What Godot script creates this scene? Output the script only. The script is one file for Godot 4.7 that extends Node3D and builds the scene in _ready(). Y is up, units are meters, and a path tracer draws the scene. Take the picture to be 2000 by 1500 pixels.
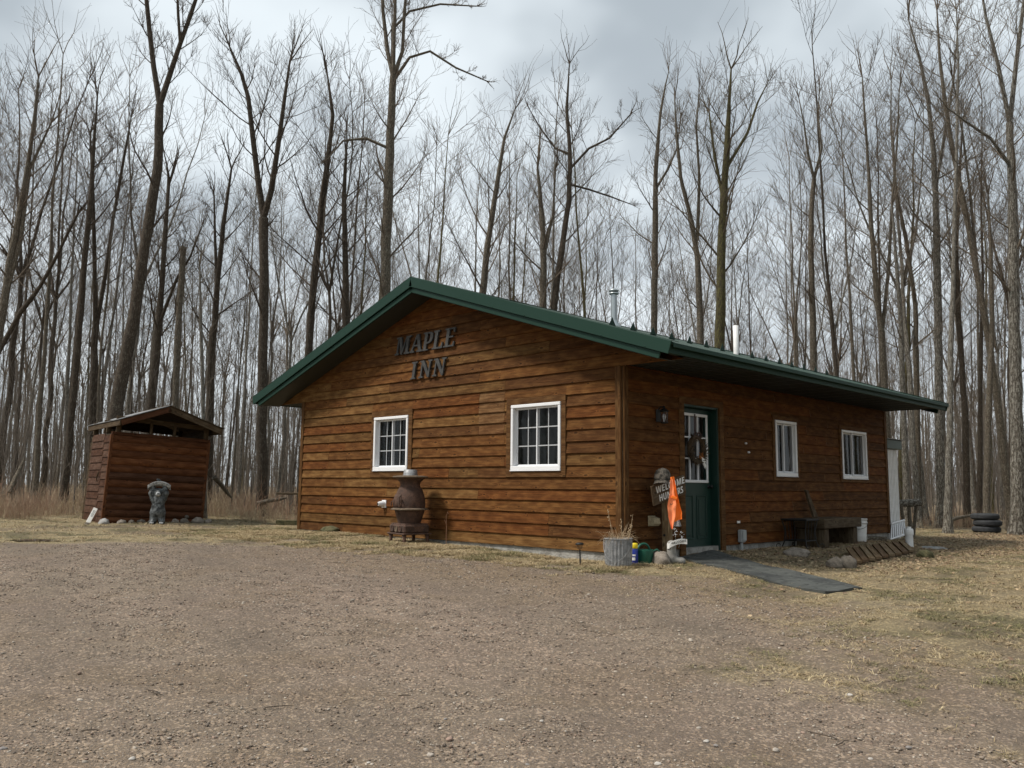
extends Node3D

# ---------------------------------------------------------------- mesh builder
class MB:
	var v := PackedVector3Array()
	var n := PackedVector3Array()
	var uv := PackedVector2Array()
	var c := PackedColorArray()
	var ix := PackedInt32Array()

	func quad(a: Vector3, b: Vector3, d: Vector3, e: Vector3, ua := Vector2(0, 0), ub := Vector2(1, 0), ud := Vector2(1, 1), ue := Vector2(0, 1)) -> void:
		# a b d e counter-clockwise as seen from outside
		var nn := (b - a).cross(d - a)
		if nn.length_squared() < 1e-14:
			nn = (d - a).cross(e - a)
		nn = nn.normalized()
		var k := v.size()
		v.append_array(PackedVector3Array([a, b, d, e]))
		n.append_array(PackedVector3Array([nn, nn, nn, nn]))
		uv.append_array(PackedVector2Array([ua, ub, ud, ue]))
		ix.append_array(PackedInt32Array([k, k + 2, k + 1, k, k + 3, k + 2]))

	func tri(a: Vector3, b: Vector3, d: Vector3) -> void:
		var nn := (b - a).cross(d - a).normalized()
		var k := v.size()
		v.append_array(PackedVector3Array([a, b, d]))
		n.append_array(PackedVector3Array([nn, nn, nn]))
		uv.append_array(PackedVector2Array([Vector2(a.x, a.y), Vector2(b.x, b.y), Vector2(d.x, d.y)]))
		ix.append_array(PackedInt32Array([k, k + 2, k + 1]))

	func box(ctr: Vector3, s: Vector3, b := Basis(), uo := Vector2.ZERO) -> void:
		var h := s * 0.5
		var P := []
		for i in 8:
			P.append(ctr + b * Vector3(h.x if i & 1 else -h.x, h.y if i & 2 else -h.y, h.z if i & 4 else -h.z))
		var q := func(i, j, k, l, w, t):
			quad(P[i], P[j], P[k], P[l], uo, uo + Vector2(w, 0), uo + Vector2(w, t), uo + Vector2(0, t))
		q.call(4, 5, 7, 6, s.x, s.y)
		q.call(1, 0, 2, 3, s.x, s.y)
		q.call(5, 1, 3, 7, s.z, s.y)
		q.call(0, 4, 6, 2, s.z, s.y)
		q.call(6, 7, 3, 2, s.x, s.z)
		q.call(0, 1, 5, 4, s.x, s.z)

	func cbox(ctr: Vector3, s: Vector3, ch: float, b := Basis(), uo := Vector2.ZERO) -> void:
		# chamfered box
		var h := s * 0.5
		var axes := [Vector3(1, 0, 0), Vector3(0, 1, 0), Vector3(0, 0, 1)]
		var pt := func(sg: Vector3, ax: int) -> Vector3:
			var p := Vector3(sg.x * (h.x - ch), sg.y * (h.y - ch), sg.z * (h.z - ch))
			p[ax] = sg[ax] * h[ax]
			return ctr + b * p
		for ax in 3:
			var a1 := (ax + 1) % 3
			var a2 := (ax + 2) % 3
			for sg in [-1.0, 1.0]:
				var cs := []
				for t in [[-1.0, -1.0], [1.0, -1.0], [1.0, 1.0], [-1.0, 1.0]]:
					var g := Vector3.ZERO
					g[ax] = sg
					g[a1] = t[0]
					g[a2] = t[1]
					cs.append(pt.call(g, ax))
				var uu := func(i: int) -> Vector2:
					var d: Vector3 = (b.inverse() * (cs[i] - ctr))
					if ax == 2:
						return uo + Vector2(d.x, d.y)
					if ax == 1:
						return uo + Vector2(d.x, d.z)
					return uo + Vector2(d.z, d.y)
				if sg > 0:
					quad(cs[0], cs[1], cs[2], cs[3], uu.call(0), uu.call(1), uu.call(2), uu.call(3))
				else:
					quad(cs[3], cs[2], cs[1], cs[0], uu.call(3), uu.call(2), uu.call(1), uu.call(0))
		for ax in 3:
			var a1 := (ax + 1) % 3
			var a2 := (ax + 2) % 3
			for s1 in [-1.0, 1.0]:
				for s2 in [-1.0, 1.0]:
					var g0 := Vector3.ZERO
					g0[ax] = -1.0
					g0[a1] = s1
					g0[a2] = s2
					var g1 := g0
					g1[ax] = 1.0
					var A: Vector3 = pt.call(g0, a1)
					var B: Vector3 = pt.call(g1, a1)
					var C: Vector3 = pt.call(g1, a2)
					var D: Vector3 = pt.call(g0, a2)
					var L := s[ax]
					if s1 * s2 > 0:
						quad(A, D, C, B, uo, uo + Vector2(0, ch), uo + Vector2(L, ch), uo + Vector2(L, 0))
					else:
						quad(A, B, C, D, uo, uo + Vector2(L, 0), uo + Vector2(L, ch), uo + Vector2(0, ch))
		for sx in [-1.0, 1.0]:
			for sy in [-1.0, 1.0]:
				for sz in [-1.0, 1.0]:
					var g := Vector3(sx, sy, sz)
					var A: Vector3 = pt.call(g, 0)
					var B: Vector3 = pt.call(g, 1)
					var C: Vector3 = pt.call(g, 2)
					if sx * sy * sz > 0:
						tri(A, B, C)
					else:
						tri(A, C, B)

	func tube(p: PackedVector3Array, r: PackedFloat32Array, sides: int, cap := true, ulen := 1.0, uk := 1.0) -> void:
		var m := p.size()
		var k0 := v.size()
		var t0 := (p[1] - p[0]).normalized()
		var u := t0.cross(Vector3(0.31, 0.2, 0.93))
		if u.length_squared() < 1e-4:
			u = t0.cross(Vector3.RIGHT)
		u = u.normalized()
		var L := 0.0
		for i in m:
			var t: Vector3
			if i == 0:
				t = t0
			elif i == m - 1:
				t = (p[i] - p[i - 1]).normalized()
			else:
				t = (p[i + 1] - p[i - 1]).normalized()
			u = (u - t * u.dot(t)).normalized()
			var w := t.cross(u)
			if i > 0:
				L += p[i].distance_to(p[i - 1])
			for s in sides + 1:
				var a := TAU * s / sides
				var d := u * cos(a) + w * sin(a)
				v.append(p[i] + d * r[i])
				n.append(d)
				uv.append(Vector2(uk * s / sides, L / ulen))
		for i in m - 1:
			for s in sides:
				var a := k0 + i * (sides + 1) + s
				var b := a + sides + 1
				ix.append_array(PackedInt32Array([a, b, a + 1, a + 1, b, b + 1]))
		if cap:
			for e in [0, m - 1]:
				var k := v.size()
				var nn: Vector3 = (p[0] - p[1]).normalized() if e == 0 else (p[m - 1] - p[m - 2]).normalized()
				v.append(p[e])
				n.append(nn)
				uv.append(Vector2.ZERO)
				for s in sides + 1:
					var q: Vector3 = v[k0 + e * (sides + 1) + s]
					v.append(q)
					n.append(nn)
					uv.append(Vector2((q - p[e]).x, (q - p[e]).z))
				for s in sides:
					if e == 0:
						ix.append_array(PackedInt32Array([k, k + 1 + s, k + 2 + s]))
					else:
						ix.append_array(PackedInt32Array([k, k + 2 + s, k + 1 + s]))

	func lathe(prof: Array, seg: int, xf := Transform3D(), a0 := 0.0, a1 := TAU) -> void:
		# prof: Vector2(radius, height) from bottom to top; hard edge where a point is doubled
		var m := prof.size()
		for i in m - 1:
			var p0: Vector2 = prof[i]
			var p1: Vector2 = prof[i + 1]
			if p0.distance_to(p1) < 1e-6:
				continue
			var nn := func(j: int) -> Vector2:
				var acc := Vector2.ZERO
				for q in [j - 1, j]:
					if q >= 0 and q < m - 1:
						var d: Vector2 = prof[q + 1] - prof[q]
						if d.length() > 1e-6:
							acc += Vector2(d.y, -d.x).normalized()
				var own := Vector2((p1 - p0).y, -(p1 - p0).x).normalized()
				if acc.length() < 1e-4 or acc.normalized().dot(own) < 0.75:
					return own
				return acc.normalized()
			var n0: Vector2 = nn.call(i)
			var n1: Vector2 = nn.call(i + 1)
			var k := v.size()
			for s in seg + 1:
				var a := lerpf(a0, a1, float(s) / seg)
				var ca := cos(a)
				var sa := sin(a)
				v.append(xf * Vector3(p0.x * ca, p0.y, p0.x * sa))
				v.append(xf * Vector3(p1.x * ca, p1.y, p1.x * sa))
				n.append((xf.basis * Vector3(n0.x * ca, n0.y, n0.x * sa)).normalized())
				n.append((xf.basis * Vector3(n1.x * ca, n1.y, n1.x * sa)).normalized())
				uv.append(Vector2(float(s) / seg, p0.y))
				uv.append(Vector2(float(s) / seg, p1.y))
			for s in seg:
				var q := k + s * 2
				ix.append_array(PackedInt32Array([q, q + 2, q + 1, q + 1, q + 2, q + 3]))

	func prism(poly: PackedVector2Array, depth: float, xf := Transform3D(), uo := Vector2.ZERO) -> void:
		# polygon in xy, counter-clockwise, front face at z = depth
		var ids := Geometry2D.triangulate_polygon(poly)
		var k := v.size()
		var zf := (xf.basis * Vector3(0, 0, 1)).normalized()
		for q in poly:
			v.append(xf * Vector3(q.x, q.y, depth))
			n.append(zf)
			uv.append(uo + q)
		for q in poly:
			v.append(xf * Vector3(q.x, q.y, 0))
			n.append(-zf)
			uv.append(uo + q)
		var m := poly.size()
		for i in range(0, ids.size(), 3):
			var a := ids[i]
			var b := ids[i + 1]
			var d := ids[i + 2]
			if (poly[b] - poly[a]).cross(poly[d] - poly[a]) < 0:
				var t := b
				b = d
				d = t
			ix.append_array(PackedInt32Array([k + a, k + d, k + b, k + m + a, k + m + b, k + m + d]))
		for i in m:
			var a := poly[i]
			var b := poly[(i + 1) % m]
			quad(xf * Vector3(a.x, a.y, 0), xf * Vector3(b.x, b.y, 0), xf * Vector3(b.x, b.y, depth), xf * Vector3(a.x, a.y, depth), uo + Vector2(a.x, a.y), uo + Vector2(b.x, b.y), uo + Vector2(b.x, b.y + depth), uo + Vector2(a.x, a.y + depth))

	func smooth() -> void:
		var acc := PackedVector3Array()
		acc.resize(v.size())
		for i in range(0, ix.size(), 3):
			var a := ix[i]
			var b := ix[i + 1]
			var d := ix[i + 2]
			var nn := (v[d] - v[a]).cross(v[b] - v[a])
			acc[a] += nn
			acc[b] += nn
			acc[d] += nn
		n.resize(v.size())
		for i in v.size():
			n[i] = acc[i].normalized()

	func mesh() -> ArrayMesh:
		var arr := []
		arr.resize(Mesh.ARRAY_MAX)
		arr[Mesh.ARRAY_VERTEX] = v
		arr[Mesh.ARRAY_NORMAL] = n
		if uv.size() == v.size():
			arr[Mesh.ARRAY_TEX_UV] = uv
		if c.size() == v.size():
			arr[Mesh.ARRAY_COLOR] = c
		arr[Mesh.ARRAY_INDEX] = ix
		var m := ArrayMesh.new()
		m.add_surface_from_arrays(Mesh.PRIMITIVE_TRIANGLES, arr)
		return m

# ---------------------------------------------------------------- naming and adding
var used := {}
var M := {}
var rng := RandomNumberGenerator.new()

func numbered(called: String) -> String:
	var k: int = used.get(called, 0)
	used[called] = k + 1
	return called if k == 0 else "%s_%03d" % [called, k]

func thing(called: String, label: String, category: String, at := Vector3.ZERO, turn := 0.0, group := "") -> Node3D:
	var o := Node3D.new()
	o.name = numbered(called)
	add_child(o)
	o.position = at
	o.rotation.y = turn
	tag(o, label, category, group)
	return o

func tag(o: Node3D, label: String, category: String, group := "") -> void:
	o.set_meta("label", label)
	o.set_meta("category", category)
	if group:
		o.set_meta("group", group)

func part(called: String, mb: MB, mat: Material, parent: Node3D) -> MeshInstance3D:
	return part_mesh(called, mb.mesh(), mat, parent)

func part_mesh(called: String, mesh: Mesh, mat: Material, parent: Node3D) -> MeshInstance3D:
	var o := MeshInstance3D.new()
	o.name = numbered(called) if parent == self else called
	o.mesh = mesh
	o.material_override = mat
	parent.add_child(o, true)
	return o

func holder(called: String, parent: Node3D) -> Node3D:
	var o := Node3D.new()
	o.name = called
	parent.add_child(o, true)
	return o

func struct(called: String, mb: MB, mat: Material) -> MeshInstance3D:
	var o := part(called, mb, mat, self)
	o.set_meta("kind", "structure")
	return o

func copy(o: Node3D, called: String, at: Vector3, turn: float) -> Node3D:
	var r: Node3D = o.duplicate()
	r.name = numbered(called)
	add_child(r)
	r.position = at
	r.rotation.y = turn
	return r

# ---------------------------------------------------------------- camera and pixels
const F := 1651.58
const CAM := Vector3(6.33228, 0.7855, 8.3673)
const EUL := Vector3(0.121405, 0.778183, 0.009436)
var CB := Basis.from_euler(EUL)

func dirpx(x: float, y: float) -> Vector3:
	return CB * Vector3((x - 1000.0) / F, -(y - 750.0) / F, -1.0)

func pd(x: float, y: float, d: float) -> Vector3:
	return CAM + dirpx(x, y) * d

func pz(x: float, y: float, z: float) -> Vector3:
	var d := dirpx(x, y)
	return CAM + d * ((z - CAM.z) / d.z)

func pxx(x: float, y: float, xx: float) -> Vector3:
	var d := dirpx(x, y)
	return CAM + d * ((xx - CAM.x) / d.x)

func pg(x: float, y: float) -> Vector3:
	var d := dirpx(x, y)
	var t := 1.0
	while t < 200.0:
		var p := CAM + d * t
		if p.y < ground_y(p.x, p.z):
			break
		t += 0.05
	return on_ground(CAM + d * (t - 0.025))

func on_ground(p: Vector3) -> Vector3:
	return Vector3(p.x, ground_y(p.x, p.z), p.z)

# ---------------------------------------------------------------- terrain
var gn := FastNoiseLite.new()
var gn2 := FastNoiseLite.new()

func ground_base(x: float, z: float) -> float:
	var u := 0.6 * x + 0.8 * z
	var w := 0.8 * x - 0.6 * z
	var y := -0.12
	if u > 0.6:
		y -= 0.036 * minf(u - 0.6, 16.0)
	w = clampf(w, -12.0, 12.0)
	y += -0.016 * w if w < 0.0 else -0.008 * w
	y += 0.05 * exp(-((x + 4.2) * (x + 4.2) / 5.0 + (z - 0.5) * (z - 0.5) / 1.2))
	y += 0.06 * exp(-((x - 0.5) * (x - 0.5) / 1.5 + (z + 5.5) * (z + 5.5) / 8.0))
	y += 0.06 * exp(-((x - 0.25) * (x - 0.25) / 0.3 + (z + 1.8) * (z + 1.8) / 0.35))
	y += 0.07 * exp(-((x - 0.55) * (x - 0.55) / 0.15 + (z + 3.0) * (z + 3.0) / 0.22))
	return y

func ground_y(x: float, z: float) -> float:
	var y := ground_base(x, z)
	var away := clampf((Vector2(x + 3.6, z + 4.2).length() - 12.0) / 10.0, 0.0, 1.0)
	y += gn.get_noise_2d(x * 2.2, z * 2.2) * (0.022 + 0.14 * away)
	return y

# edge of the gravel, world x z, from the far left round to the near right
var gravel_edge := PackedVector2Array([Vector2(-12, 14), Vector2(-7.4, 7.5), Vector2(-6.0, 5.1), Vector2(-5.8, 3.25), Vector2(-5.1, 1.45), Vector2(-3.0, 1.23), Vector2(-1.8, 1.03), Vector2(-0.04, 0.9), Vector2(0.8, 0.7), Vector2(1.1, 0.4), Vector2(1.8, 0.75), Vector2(2.7, 1.1), Vector2(3.3, 1.2), Vector2(4.2, 2.2), Vector2(5.0, 3.3), Vector2(5.9, 4.1), Vector2(7.5, 4.6), Vector2(12, 5.5), Vector2(40, 9), Vector2(40, 40), Vector2(-12, 40)])

func grassy(x: float, z: float) -> float:
	# 0 on the gravel, 1 on the grass, broken up at the edge
	var p := Vector2(x, z)
	var best := 1e9
	var m := gravel_edge.size()
	for i in m - 3:
		var q := Geometry2D.get_closest_point_to_segment(p, gravel_edge[i], gravel_edge[i + 1])
		best = minf(best, p.distance_squared_to(q))
	var d := sqrt(best)
	if Geometry2D.is_point_in_polygon(p, gravel_edge):
		d = -d
	var nz := gn2.get_noise_2d(x * 3.0, z * 3.0) * 0.75 + gn2.get_noise_2d(x * 14.0 + 50.0, z * 14.0) * 0.4
	var right := clampf((x - 1.0) / 3.0, 0.0, 1.0)
	return smoothstep(-0.75 - right * 0.6, 0.45 + right * 0.4, d + nz * (1.15 + right * 0.6))

func build_ground() -> void:
	var xs := PackedFloat32Array()
	var zs := PackedFloat32Array()
	var fill := func(lo: float, hi: float, step: float, far_lo: float, far_hi: float) -> PackedFloat32Array:
		var r := []
		var q := lo
		while q <= hi:
			r.append(q)
			q += step
		var s := step
		q = lo
		while q > far_lo:
			s *= 1.16
			q -= s
			r.push_front(q)
		s = step
		q = hi
		while q < far_hi:
			s *= 1.16
			q += s
			r.append(q)
		return PackedFloat32Array(r)
	xs = fill.call(-8.5, 8.0, 0.075, -260.0, 260.0)
	zs = fill.call(-6.0, 8.5, 0.075, -260.0, 260.0)
	var mb := MB.new()
	var W := xs.size()
	var Hh := zs.size()
	mb.v.resize(W * Hh)
	mb.uv.resize(W * Hh)
	mb.c.resize(W * Hh)
	var grav := Color(0.325, 0.252, 0.18)
	var grav2 := Color(0.355, 0.262, 0.194)
	var straw := Color(0.43, 0.34, 0.185)
	var moss := Color(0.20, 0.165, 0.08)
	var soil := Color(0.20, 0.145, 0.095)
	var leaf := Color(0.26, 0.185, 0.11)
	for j in Hh:
		for i in W:
			var x := xs[i]
			var z := zs[j]
			var k := j * W + i
			mb.v[k] = Vector3(x, ground_y(x, z) + gn2.get_noise_2d(x * 30.0, z * 30.0) * 0.010, z)
			mb.uv[k] = Vector2(x, z)
			var g := grassy(x, z) if absf(x) < 30.0 and absf(z) < 40.0 else 1.0
			var n1 := gn2.get_noise_2d(x * 6.0 + 300.0, z * 6.0) * 0.5 + 0.5
			var n2 := gn2.get_noise_2d(x * 2.0 - 90.0, z * 2.0 + 40.0) * 0.5 + 0.5
			var n3 := gn2.get_noise_2d(x * 1.1 + z * 0.5 + 20.0, (z - x * 0.35) * 5.0) * 0.5 + 0.5
			var a := grav.lerp(grav2, n2) * (0.64 + 0.30 * n1 + 0.42 * n3)
			a = a.lerp(soil * 1.35, smoothstep(0.58, 0.78, n1) * 0.6)
			var byw := smoothstep(2.6, 0.6, absf(z - 1.0)) * smoothstep(-6.5, -3.0, x)
			a = a.lerp(Color(0.33, 0.235, 0.14), byw * smoothstep(0.42, 0.62, n2) * 0.7)
			var b := straw.lerp(moss, smoothstep(0.5, 0.72, n1)).lerp(soil, smoothstep(0.58, 0.8, n2) * 0.7)
			var woods := 0.9 * clampf((Vector2(x + 3.6, z + 4.2).length() - 11.0) / 5.0, 0.0, 1.0)
			b = b.lerp(Color(0.33, 0.25, 0.16) * (0.7 + 0.6 * n1), woods)
			if x > -0.1 and z < 0.2:
				b = b.lerp(leaf * (0.8 + 0.5 * n1), 0.35)
			mb.c[k] = a.lerp(b, g)
	for j in Hh - 1:
		for i in W - 1:
			var a := j * W + i
			mb.ix.append_array(PackedInt32Array([a, a + 1, a + W, a + 1, a + W + 1, a + W]))
	mb.smooth()
	struct("ground", mb, M.ground)

# ---------------------------------------------------------------- materials
func lin(r: float, g: float, b: float) -> Color:
	return Color(r, g, b).linear_to_srgb()

func mat(col: Color, rough := 0.8, metal := 0.0) -> StandardMaterial3D:
	var m := StandardMaterial3D.new()
	m.albedo_color = col.linear_to_srgb()
	m.roughness = rough
	m.metallic = metal
	return m

func noise(sd: int, freq: float, oct := 4, type := FastNoiseLite.TYPE_SIMPLEX) -> FastNoiseLite:
	var f := FastNoiseLite.new()
	f.seed = sd
	f.frequency = freq
	f.noise_type = type
	f.fractal_octaves = oct
	f.fractal_type = FastNoiseLite.FRACTAL_FBM if oct > 1 else FastNoiseLite.FRACTAL_NONE
	return f

func tex_from(w: int, h: int, bytes: PackedByteArray) -> ImageTexture:
	var im := Image.create_from_data(w, h, false, Image.FORMAT_RGB8, bytes)
	im.generate_mipmaps()
	return ImageTexture.create_from_image(im)

func put3(b: PackedByteArray, k: int, c: Color) -> void:
	b[k] = int(clampf(c.r, 0, 1) * 255.0)
	b[k + 1] = int(clampf(c.g, 0, 1) * 255.0)
	b[k + 2] = int(clampf(c.b, 0, 1) * 255.0)

func wood_textures(sd: int, contrast: float, weather: float) -> Array:
	# stained boards: grain along u, knots, worn and flaked patches; white means the stain's own colour
	var w := 1024
	var h := 256
	var r := RandomNumberGenerator.new()
	r.seed = sd
	var g1 := noise(sd, 0.02, 3)
	var g2 := noise(sd + 1, 0.05, 2)
	var blot := noise(sd + 2, 0.012, 4)
	var flk := noise(sd + 4, 0.05, 3)
	var knots := []
	for i in 26:
		knots.append(Vector3(r.randf() * w, r.randf() * h, r.randf_range(2.5, 6.5)))
	var by := PackedByteArray()
	by.resize(w * h * 3)
	var hb := PackedByteArray()
	hb.resize(w * h)
	for y in h:
		var near := []
		for kn in knots:
			if absf(kn.y - y) < 34.0:
				near.append(kn)
		for x in w:
			var yy := float(y)
			var kn_dark := 0.0
			var kn_ring := 0.0
			for kn in near:
				var dx: float = (x - kn.x) * 0.55
				var dy: float = y - kn.y
				var d2 := dx * dx + dy * dy
				if d2 > 1400.0:
					continue
				var d := sqrt(d2)
				var rr: float = kn.z
				yy += signf(dy) * rr * 2.2 * exp(-d2 / (rr * rr * 9.0))
				if d < rr:
					kn_dark = maxf(kn_dark, 1.0 - d / rr * 0.5)
				elif d < rr * 1.9:
					kn_ring = maxf(kn_ring, 1.0 - (d - rr) / (rr * 0.9))
			var gr := g1.get_noise_2d(x * 0.06, yy * 7.0)
			var fine := g2.get_noise_2d(x * 0.16, yy * 9.0)
			var bl := blot.get_noise_2d(x * 0.7, y * 1.8)
			var tone := 0.80 + contrast * (0.34 * gr + 0.20 * fine) + 0.13 * bl
			tone *= 1.0 - 0.45 * kn_dark
			tone += 0.16 * kn_ring
			var wr := smoothstep(0.12, 0.5, bl + fine * 0.35) * weather
			var col := Color(tone, tone * (0.97 + 0.05 * bl), tone * (0.90 + 0.10 * bl))
			var fl := smoothstep(0.50, 0.62, flk.get_noise_2d(x * 0.5, y * 3.0) + bl * 0.35) * weather
			col = col.lerp(Color(0.98 + gr * 0.2, 0.98 + gr * 0.2, 0.90 + gr * 0.2), wr * 0.55)
			col = col.lerp(Color(1.0, 0.98, 0.94), fl * 0.8)
			put3(by, (y * w + x) * 3, col)
			hb[y * w + x] = int(clampf(0.5 + 0.45 * fine + 0.3 * gr - 0.3 * kn_dark, 0, 1) * 255.0)
	var him := Image.create_from_data(w, h, false, Image.FORMAT_L8, hb)
	him.convert(Image.FORMAT_RGBA8)
	him.bump_map_to_normal_map(2.5)
	return [tex_from(w, h, by), ImageTexture.create_from_image(him)]

func wood(tx: Array, col: Color, rough := 0.72, scale := Vector2(0.33, 1.6)) -> StandardMaterial3D:
	var m := mat(col, rough)
	m.albedo_texture = tx[0]
	m.normal_enabled = true
	m.normal_texture = tx[1]
	m.normal_scale = 0.5
	m.metallic_specular = 0.25
	m.uv1_scale = Vector3(scale.x, scale.y, 1)
	return m

func bark_texture(sd: int, dark: Color, light: Color, lichen: Color, amount: float) -> Array:
	var w := 256
	var h := 512
	var a := noise(sd, 0.035, 4).get_seamless_image(w, h)
	var b := noise(sd + 3, 0.028, 4).get_seamless_image(w, h)
	var f := noise(sd + 5, 0.08, 2).get_seamless_image(w, h)
	var by := PackedByteArray()
	by.resize(w * h * 3)
	var hb := PackedByteArray()
	hb.resize(w * h)
	for y in h:
		for x in w:
			var p := a.get_pixel((x * 2) % w, int(y * 0.5)).r
			var q := b.get_pixel(x, int(y * 0.5)).r
			var s := f.get_pixel((x * 3) % w, int(y * 0.6)).r
			var ridge := absf(p - 0.5) * 2.0
			var t := clampf(ridge * 1.1 + (s - 0.5) * 0.8, 0.0, 1.0)
			var col := dark.lerp(light, t)
			var li := smoothstep(1.0 - amount, 1.0 - amount + 0.22, q + (s - 0.5) * 0.9 + (p - 0.5) * 0.4)
			col = col.lerp(lichen, li * 0.85)
			put3(by, (y * w + x) * 3, col.linear_to_srgb())
			hb[y * w + x] = int(clampf(t, 0, 1) * 255.0)
	var him := Image.create_from_data(w, h, false, Image.FORMAT_L8, hb)
	him.convert(Image.FORMAT_RGBA8)
	him.bump_map_to_normal_map(5.0)
	return [tex_from(w, h, by), ImageTexture.create_from_image(him)]

func bark(sd: int, dark: Color, light: Color, lichen: Color, amount: float) -> StandardMaterial3D:
	var t := bark_texture(sd, dark, light, lichen, amount)
	var m := mat(Color(1, 1, 1), 0.95)
	m.albedo_texture = t[0]
	m.normal_enabled = true
	m.normal_texture = t[1]
	m.normal_scale = 1.0
	return m

func blotchy(sd: int, a: Color, b: Color, freq: float, rough: float, metal := 0.0, scale := 1.0, bump := 2.0, sharp := 0.0) -> StandardMaterial3D:
	# two-tone noise, laid on by position
	var w := 256
	var f := noise(sd, freq, 4).get_seamless_image(w, w)
	var g := noise(sd + 9, freq * 5.0, 3).get_seamless_image(w, w)
	var by := PackedByteArray()
	by.resize(w * w * 3)
	var hb := PackedByteArray()
	hb.resize(w * w)
	for y in w:
		for x in w:
			var t := f.get_pixel(x, y).r * 0.6 + g.get_pixel(x, y).r * 0.4
			t = lerpf(smoothstep(0.25, 0.75, t), smoothstep(0.46, 0.54, t), sharp)
			put3(by, (y * w + x) * 3, a.lerp(b, t).linear_to_srgb())
			hb[y * w + x] = int(clampf(g.get_pixel(x, y).r * 0.7 + t * 0.3, 0, 1) * 255.0)
	var m := mat(Color(1, 1, 1), rough, metal)
	m.albedo_texture = tex_from(w, w, by)
	m.uv1_triplanar = true
	m.uv1_scale = Vector3.ONE * scale
	if bump > 0.0:
		var him := Image.create_from_data(w, w, false, Image.FORMAT_L8, hb)
		him.convert(Image.FORMAT_RGBA8)
		him.bump_map_to_normal_map(bump)
		m.normal_enabled = true
		m.normal_texture = ImageTexture.create_from_image(him)
		m.normal_scale = 0.7
	return m

func gravel_material() -> StandardMaterial3D:
	var w := 1024
	var cell := func(sd: int, fr: float, ret: int) -> Image:
		var f := FastNoiseLite.new()
		f.seed = sd
		f.noise_type = FastNoiseLite.TYPE_CELLULAR
		f.frequency = fr
		f.cellular_jitter = 1.0
		f.cellular_return_type = ret
		f.fractal_type = FastNoiseLite.FRACTAL_NONE
		return f.get_seamless_image(w, w)
	var v1: Image = cell.call(3, 0.075, FastNoiseLite.RETURN_CELL_VALUE)
	var d1: Image = cell.call(3, 0.075, FastNoiseLite.RETURN_DISTANCE2_SUB)
	var v2: Image = cell.call(5, 0.16, FastNoiseLite.RETURN_CELL_VALUE)
	var d2: Image = cell.call(5, 0.16, FastNoiseLite.RETURN_DISTANCE2_SUB)
	var big := noise(8, 0.008, 4).get_seamless_image(w, w)
	var hue := noise(11, 0.06, 2).get_seamless_image(w, w)
	for im in [v1, d1, v2, d2, big, hue]:
		im.convert(Image.FORMAT_L8)
	var A := v1.get_data()
	var B := d1.get_data()
	var C := v2.get_data()
	var D := d2.get_data()
	var E := big.get_data()
	var G := hue.get_data()
	var by := PackedByteArray()
	by.resize(w * w * 3)
	var hb := PackedByteArray()
	hb.resize(w * w)
	for k in w * w:
		var cv := A[k] / 255.0
		var e1 := B[k] / 255.0
		var c2 := C[k] / 255.0
		var e2 := D[k] / 255.0
		var is_big := cv > 0.62
		var t: float
		var hgt: float
		if is_big:
			t = 0.50 + 0.55 * (cv - 0.62) / 0.38
			hgt = 0.45 + 0.55 * minf(1.0, e1 * 3.0)
			t *= 0.72 + 0.28 * minf(1.0, e1 * 5.0)
		else:
			t = 0.36 + 0.34 * c2
			hgt = 0.15 + 0.35 * minf(1.0, e2 * 3.0)
			t *= 0.70 + 0.30 * minf(1.0, e2 * 4.0)
		t *= 0.86 + 0.28 * E[k] / 255.0
		var hx := (G[k] / 255.0 - 0.5) * 0.22 + (c2 - 0.5) * 0.10
		by[k * 3] = int(pow(clampf(t * (1.0 + hx * 0.5), 0, 1), 0.4545) * 255.0)
		by[k * 3 + 1] = int(pow(clampf(t, 0, 1), 0.4545) * 255.0)
		by[k * 3 + 2] = int(pow(clampf(t * (1.0 - hx), 0, 1), 0.4545) * 255.0)
		hb[k] = int(clampf(hgt, 0, 1) * 255.0)
	var m := mat(Color(1, 1, 1), 0.95)
	m.vertex_color_use_as_albedo = true
	# texture holds linear multipliers around one half: lift to sRGB so that vertex colour times texture keeps its tone
	var im := Image.create_from_data(w, w, false, Image.FORMAT_RGB8, by)
	m.albedo_texture = ImageTexture.create_from_image(im)
	m.albedo_color = Color(1, 1, 1)
	var him := Image.create_from_data(w, w, false, Image.FORMAT_L8, hb)
	him.convert(Image.FORMAT_RGBA8)
	him.bump_map_to_normal_map(6.0)
	m.normal_enabled = true
	m.normal_texture = ImageTexture.create_from_image(him)
	m.normal_scale = 0.8
	m.uv1_scale = Vector3(0.9, 0.9, 1)
	return m

func plain_vc(rough := 0.9) -> StandardMaterial3D:
	var m := mat(Color(1, 1, 1), rough)
	m.vertex_color_use_as_albedo = true
	return m

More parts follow.
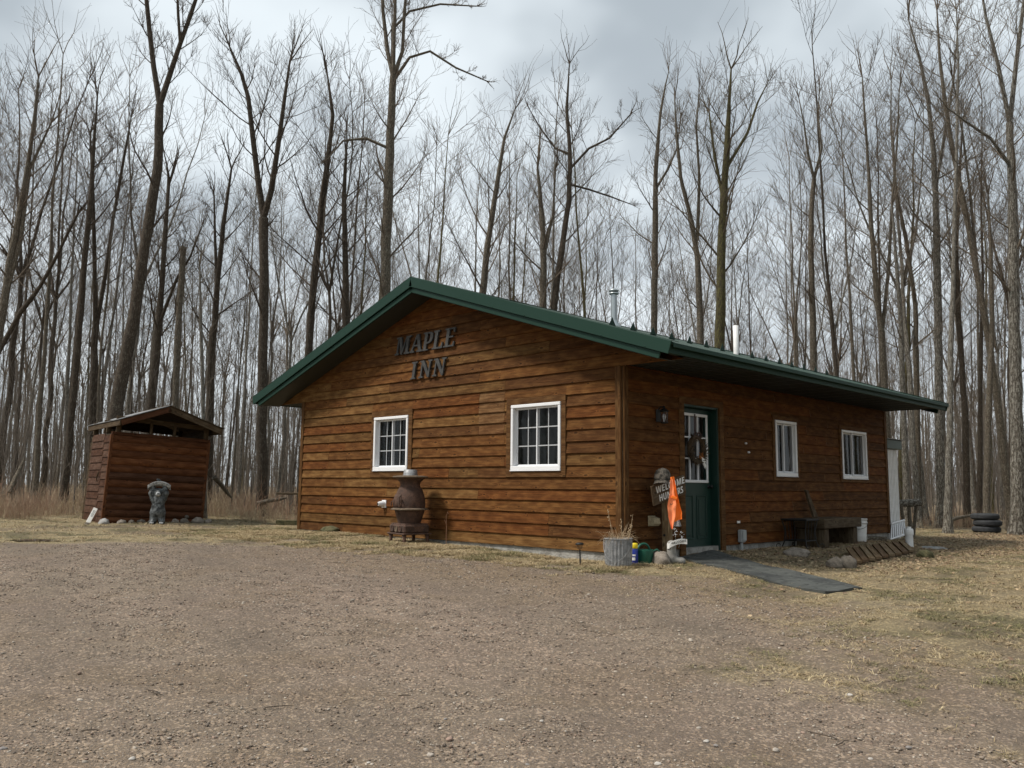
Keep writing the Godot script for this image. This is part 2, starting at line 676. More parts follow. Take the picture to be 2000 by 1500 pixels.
func build_materials() -> void:
	var wf := wood_textures(21, 0.36, 0.45)
	var wd := wood_textures(57, 0.34, 0.15)
	M.front = [wood(wf, Color(0.172, 0.078, 0.026), 0.8), wood(wf, Color(0.200, 0.090, 0.029), 0.8), wood(wf, Color(0.125, 0.056, 0.020), 0.8), wood(wf, Color(0.232, 0.122, 0.046), 0.8), wood(wf, Color(0.172, 0.090, 0.033), 0.8), wood(wf, Color(0.181, 0.070, 0.021), 0.8), wood(wf, Color(0.149, 0.068, 0.025), 0.8), wood(wf, Color(0.190, 0.083, 0.027), 0.8)]
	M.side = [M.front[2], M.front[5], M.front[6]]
	M.patch = [wood(wf, Color(0.22, 0.12, 0.058), 0.85), wood(wf, Color(0.20, 0.10, 0.046), 0.85)]
	M.trim = wood(wf, Color(0.165, 0.085, 0.035))
	M.trim_side = M.trim
	M.shed = [wood(wd, Color(0.155, 0.062, 0.029)), wood(wd, Color(0.115, 0.049, 0.026)), wood(wd, Color(0.21, 0.083, 0.036)), wood(wd, Color(0.10, 0.047, 0.029))]
	M.shed_raw = wood(wd, Color(0.12, 0.087, 0.058))
	M.shed_door = wood(wd, Color(0.135, 0.075, 0.055))
	M.grey_wood = wood(wf, Color(0.125, 0.097, 0.07))
	M.post_wood = wood(wf, Color(0.34, 0.25, 0.16))
	M.walk_wood = [wood(wd, Color(0.24, 0.165, 0.10)), wood(wd, Color(0.20, 0.13, 0.08)), wood(wd, Color(0.27, 0.20, 0.13))]
	M.inner = mat(Color(0.24, 0.19, 0.14), 0.9)
	M.vinyl = mat(Color(0.80, 0.81, 0.82), 0.45)
	var gl := StandardMaterial3D.new()
	gl.transparency = BaseMaterial3D.TRANSPARENCY_ALPHA
	gl.albedo_color = Color(0.10, 0.12, 0.12, 0.25)
	gl.roughness = 0.02
	gl.metallic_specular = 0.35
	M.glass = gl
	M.roof = mat(Color(0.008, 0.035, 0.023), 0.45)
	M.roof_trim = mat(Color(0.008, 0.035, 0.023), 0.55)
	M.roof_trim.metallic_specular = 0.35
	M.soffit = mat(Color(0.022, 0.026, 0.023), 0.5)
	M.door_green = mat(Color(0.004, 0.030, 0.021), 0.5)
	M.concrete = blotchy(31, Color(0.22, 0.21, 0.19), Color(0.36, 0.35, 0.32), 0.02, 0.95, 0.0, 0.8)
	M.black_iron = mat(Color(0.018, 0.018, 0.018), 0.55, 0.3)
	M.letter = blotchy(33, Color(0.03, 0.03, 0.03), Color(0.06, 0.06, 0.057), 0.02, 0.75, 0.0, 2.0, 0.5)
	M.rust = blotchy(41, Color(0.050, 0.030, 0.022), Color(0.115, 0.062, 0.041), 0.02, 0.85, 0.15, 1.2, 2.5)
	M.rust_light = blotchy(43, Color(0.085, 0.058, 0.038), Color(0.18, 0.135, 0.09), 0.03, 0.85, 0.1, 1.5, 2.0)
	M.galv = blotchy(45, Color(0.17, 0.175, 0.18), Color(0.34, 0.345, 0.35), 0.025, 0.55, 0.35, 1.5, 1.0)
	M.steel = mat(Color(0.42, 0.46, 0.47), 0.35, 0.7)
	M.alu = mat(Color(0.72, 0.73, 0.74), 0.45, 0.3)
	M.white_plastic = blotchy(47, Color(0.70, 0.70, 0.68), Color(0.80, 0.80, 0.79), 0.02, 0.5, 0.0, 1.0, 0.0)
	M.rubber = blotchy(49, Color(0.028, 0.030, 0.029), Color(0.075, 0.080, 0.072), 0.012, 0.85, 0.0, 0.5, 1.5)
	M.tyre = blotchy(51, Color(0.018, 0.019, 0.022), Color(0.045, 0.048, 0.05), 0.02, 0.85, 0.0, 1.5, 1.0)
	M.stone = [blotchy(61, Color(0.15, 0.125, 0.10), Color(0.31, 0.27, 0.225), 0.02, 0.9, 0.0, 1.6, 3.0), blotchy(63, Color(0.095, 0.082, 0.065), Color(0.20, 0.17, 0.135), 0.025, 0.9, 0.0, 1.6, 3.0), blotchy(65, Color(0.20, 0.20, 0.19), Color(0.38, 0.37, 0.35), 0.02, 0.9, 0.0, 1.6, 3.0)]
	M.mossy = blotchy(67, Color(0.04, 0.044, 0.018), Color(0.13, 0.112, 0.055), 0.02, 1.0, 0.0, 1.6, 4.0)
	M.orange = mat(Color(1.0, 0.20, 0.012), 0.75)
	M.orange_pale = mat(Color(1.0, 0.30, 0.12), 0.8)
	M.sign_wood = wood(wf, Color(0.16, 0.115, 0.08))
	M.paint_white = mat(Color(0.80, 0.79, 0.75), 0.7)
	M.camo = blotchy(71, Color(0.018, 0.016, 0.012), Color(0.15, 0.13, 0.105), 0.022, 0.9, 0.0, 2.4, 0.0, 0.8)
	M.statue = blotchy(73, Color(0.006, 0.009, 0.010), Color(0.17, 0.185, 0.19), 0.03, 0.5, 0.0, 1.1, 4.0, 0.75)
	M.statue_pale = blotchy(75, Color(0.14, 0.15, 0.155), Color(0.55, 0.56, 0.56), 0.03, 0.6, 0.0, 2.5, 2.0, 0.4)
	M.can = mat(Color(0.012, 0.10, 0.065), 0.4)
	M.yellow = mat(Color(0.80, 0.62, 0.02), 0.4)
	M.blue = mat(Color(0.015, 0.035, 0.26), 0.4)
	M.boot = blotchy(77, Color(0.20, 0.19, 0.175), Color(0.30, 0.29, 0.265), 0.02, 0.8, 0.0, 2.0, 1.0)
	M.red = mat(Color(0.40, 0.015, 0.02), 0.5)
	M.ground = gravel_material()
	M.straw = plain_vc(0.9)
	M.pebble = plain_vc(0.9)
	M.near_black = mat(Color(0.01, 0.01, 0.01), 0.9)  # shade painted in the vent outlet; own colour of nose, eyes and knot
	M.grey_box = mat(Color(0.36, 0.38, 0.38), 0.5)
	M.tan = blotchy(79, Color(0.30, 0.25, 0.15), Color(0.44, 0.37, 0.24), 0.03, 0.8, 0.0, 3.0, 1.5)
	M.bark = [bark(101, Color(0.028, 0.020, 0.013), Color(0.145, 0.110, 0.076), Color(0.21, 0.185, 0.14), 0.26), bark(111, Color(0.045, 0.035, 0.024), Color(0.27, 0.22, 0.16), Color(0.35, 0.32, 0.25), 0.34), bark(121, Color(0.036, 0.030, 0.023), Color(0.27, 0.235, 0.185), Color(0.46, 0.44, 0.38), 0.44), bark(131, Color(0.035, 0.028, 0.014), Color(0.12, 0.095, 0.048), Color(0.15, 0.135, 0.045), 0.55)]
	M.twig = [mat(Color(0.075, 0.056, 0.040), 0.9), mat(Color(0.13, 0.10, 0.072), 0.9), mat(Color(0.15, 0.12, 0.088), 0.9), mat(Color(0.085, 0.064, 0.038), 0.9)]
	M.leafwreath = mat(Color(0.10, 0.065, 0.035), 0.9)

# ---------------------------------------------------------------- sky
const SKX := 21.0
const SKZ := 5.0

func build_sky() -> void:
	var cam := Camera3D.new()
	cam.name = "camera"
	add_child(cam)
	cam.position = CAM
	cam.basis = CB
	cam.fov = rad_to_deg(2.0 * atan(750.0 / F))
	cam.near = 0.05
	cam.far = 900.0
	cam.current = true
	var w := 1024
	var h := 512
	var n1 := noise(5, 1.3, 5)
	var n2 := noise(6, 3.2, 4)
	var im := Image.create(w, h, false, Image.FORMAT_RGBF)
	for y in h:
		var el := (0.5 - (y + 0.5) / h) * PI
		var ce := cos(el)
		var se := sin(el)
		for x in w:
			var az := (x + 0.5) / w * TAU
			if se < -0.05:
				im.set_pixel(x, y, Color(0.20, 0.18, 0.16))
				continue
			# clouds lie in a flat layer: look them up by where the ray meets it
			var q := 1.0 / (maxf(se, 0.0) + 0.28)
			var X := sin(az) * ce * q
			var Z := -cos(az) * ce * q
			var t := n1.get_noise_2d(X * 0.75 + SKX, Z * 0.75 + SKZ) * 0.85 + n2.get_noise_2d(X * 0.8, Z * 0.8 + 31.0) * 0.30
			t = smoothstep(-0.5, 0.58, t)
			var low := exp(-maxf(se, 0.0) * 5.5)
			var c := Color(0.35, 0.40, 0.445).lerp(Color(0.69, 0.755, 0.80), t)
			c = c.lerp(Color(0.80, 0.85, 0.875), low * 0.8)
			im.set_pixel(x, y, c)
	var sm := PanoramaSkyMaterial.new()
	sm.panorama = ImageTexture.create_from_image(im)
	sm.energy_multiplier = 1.0
	var sky := Sky.new()
	sky.sky_material = sm
	var env := Environment.new()
	env.background_mode = Environment.BG_SKY
	env.sky = sky
	env.background_energy_multiplier = 0.50
	env.tonemap_mode = Environment.TONE_MAPPER_LINEAR
	env.tonemap_exposure = 2.45
	env.sdfgi_enabled = true
	env.ssao_enabled = true
	env.ssil_enabled = true
	var we := WorldEnvironment.new()
	we.name = "world_environment"
	we.environment = env
	add_child(we)
	var sun := DirectionalLight3D.new()
	sun.name = "sun"
	sun.light_energy = 0.5
	sun.light_angular_distance = 12.0
	sun.light_color = Color(1.0, 0.97, 0.93)
	sun.shadow_enabled = true
	add_child(sun)
	sun.look_at_from_position(Vector3(-6.0, 16.5, 10.5), Vector3.ZERO)

func _ready() -> void:
	rng.seed = 4242
	gn = noise(77, 0.11, 3)
	gn2 = noise(78, 0.12, 3)
	build_sky()
	build_materials()
	build_ground()
	build_house()
	build_shed()
	build_woods()
	build_objects()
	build_cover()

# ---------------------------------------------------------------- the cabin
const ROW := 0.153
const WID := 7.315
const LEN := 8.337
const MID := -3.6575
const OVER := 1.0
const RAKE := 0.45
const PITCH := 0.327

func roof_y(x: float) -> float:
	return 2.42 + PITCH * (MID * -1.0 + OVER - absf(x - MID))

func plank(y0: float, y1: float, a0: float, a1: float, b0: float, b1: float, front: bool, uo: Vector2, off := 0.0) -> MB:
	# lapped board: bottom edge from a0 to a1 at height y0, top edge from b0 to b1 at y1; thick below, thin above
	var mb := MB.new()
	var tb := 0.027 + off
	var tt := 0.004 + off
	var P := func(s: float, y: float, t: float) -> Vector3:
		return Vector3(s, y, t) if front else Vector3(t, y, -s)
	var A: Vector3 = P.call(a0, y0, tb)
	var B: Vector3 = P.call(a1, y0, tb)
	var C: Vector3 = P.call(b1, y1, tt)
	var D: Vector3 = P.call(b0, y1, tt)
	var E: Vector3 = P.call(a0, y0, 0.0)
	var G: Vector3 = P.call(a1, y0, 0.0)
	var Hq: Vector3 = P.call(b1, y1, 0.0)
	var I: Vector3 = P.call(b0, y1, 0.0)
	var u := func(s: float, y: float) -> Vector2:
		return uo + Vector2(s - a0, y - y0)
	# softened lower edge
	var ym := y0 + 0.004
	var A2: Vector3 = P.call(a0, ym, tb)
	var B2: Vector3 = P.call(a1, ym, tb)
	A = P.call(a0, y0, tb - 0.004)
	B = P.call(a1, y0, tb - 0.004)
	mb.quad(A2, B2, C, D, u.call(a0, ym), u.call(a1, ym), u.call(b1, y1), u.call(b0, y1))
	mb.quad(A, B, B2, A2, u.call(a0, y0), u.call(a1, y0), u.call(a1, ym), u.call(a0, ym))
	mb.quad(E, G, B, A, u.call(a0, y0), u.call(a1, y0), u.call(a1, y0 + 0.02), u.call(a0, y0 + 0.02))
	mb.quad(B, G, Hq, C, u.call(a1, y0), u.call(a1, y0), u.call(b1, y1), u.call(b1, y1))
	mb.quad(B2, B, C, C, u.call(a1, y0), u.call(a1, y0), u.call(b1, y1), u.call(b1, y1))
	mb.quad(E, A, D, I, u.call(a0, y0), u.call(a0, y0), u.call(b0, y1), u.call(b0, y1))
	return mb

func lay_row(wall: Node3D, front: bool, y0: float, y1: float, lo: float, hi: float, lo_top: float, hi_top: float, holes: Array, mats: Array, joints: Array) -> void:
	# cut a row of siding at openings and at butt joints
	var segs := [[lo, hi]]
	for hole in holes:
		var nx := []
		for s in segs:
			if y1 <= hole[2] + 0.01 or y0 >= hole[3] - 0.01 or hole[1] <= s[0] or hole[0] >= s[1]:
				nx.append(s)
				continue
			if hole[0] - s[0] > 0.02:
				nx.append([s[0], hole[0]])
			if s[1] - hole[1] > 0.02:
				nx.append([hole[1], s[1]])
		segs = nx
		# a board notched over or under the opening
		var na := maxf(hole[0], lo)
		var nb := minf(hole[1], hi)
		if hole[3] > y0 + 0.01 and hole[3] < y1 - 0.012:
			part("plank", plank(hole[3] + 0.001, y1 + 0.012, na, nb, na, nb, front, Vector2(rng.randf() * 3.0, rng.randf() * 0.6)), mats[rng.randi() % mats.size()], wall)
		elif hole[2] > y0 + 0.012 and hole[2] < y1 - 0.01:
			part("plank", plank(y0, hole[2] - 0.001, na, nb, na, nb, front, Vector2(rng.randf() * 3.0, rng.randf() * 0.6)), mats[rng.randi() % mats.size()], wall)
	for s in segs:
		var cuts := [s[0]]
		for j in joints:
			if j > s[0] + 0.04 and j < s[1] - 0.04:
				cuts.append(j)
		cuts.append(s[1])
		for i in cuts.size() - 1:
			var a: float = cuts[i] + (0.0018 if i > 0 else 0.0)
			var b: float = cuts[i + 1] - (0.0018 if i < cuts.size() - 2 else 0.0)
			var ta := a
			var tb := b
			if is_equal_approx(a, lo):
				ta = lo_top
			if is_equal_approx(b, hi):
				tb = hi_top
			var m: Material = mats[rng.randi() % mats.size()]
			if front and a > -2.58 and b < -2.03 and y0 > 1.5 and y1 < 2.2:
				m = M.patch[rng.randi() % 2]
			var wob := rng.randf_range(-0.0015, 0.0015)
			var mb := plank(y0 + wob, y1 + 0.012, a, b, ta, tb, front, Vector2(rng.randf() * 3.0, rng.randf() * 0.6), rng.randf_range(0.0, 0.003))
			part("plank", mb, m, wall)

func wall_panels(lo: float, hi: float, y0: float, y1: float, holes: Array, front: bool, t0: float, t1: float, mb: MB) -> void:
	# solid wall behind the siding, left open at windows and door
	var xs := [lo, hi]
	for hh in holes:
		xs.append(hh[0])
		xs.append(hh[1])
	xs.sort()
	for i in xs.size() - 1:
		var a: float = xs[i]
		var b: float = xs[i + 1]
		if b - a < 0.001:
			continue
		var ys := [[y0, y1]]
		for hh in holes:
			if hh[0] <= a + 0.001 and hh[1] >= b - 0.001:
				ys = [[y0, hh[2]], [hh[3], y1]]
		for yy in ys:
			if yy[1] - yy[0] < 0.01:
				continue
			var c := Vector3((a + b) / 2, (yy[0] + yy[1]) / 2, (t0 + t1) / 2)
			var s := Vector3(b - a, yy[1] - yy[0], t1 - t0)
			if not front:
				c = Vector3(c.z, c.y, -c.x)
				s = Vector3(s.z, s.y, s.x)
			mb.box(c, s)

func frame_box(mb: MB, s0: float, s1: float, y0: float, y1: float, t0: float, t1: float, front: bool, ch := 0.006) -> void:
	var c := Vector3((s0 + s1) / 2, (y0 + y1) / 2, (t0 + t1) / 2)
	var s := Vector3(absf(s1 - s0), y1 - y0, t1 - t0)
	if front:
		mb.cbox(c, s, ch, Basis(), Vector2(s0, y0))
	else:
		# turn so that local x runs along the wall
		mb.cbox(Vector3(c.z, c.y, -c.x), s, ch, Basis(Vector3(0, 0, -1), Vector3(0, 1, 0), Vector3(1, 0, 0)), Vector2(s0, y0))

func window(house: Node3D, s0: float, s1: float, y0: float, y1: float, front: bool, grid: bool) -> void:
	var wn := holder("window", house)
	var f := MB.new()
	var fw := 0.044
	frame_box(f, s0, s1, y1 - fw, y1, -0.06, 0.050, front)
	frame_box(f, s0, s1, y0, y0 + fw + 0.012, -0.06, 0.050, front)
	frame_box(f, s0, s0 + fw, y0 + fw + 0.014, y1 - fw - 0.002, -0.06, 0.048, front)
	frame_box(f, s1 - fw, s1, y0 + fw + 0.014, y1 - fw - 0.002, -0.06, 0.048, front)
	part("frame", f, M.vinyl, wn)
	var sill := MB.new()
	frame_box(sill, s0 - 0.004, s1 + 0.004, y0 - 0.012, y0 - 0.001, -0.02, 0.058, front, 0.003)
	part("sill", sill, M.vinyl, wn)
	var mid := (s0 + s1) / 2
	for half in 2:
		var a := s0 + fw + 0.002 if half == 0 else mid - 0.014
		var b := mid + 0.014 if half == 0 else s1 - fw - 0.002
		var t := -0.030 if half == 0 else -0.004
		var sw := 0.020
		var st := MB.new()
		var ya := y0 + fw + 0.014
		var yb := y1 - fw - 0.002
		frame_box(st, a, b, yb - sw, yb, t - 0.018, t + 0.006, front, 0.004)
		frame_box(st, a, b, ya, ya + sw, t - 0.018, t + 0.006, front, 0.004)
		frame_box(st, a, a + sw, ya + sw + 0.001, yb - sw - 0.001, t - 0.018, t + 0.005, front, 0.004)
		frame_box(st, b - sw, b, ya + sw + 0.001, yb - sw - 0.001, t - 0.018, t + 0.005, front, 0.004)
		part("sash", st, M.vinyl, wn)
		var gm := MB.new()
		var P := func(s: float, y: float, tt: float) -> Vector3:
			return Vector3(s, y, tt) if front else Vector3(tt, y, -s)
		gm.quad(P.call(a + sw * 0.5, ya + sw * 0.5, t - 0.006), P.call(b - sw * 0.5, ya + sw * 0.5, t - 0.006), P.call(b - sw * 0.5, yb - sw * 0.5, t - 0.006), P.call(a + sw * 0.5, yb - sw * 0.5, t - 0.006))
		part("pane", gm, M.glass, wn)
		if grid:
			var ca := a + sw
			var cb := b - sw
			var vm := MB.new()
			frame_box(vm, (ca + cb) / 2 - 0.008, (ca + cb) / 2 + 0.008, ya + sw, yb - sw, t - 0.013, t - 0.008, front, 0.002)
			part("muntin", vm, M.vinyl, wn)
			for k in [1, 2]:
				var y := lerpf(ya + sw, yb - sw, k / 3.0)
				var hm := MB.new()
				frame_box(hm, ca, cb, y - 0.008, y + 0.008, t - 0.0125, t - 0.0075, front, 0.002)
				part("muntin", hm, M.vinyl, wn)

func build_house() -> void:
	var house := thing("cabin", "brown lap-sided cabin with green metal roof and wide overhanging eaves", "cabin")
	# openings along the wall: [from, to, bottom, top]
	var wf := [[-5.06, -4.17, 1.035, 1.90], [-1.89, -0.978, 1.015, 1.912]]
	var tf := [[-5.137, -4.07, 0.922, 2.0], [-1.985, -0.892, 0.922, 2.0]]
	var ws := [[3.86, 4.56, 0.998, 1.866], [6.285, 7.343, 0.993, 1.846]]
	var ts := [[3.78, 4.64, 0.925, 1.94], [6.2, 7.43, 0.925, 1.92]]
	var door := [1.335, 2.235, -0.10, 1.93]
	var door_t := [1.215, 2.345, -0.30, 2.02]
	# solid walls
	var wall_front := holder("wall", house)
	var wall_side := holder("wall", house)
	var wb := MB.new()
	wall_panels(-WID + 0.1, -0.001, 0.0, 2.34, wf, true, -0.10, -0.001, wb)
	wb.prism(PackedVector2Array([Vector2(-WID - 0.9, 2.341), Vector2(0.9, 2.341), Vector2(0.9, roof_y(0.9) - 0.13), Vector2(MID, roof_y(MID) - 0.13), Vector2(-WID - 0.9, roof_y(-WID - 0.9) - 0.13)]), 0.099, Transform3D(Basis(), Vector3(0, 0, -0.1)))
	part("sheathing", wb, M.inner, wall_front)
	var sb := MB.new()
	wall_panels(0.101, LEN, 0.0, 2.34, [ws[0], ws[1], door], false, -0.10, -0.001, sb)
	part("sheathing", sb, M.inner, wall_side)
	var back := MB.new()
	back.box(Vector3(MID, 1.17, -LEN - 0.05), Vector3(WID, 2.34, 0.1))
	back.prism(PackedVector2Array([Vector2(-WID - 0.9, 2.341), Vector2(0.9, 2.341), Vector2(0.9, roof_y(0.9) - 0.13), Vector2(MID, roof_y(MID) - 0.13), Vector2(-WID - 0.9, roof_y(-WID - 0.9) - 0.13)]), 0.1, Transform3D(Basis(), Vector3(0, 0, -LEN - 0.1)))
	part("wall", back, M.side[0], house)
	var left := MB.new()
	left.box(Vector3(-WID + 0.05, 1.17, -LEN / 2), Vector3(0.1, 2.34, LEN - 0.002))
	part("wall", left, M.front[2], house)
	# floor and ceiling inside
	var fl := MB.new()
	fl.box(Vector3(MID, -0.05, -LEN / 2), Vector3(WID - 0.22, 0.1, LEN - 0.22))
	part("floor", fl, M.inner, house)
	var ce := MB.new()
	ce.box(Vector3(MID, 2.30, -LEN / 2), Vector3(WID - 0.22, 0.06, LEN - 0.22))
	part("ceiling", ce, M.inner, house)
	# an inner wall stands behind the door side so that the room is two rooms deep
	var iw := MB.new()
	iw.box(Vector3(-3.1, 1.13, -3.2), Vector3(5.6, 2.26, 0.1))
	part("partition", iw, M.inner, house)
	# front siding
	var butt := [-5.9, -3.9, -2.56, -2.03, -1.2, -4.7, -6.4, -3.2]
	for k in 30:
		var y0 := k * ROW
		var y1 := y0 + ROW
		var lo := -WID + 0.088
		var hi := -0.088
		var lo2 := lo
		var hi2 := hi
		if k >= 15:
			# gable runs out under the eaves as far as the roof allows
			var lim0 := (roof_y(MID) - 0.15 - y0) / PITCH
			var lim1 := (roof_y(MID) - 0.15 - y1) / PITCH
			if lim1 < 0.05:
				lim1 = 0.02
			if lim0 < 0.15:
				break
			lo = MID - minf(lim0, 4.5575)
			hi = MID + minf(lim0, 4.5575)
			lo2 = MID - minf(lim1, 4.5575)
			hi2 = MID + minf(lim1, 4.5575)
		var js := []
		for q in 2:
			js.append(butt[(k * 3 + q * 5 + (k * k) % 3) % butt.size()])
		if k in [10, 11, 12, 13]:
			js = [-2.56, -2.04]
		js.sort()
		lay_row(wall_front, true, y0, y1, lo, hi, lo2, hi2, tf, M.front, js)
	# side siding
	for k in 16:
		var y0 := k * ROW
		if y0 > 2.32:
			break
		var js := [2.9 + fmod(k * 1.37, 2.6), 5.4 + fmod(k * 0.83, 1.6)]
		lay_row(wall_side, false, y0, minf(y0 + ROW, 2.335), 0.09, LEN - 0.088, 0.09, LEN - 0.088, [ts[0], ts[1], door_t], M.side, js)
	# corner boards and window surrounds
	var corner := func(mb_c: Vector3, s: Vector3, m: Material):
		var mb := MB.new()
		mb.cbox(mb_c, Vector3(s.y, s.x, s.z), 0.004, Basis(Vector3(0, 1, 0), Vector3(-1, 0, 0), Vector3(0, 0, 1)))
		part("corner_board", mb, m, house)
	corner.call(Vector3(-0.043, 1.14, 0.017), Vector3(0.086, 2.31, 0.036), M.trim)
	corner.call(Vector3(-WID + 0.043, 1.14, 0.017), Vector3(0.086, 2.31, 0.036), M.trim)
	var csb := MB.new()
	csb.cbox(Vector3(0.017, 1.14, -0.043), Vector3(2.31, 0.036, 0.086), 0.004, Basis(Vector3(0, 1, 0), Vector3(-1, 0, 0), Vector3(0, 0, 1)))
	part("corner_board", csb, M.trim_side, house)
	var csb2 := MB.new()
	csb2.cbox(Vector3(0.017, 1.14, -LEN + 0.043), Vector3(2.31, 0.036, 0.086), 0.004, Basis(Vector3(0, 1, 0), Vector3(-1, 0, 0), Vector3(0, 0, 1)))
	part("corner_board", csb2, M.trim_side, house)
	for i in 2:
		for front in [true, false]:
			var w: Array = wf[i] if front else ws[i]
			var t: Array = tf[i] if front else ts[i]
			var m: Material = M.trim if front else M.trim_side
			for b in [[t[0], t[1], w[3] + 0.002, t[3]], [t[0], t[1], t[2], w[2] - 0.014], [t[0], w[0] - 0.006, w[2] - 0.013, w[3] + 0.001], [w[1] + 0.006, t[1], w[2] - 0.013, w[3] + 0.001]]:
				var mb := MB.new()
				frame_box(mb, b[0], b[1], b[2], b[3], 0.0, 0.038, front, 0.004)
				part("window_trim", mb, m, house)
			window(house, w[0], w[1], w[2], w[3], front, front)
	# foundation
	var fo := MB.new()
	fo.box(Vector3(MID, -0.31, -0.06), Vector3(WID - 0.02, 0.62, 0.12))
	fo.box(Vector3(-0.07, -0.31, -LEN / 2 - 0.06), Vector3(0.12, 0.62, LEN - 0.125))
	fo.box(Vector3(-WID + 0.07, -0.31, -LEN / 2 - 0.06), Vector3(0.12, 0.62, LEN - 0.125))
	fo.box(Vector3(MID, -0.31, -LEN - 0.04), Vector3(WID - 0.3, 0.62, 0.1))
	part("foundation", fo, M.concrete, house)
	build_door(house, door, door_t)
	build_roof(house)

func build_door(house: Node3D, d: Array, t: Array) -> void:
	# casing
	for b in [[t[0], d[0], t[2] + 0.1, d[3]], [d[1], t[1], t[2] + 0.1, d[3]], [t[0], t[1], d[3] + 0.002, t[3]]]:
		var mb := MB.new()
		frame_box(mb, b[0], b[1], b[2], b[3], 0.0, 0.030, false, 0.004)
		part("door_casing", mb, M.trim_side, house)
	var dr := holder("door", house)
	var jm := MB.new()
	frame_box(jm, d[0], d[0] + 0.03, d[2], d[3] - 0.032, -0.19, -0.002, false, 0.003)
	frame_box(jm, d[1] - 0.03, d[1], d[2], d[3] - 0.032, -0.19, -0.002, false, 0.003)
	frame_box(jm, d[0], d[1], d[3] - 0.03, d[3] - 0.001, -0.19, -0.002, false, 0.003)
	part("jamb", jm, M.door_green, dr)
	var th := MB.new()
	frame_box(th, d[0], d[1], d[2] - 0.035, d[2] - 0.002, -0.19, 0.045, false, 0.006)
	part("threshold", th, M.galv, dr)
	# slab with a window opening: rails and stiles, two raised panels below
	var a: float = d[0] + 0.033
	var b: float = d[1] - 0.033
	var y0: float = d[2] + 0.004
	var y1: float = d[3] - 0.034
	var la := a + 0.105
	var lb := b - 0.105
	var ly0 := 0.90
	var ly1 := 1.80
	var sl := MB.new()
	frame_box(sl, a, b, y0, ly0, -0.165, -0.12, false, 0.003)
	frame_box(sl, a, b, ly1, y1, -0.165, -0.12, false, 0.003)
	frame_box(sl, a, la, ly0 + 0.0005, ly1 - 0.0005, -0.165, -0.1202, false, 0.003)
	frame_box(sl, lb, b, ly0 + 0.0005, ly1 - 0.0005, -0.165, -0.1202, false, 0.003)
	part("slab", sl, M.door_green, dr)
	var mid := (a + b) / 2
	for s in [[a + 0.12, mid - 0.045], [mid + 0.045, b - 0.12]]:
		var pn := MB.new()
		# raised field with a moulded border
		for e in [[s[0], s[1], 0.68, 0.70], [s[0], s[1], 0.10, 0.12], [s[0], s[0] + 0.02, 0.121, 0.679], [s[1] - 0.02, s[1], 0.121, 0.679]]:
			frame_box(pn, e[0], e[1], e[2], e[3], -0.121, -0.108, false, 0.005)
		frame_box(pn, s[0] + 0.05, s[1] - 0.05, 0.15, 0.65, -0.121, -0.112, false, 0.007)
		part("panel", pn, M.door_green, dr)
	var lf := MB.new()
	frame_box(lf, la - 0.03, lb + 0.03, ly1 - 0.01, ly1 + 0.03, -0.121, -0.100, false, 0.006)
	frame_box(lf, la - 0.03, lb + 0.03, ly0 - 0.03, ly0 + 0.01, -0.121, -0.100, false, 0.006)
	frame_box(lf, la - 0.03, la + 0.01, ly0 + 0.011, ly1 - 0.011, -0.121, -0.101, false, 0.006)
	frame_box(lf, lb - 0.01, lb + 0.03, ly0 + 0.011, ly1 - 0.011, -0.121, -0.101, false, 0.006)
	part("window_frame", lf, M.vinyl, dr)
	var pa := MB.new()
	pa.quad(Vector3(-0.14, ly0, -la), Vector3(-0.14, ly0, -lb), Vector3(-0.14, ly1, -lb), Vector3(-0.14, ly1, -la))
	part("pane", pa, M.glass, dr)
	for k in [1, 2]:
		var s := lerpf(la + 0.01, lb - 0.01, k / 3.0)
		var mv := MB.new()
		frame_box(mv, s - 0.010, s + 0.010, ly0 + 0.01, ly1 - 0.01, -0.138, -0.112, false, 0.003)
		part("muntin", mv, M.vinyl, dr)
		var y := lerpf(ly0 + 0.01, ly1 - 0.01, k / 3.0)
		var mh := MB.new()
		frame_box(mh, la + 0.01, lb - 0.01, y - 0.010, y + 0.010, -0.137, -0.113, false, 0.003)
		part("muntin", mh, M.vinyl, dr)
	var hd := MB.new()
	hd.lathe([Vector2(0.0, 0.0), Vector2(0.03, 0.0), Vector2(0.03, 0.006), Vector2(0.012, 0.01), Vector2(0.012, 0.035), Vector2(0.026, 0.045), Vector2(0.026, 0.06), Vector2(0.0, 0.07)], 14, Transform3D(Basis(Vector3(0, 0, 1), -PI / 2), Vector3(-0.12, 0.82, -b + 0.055)))
	part("knob", hd, M.black_iron, dr)

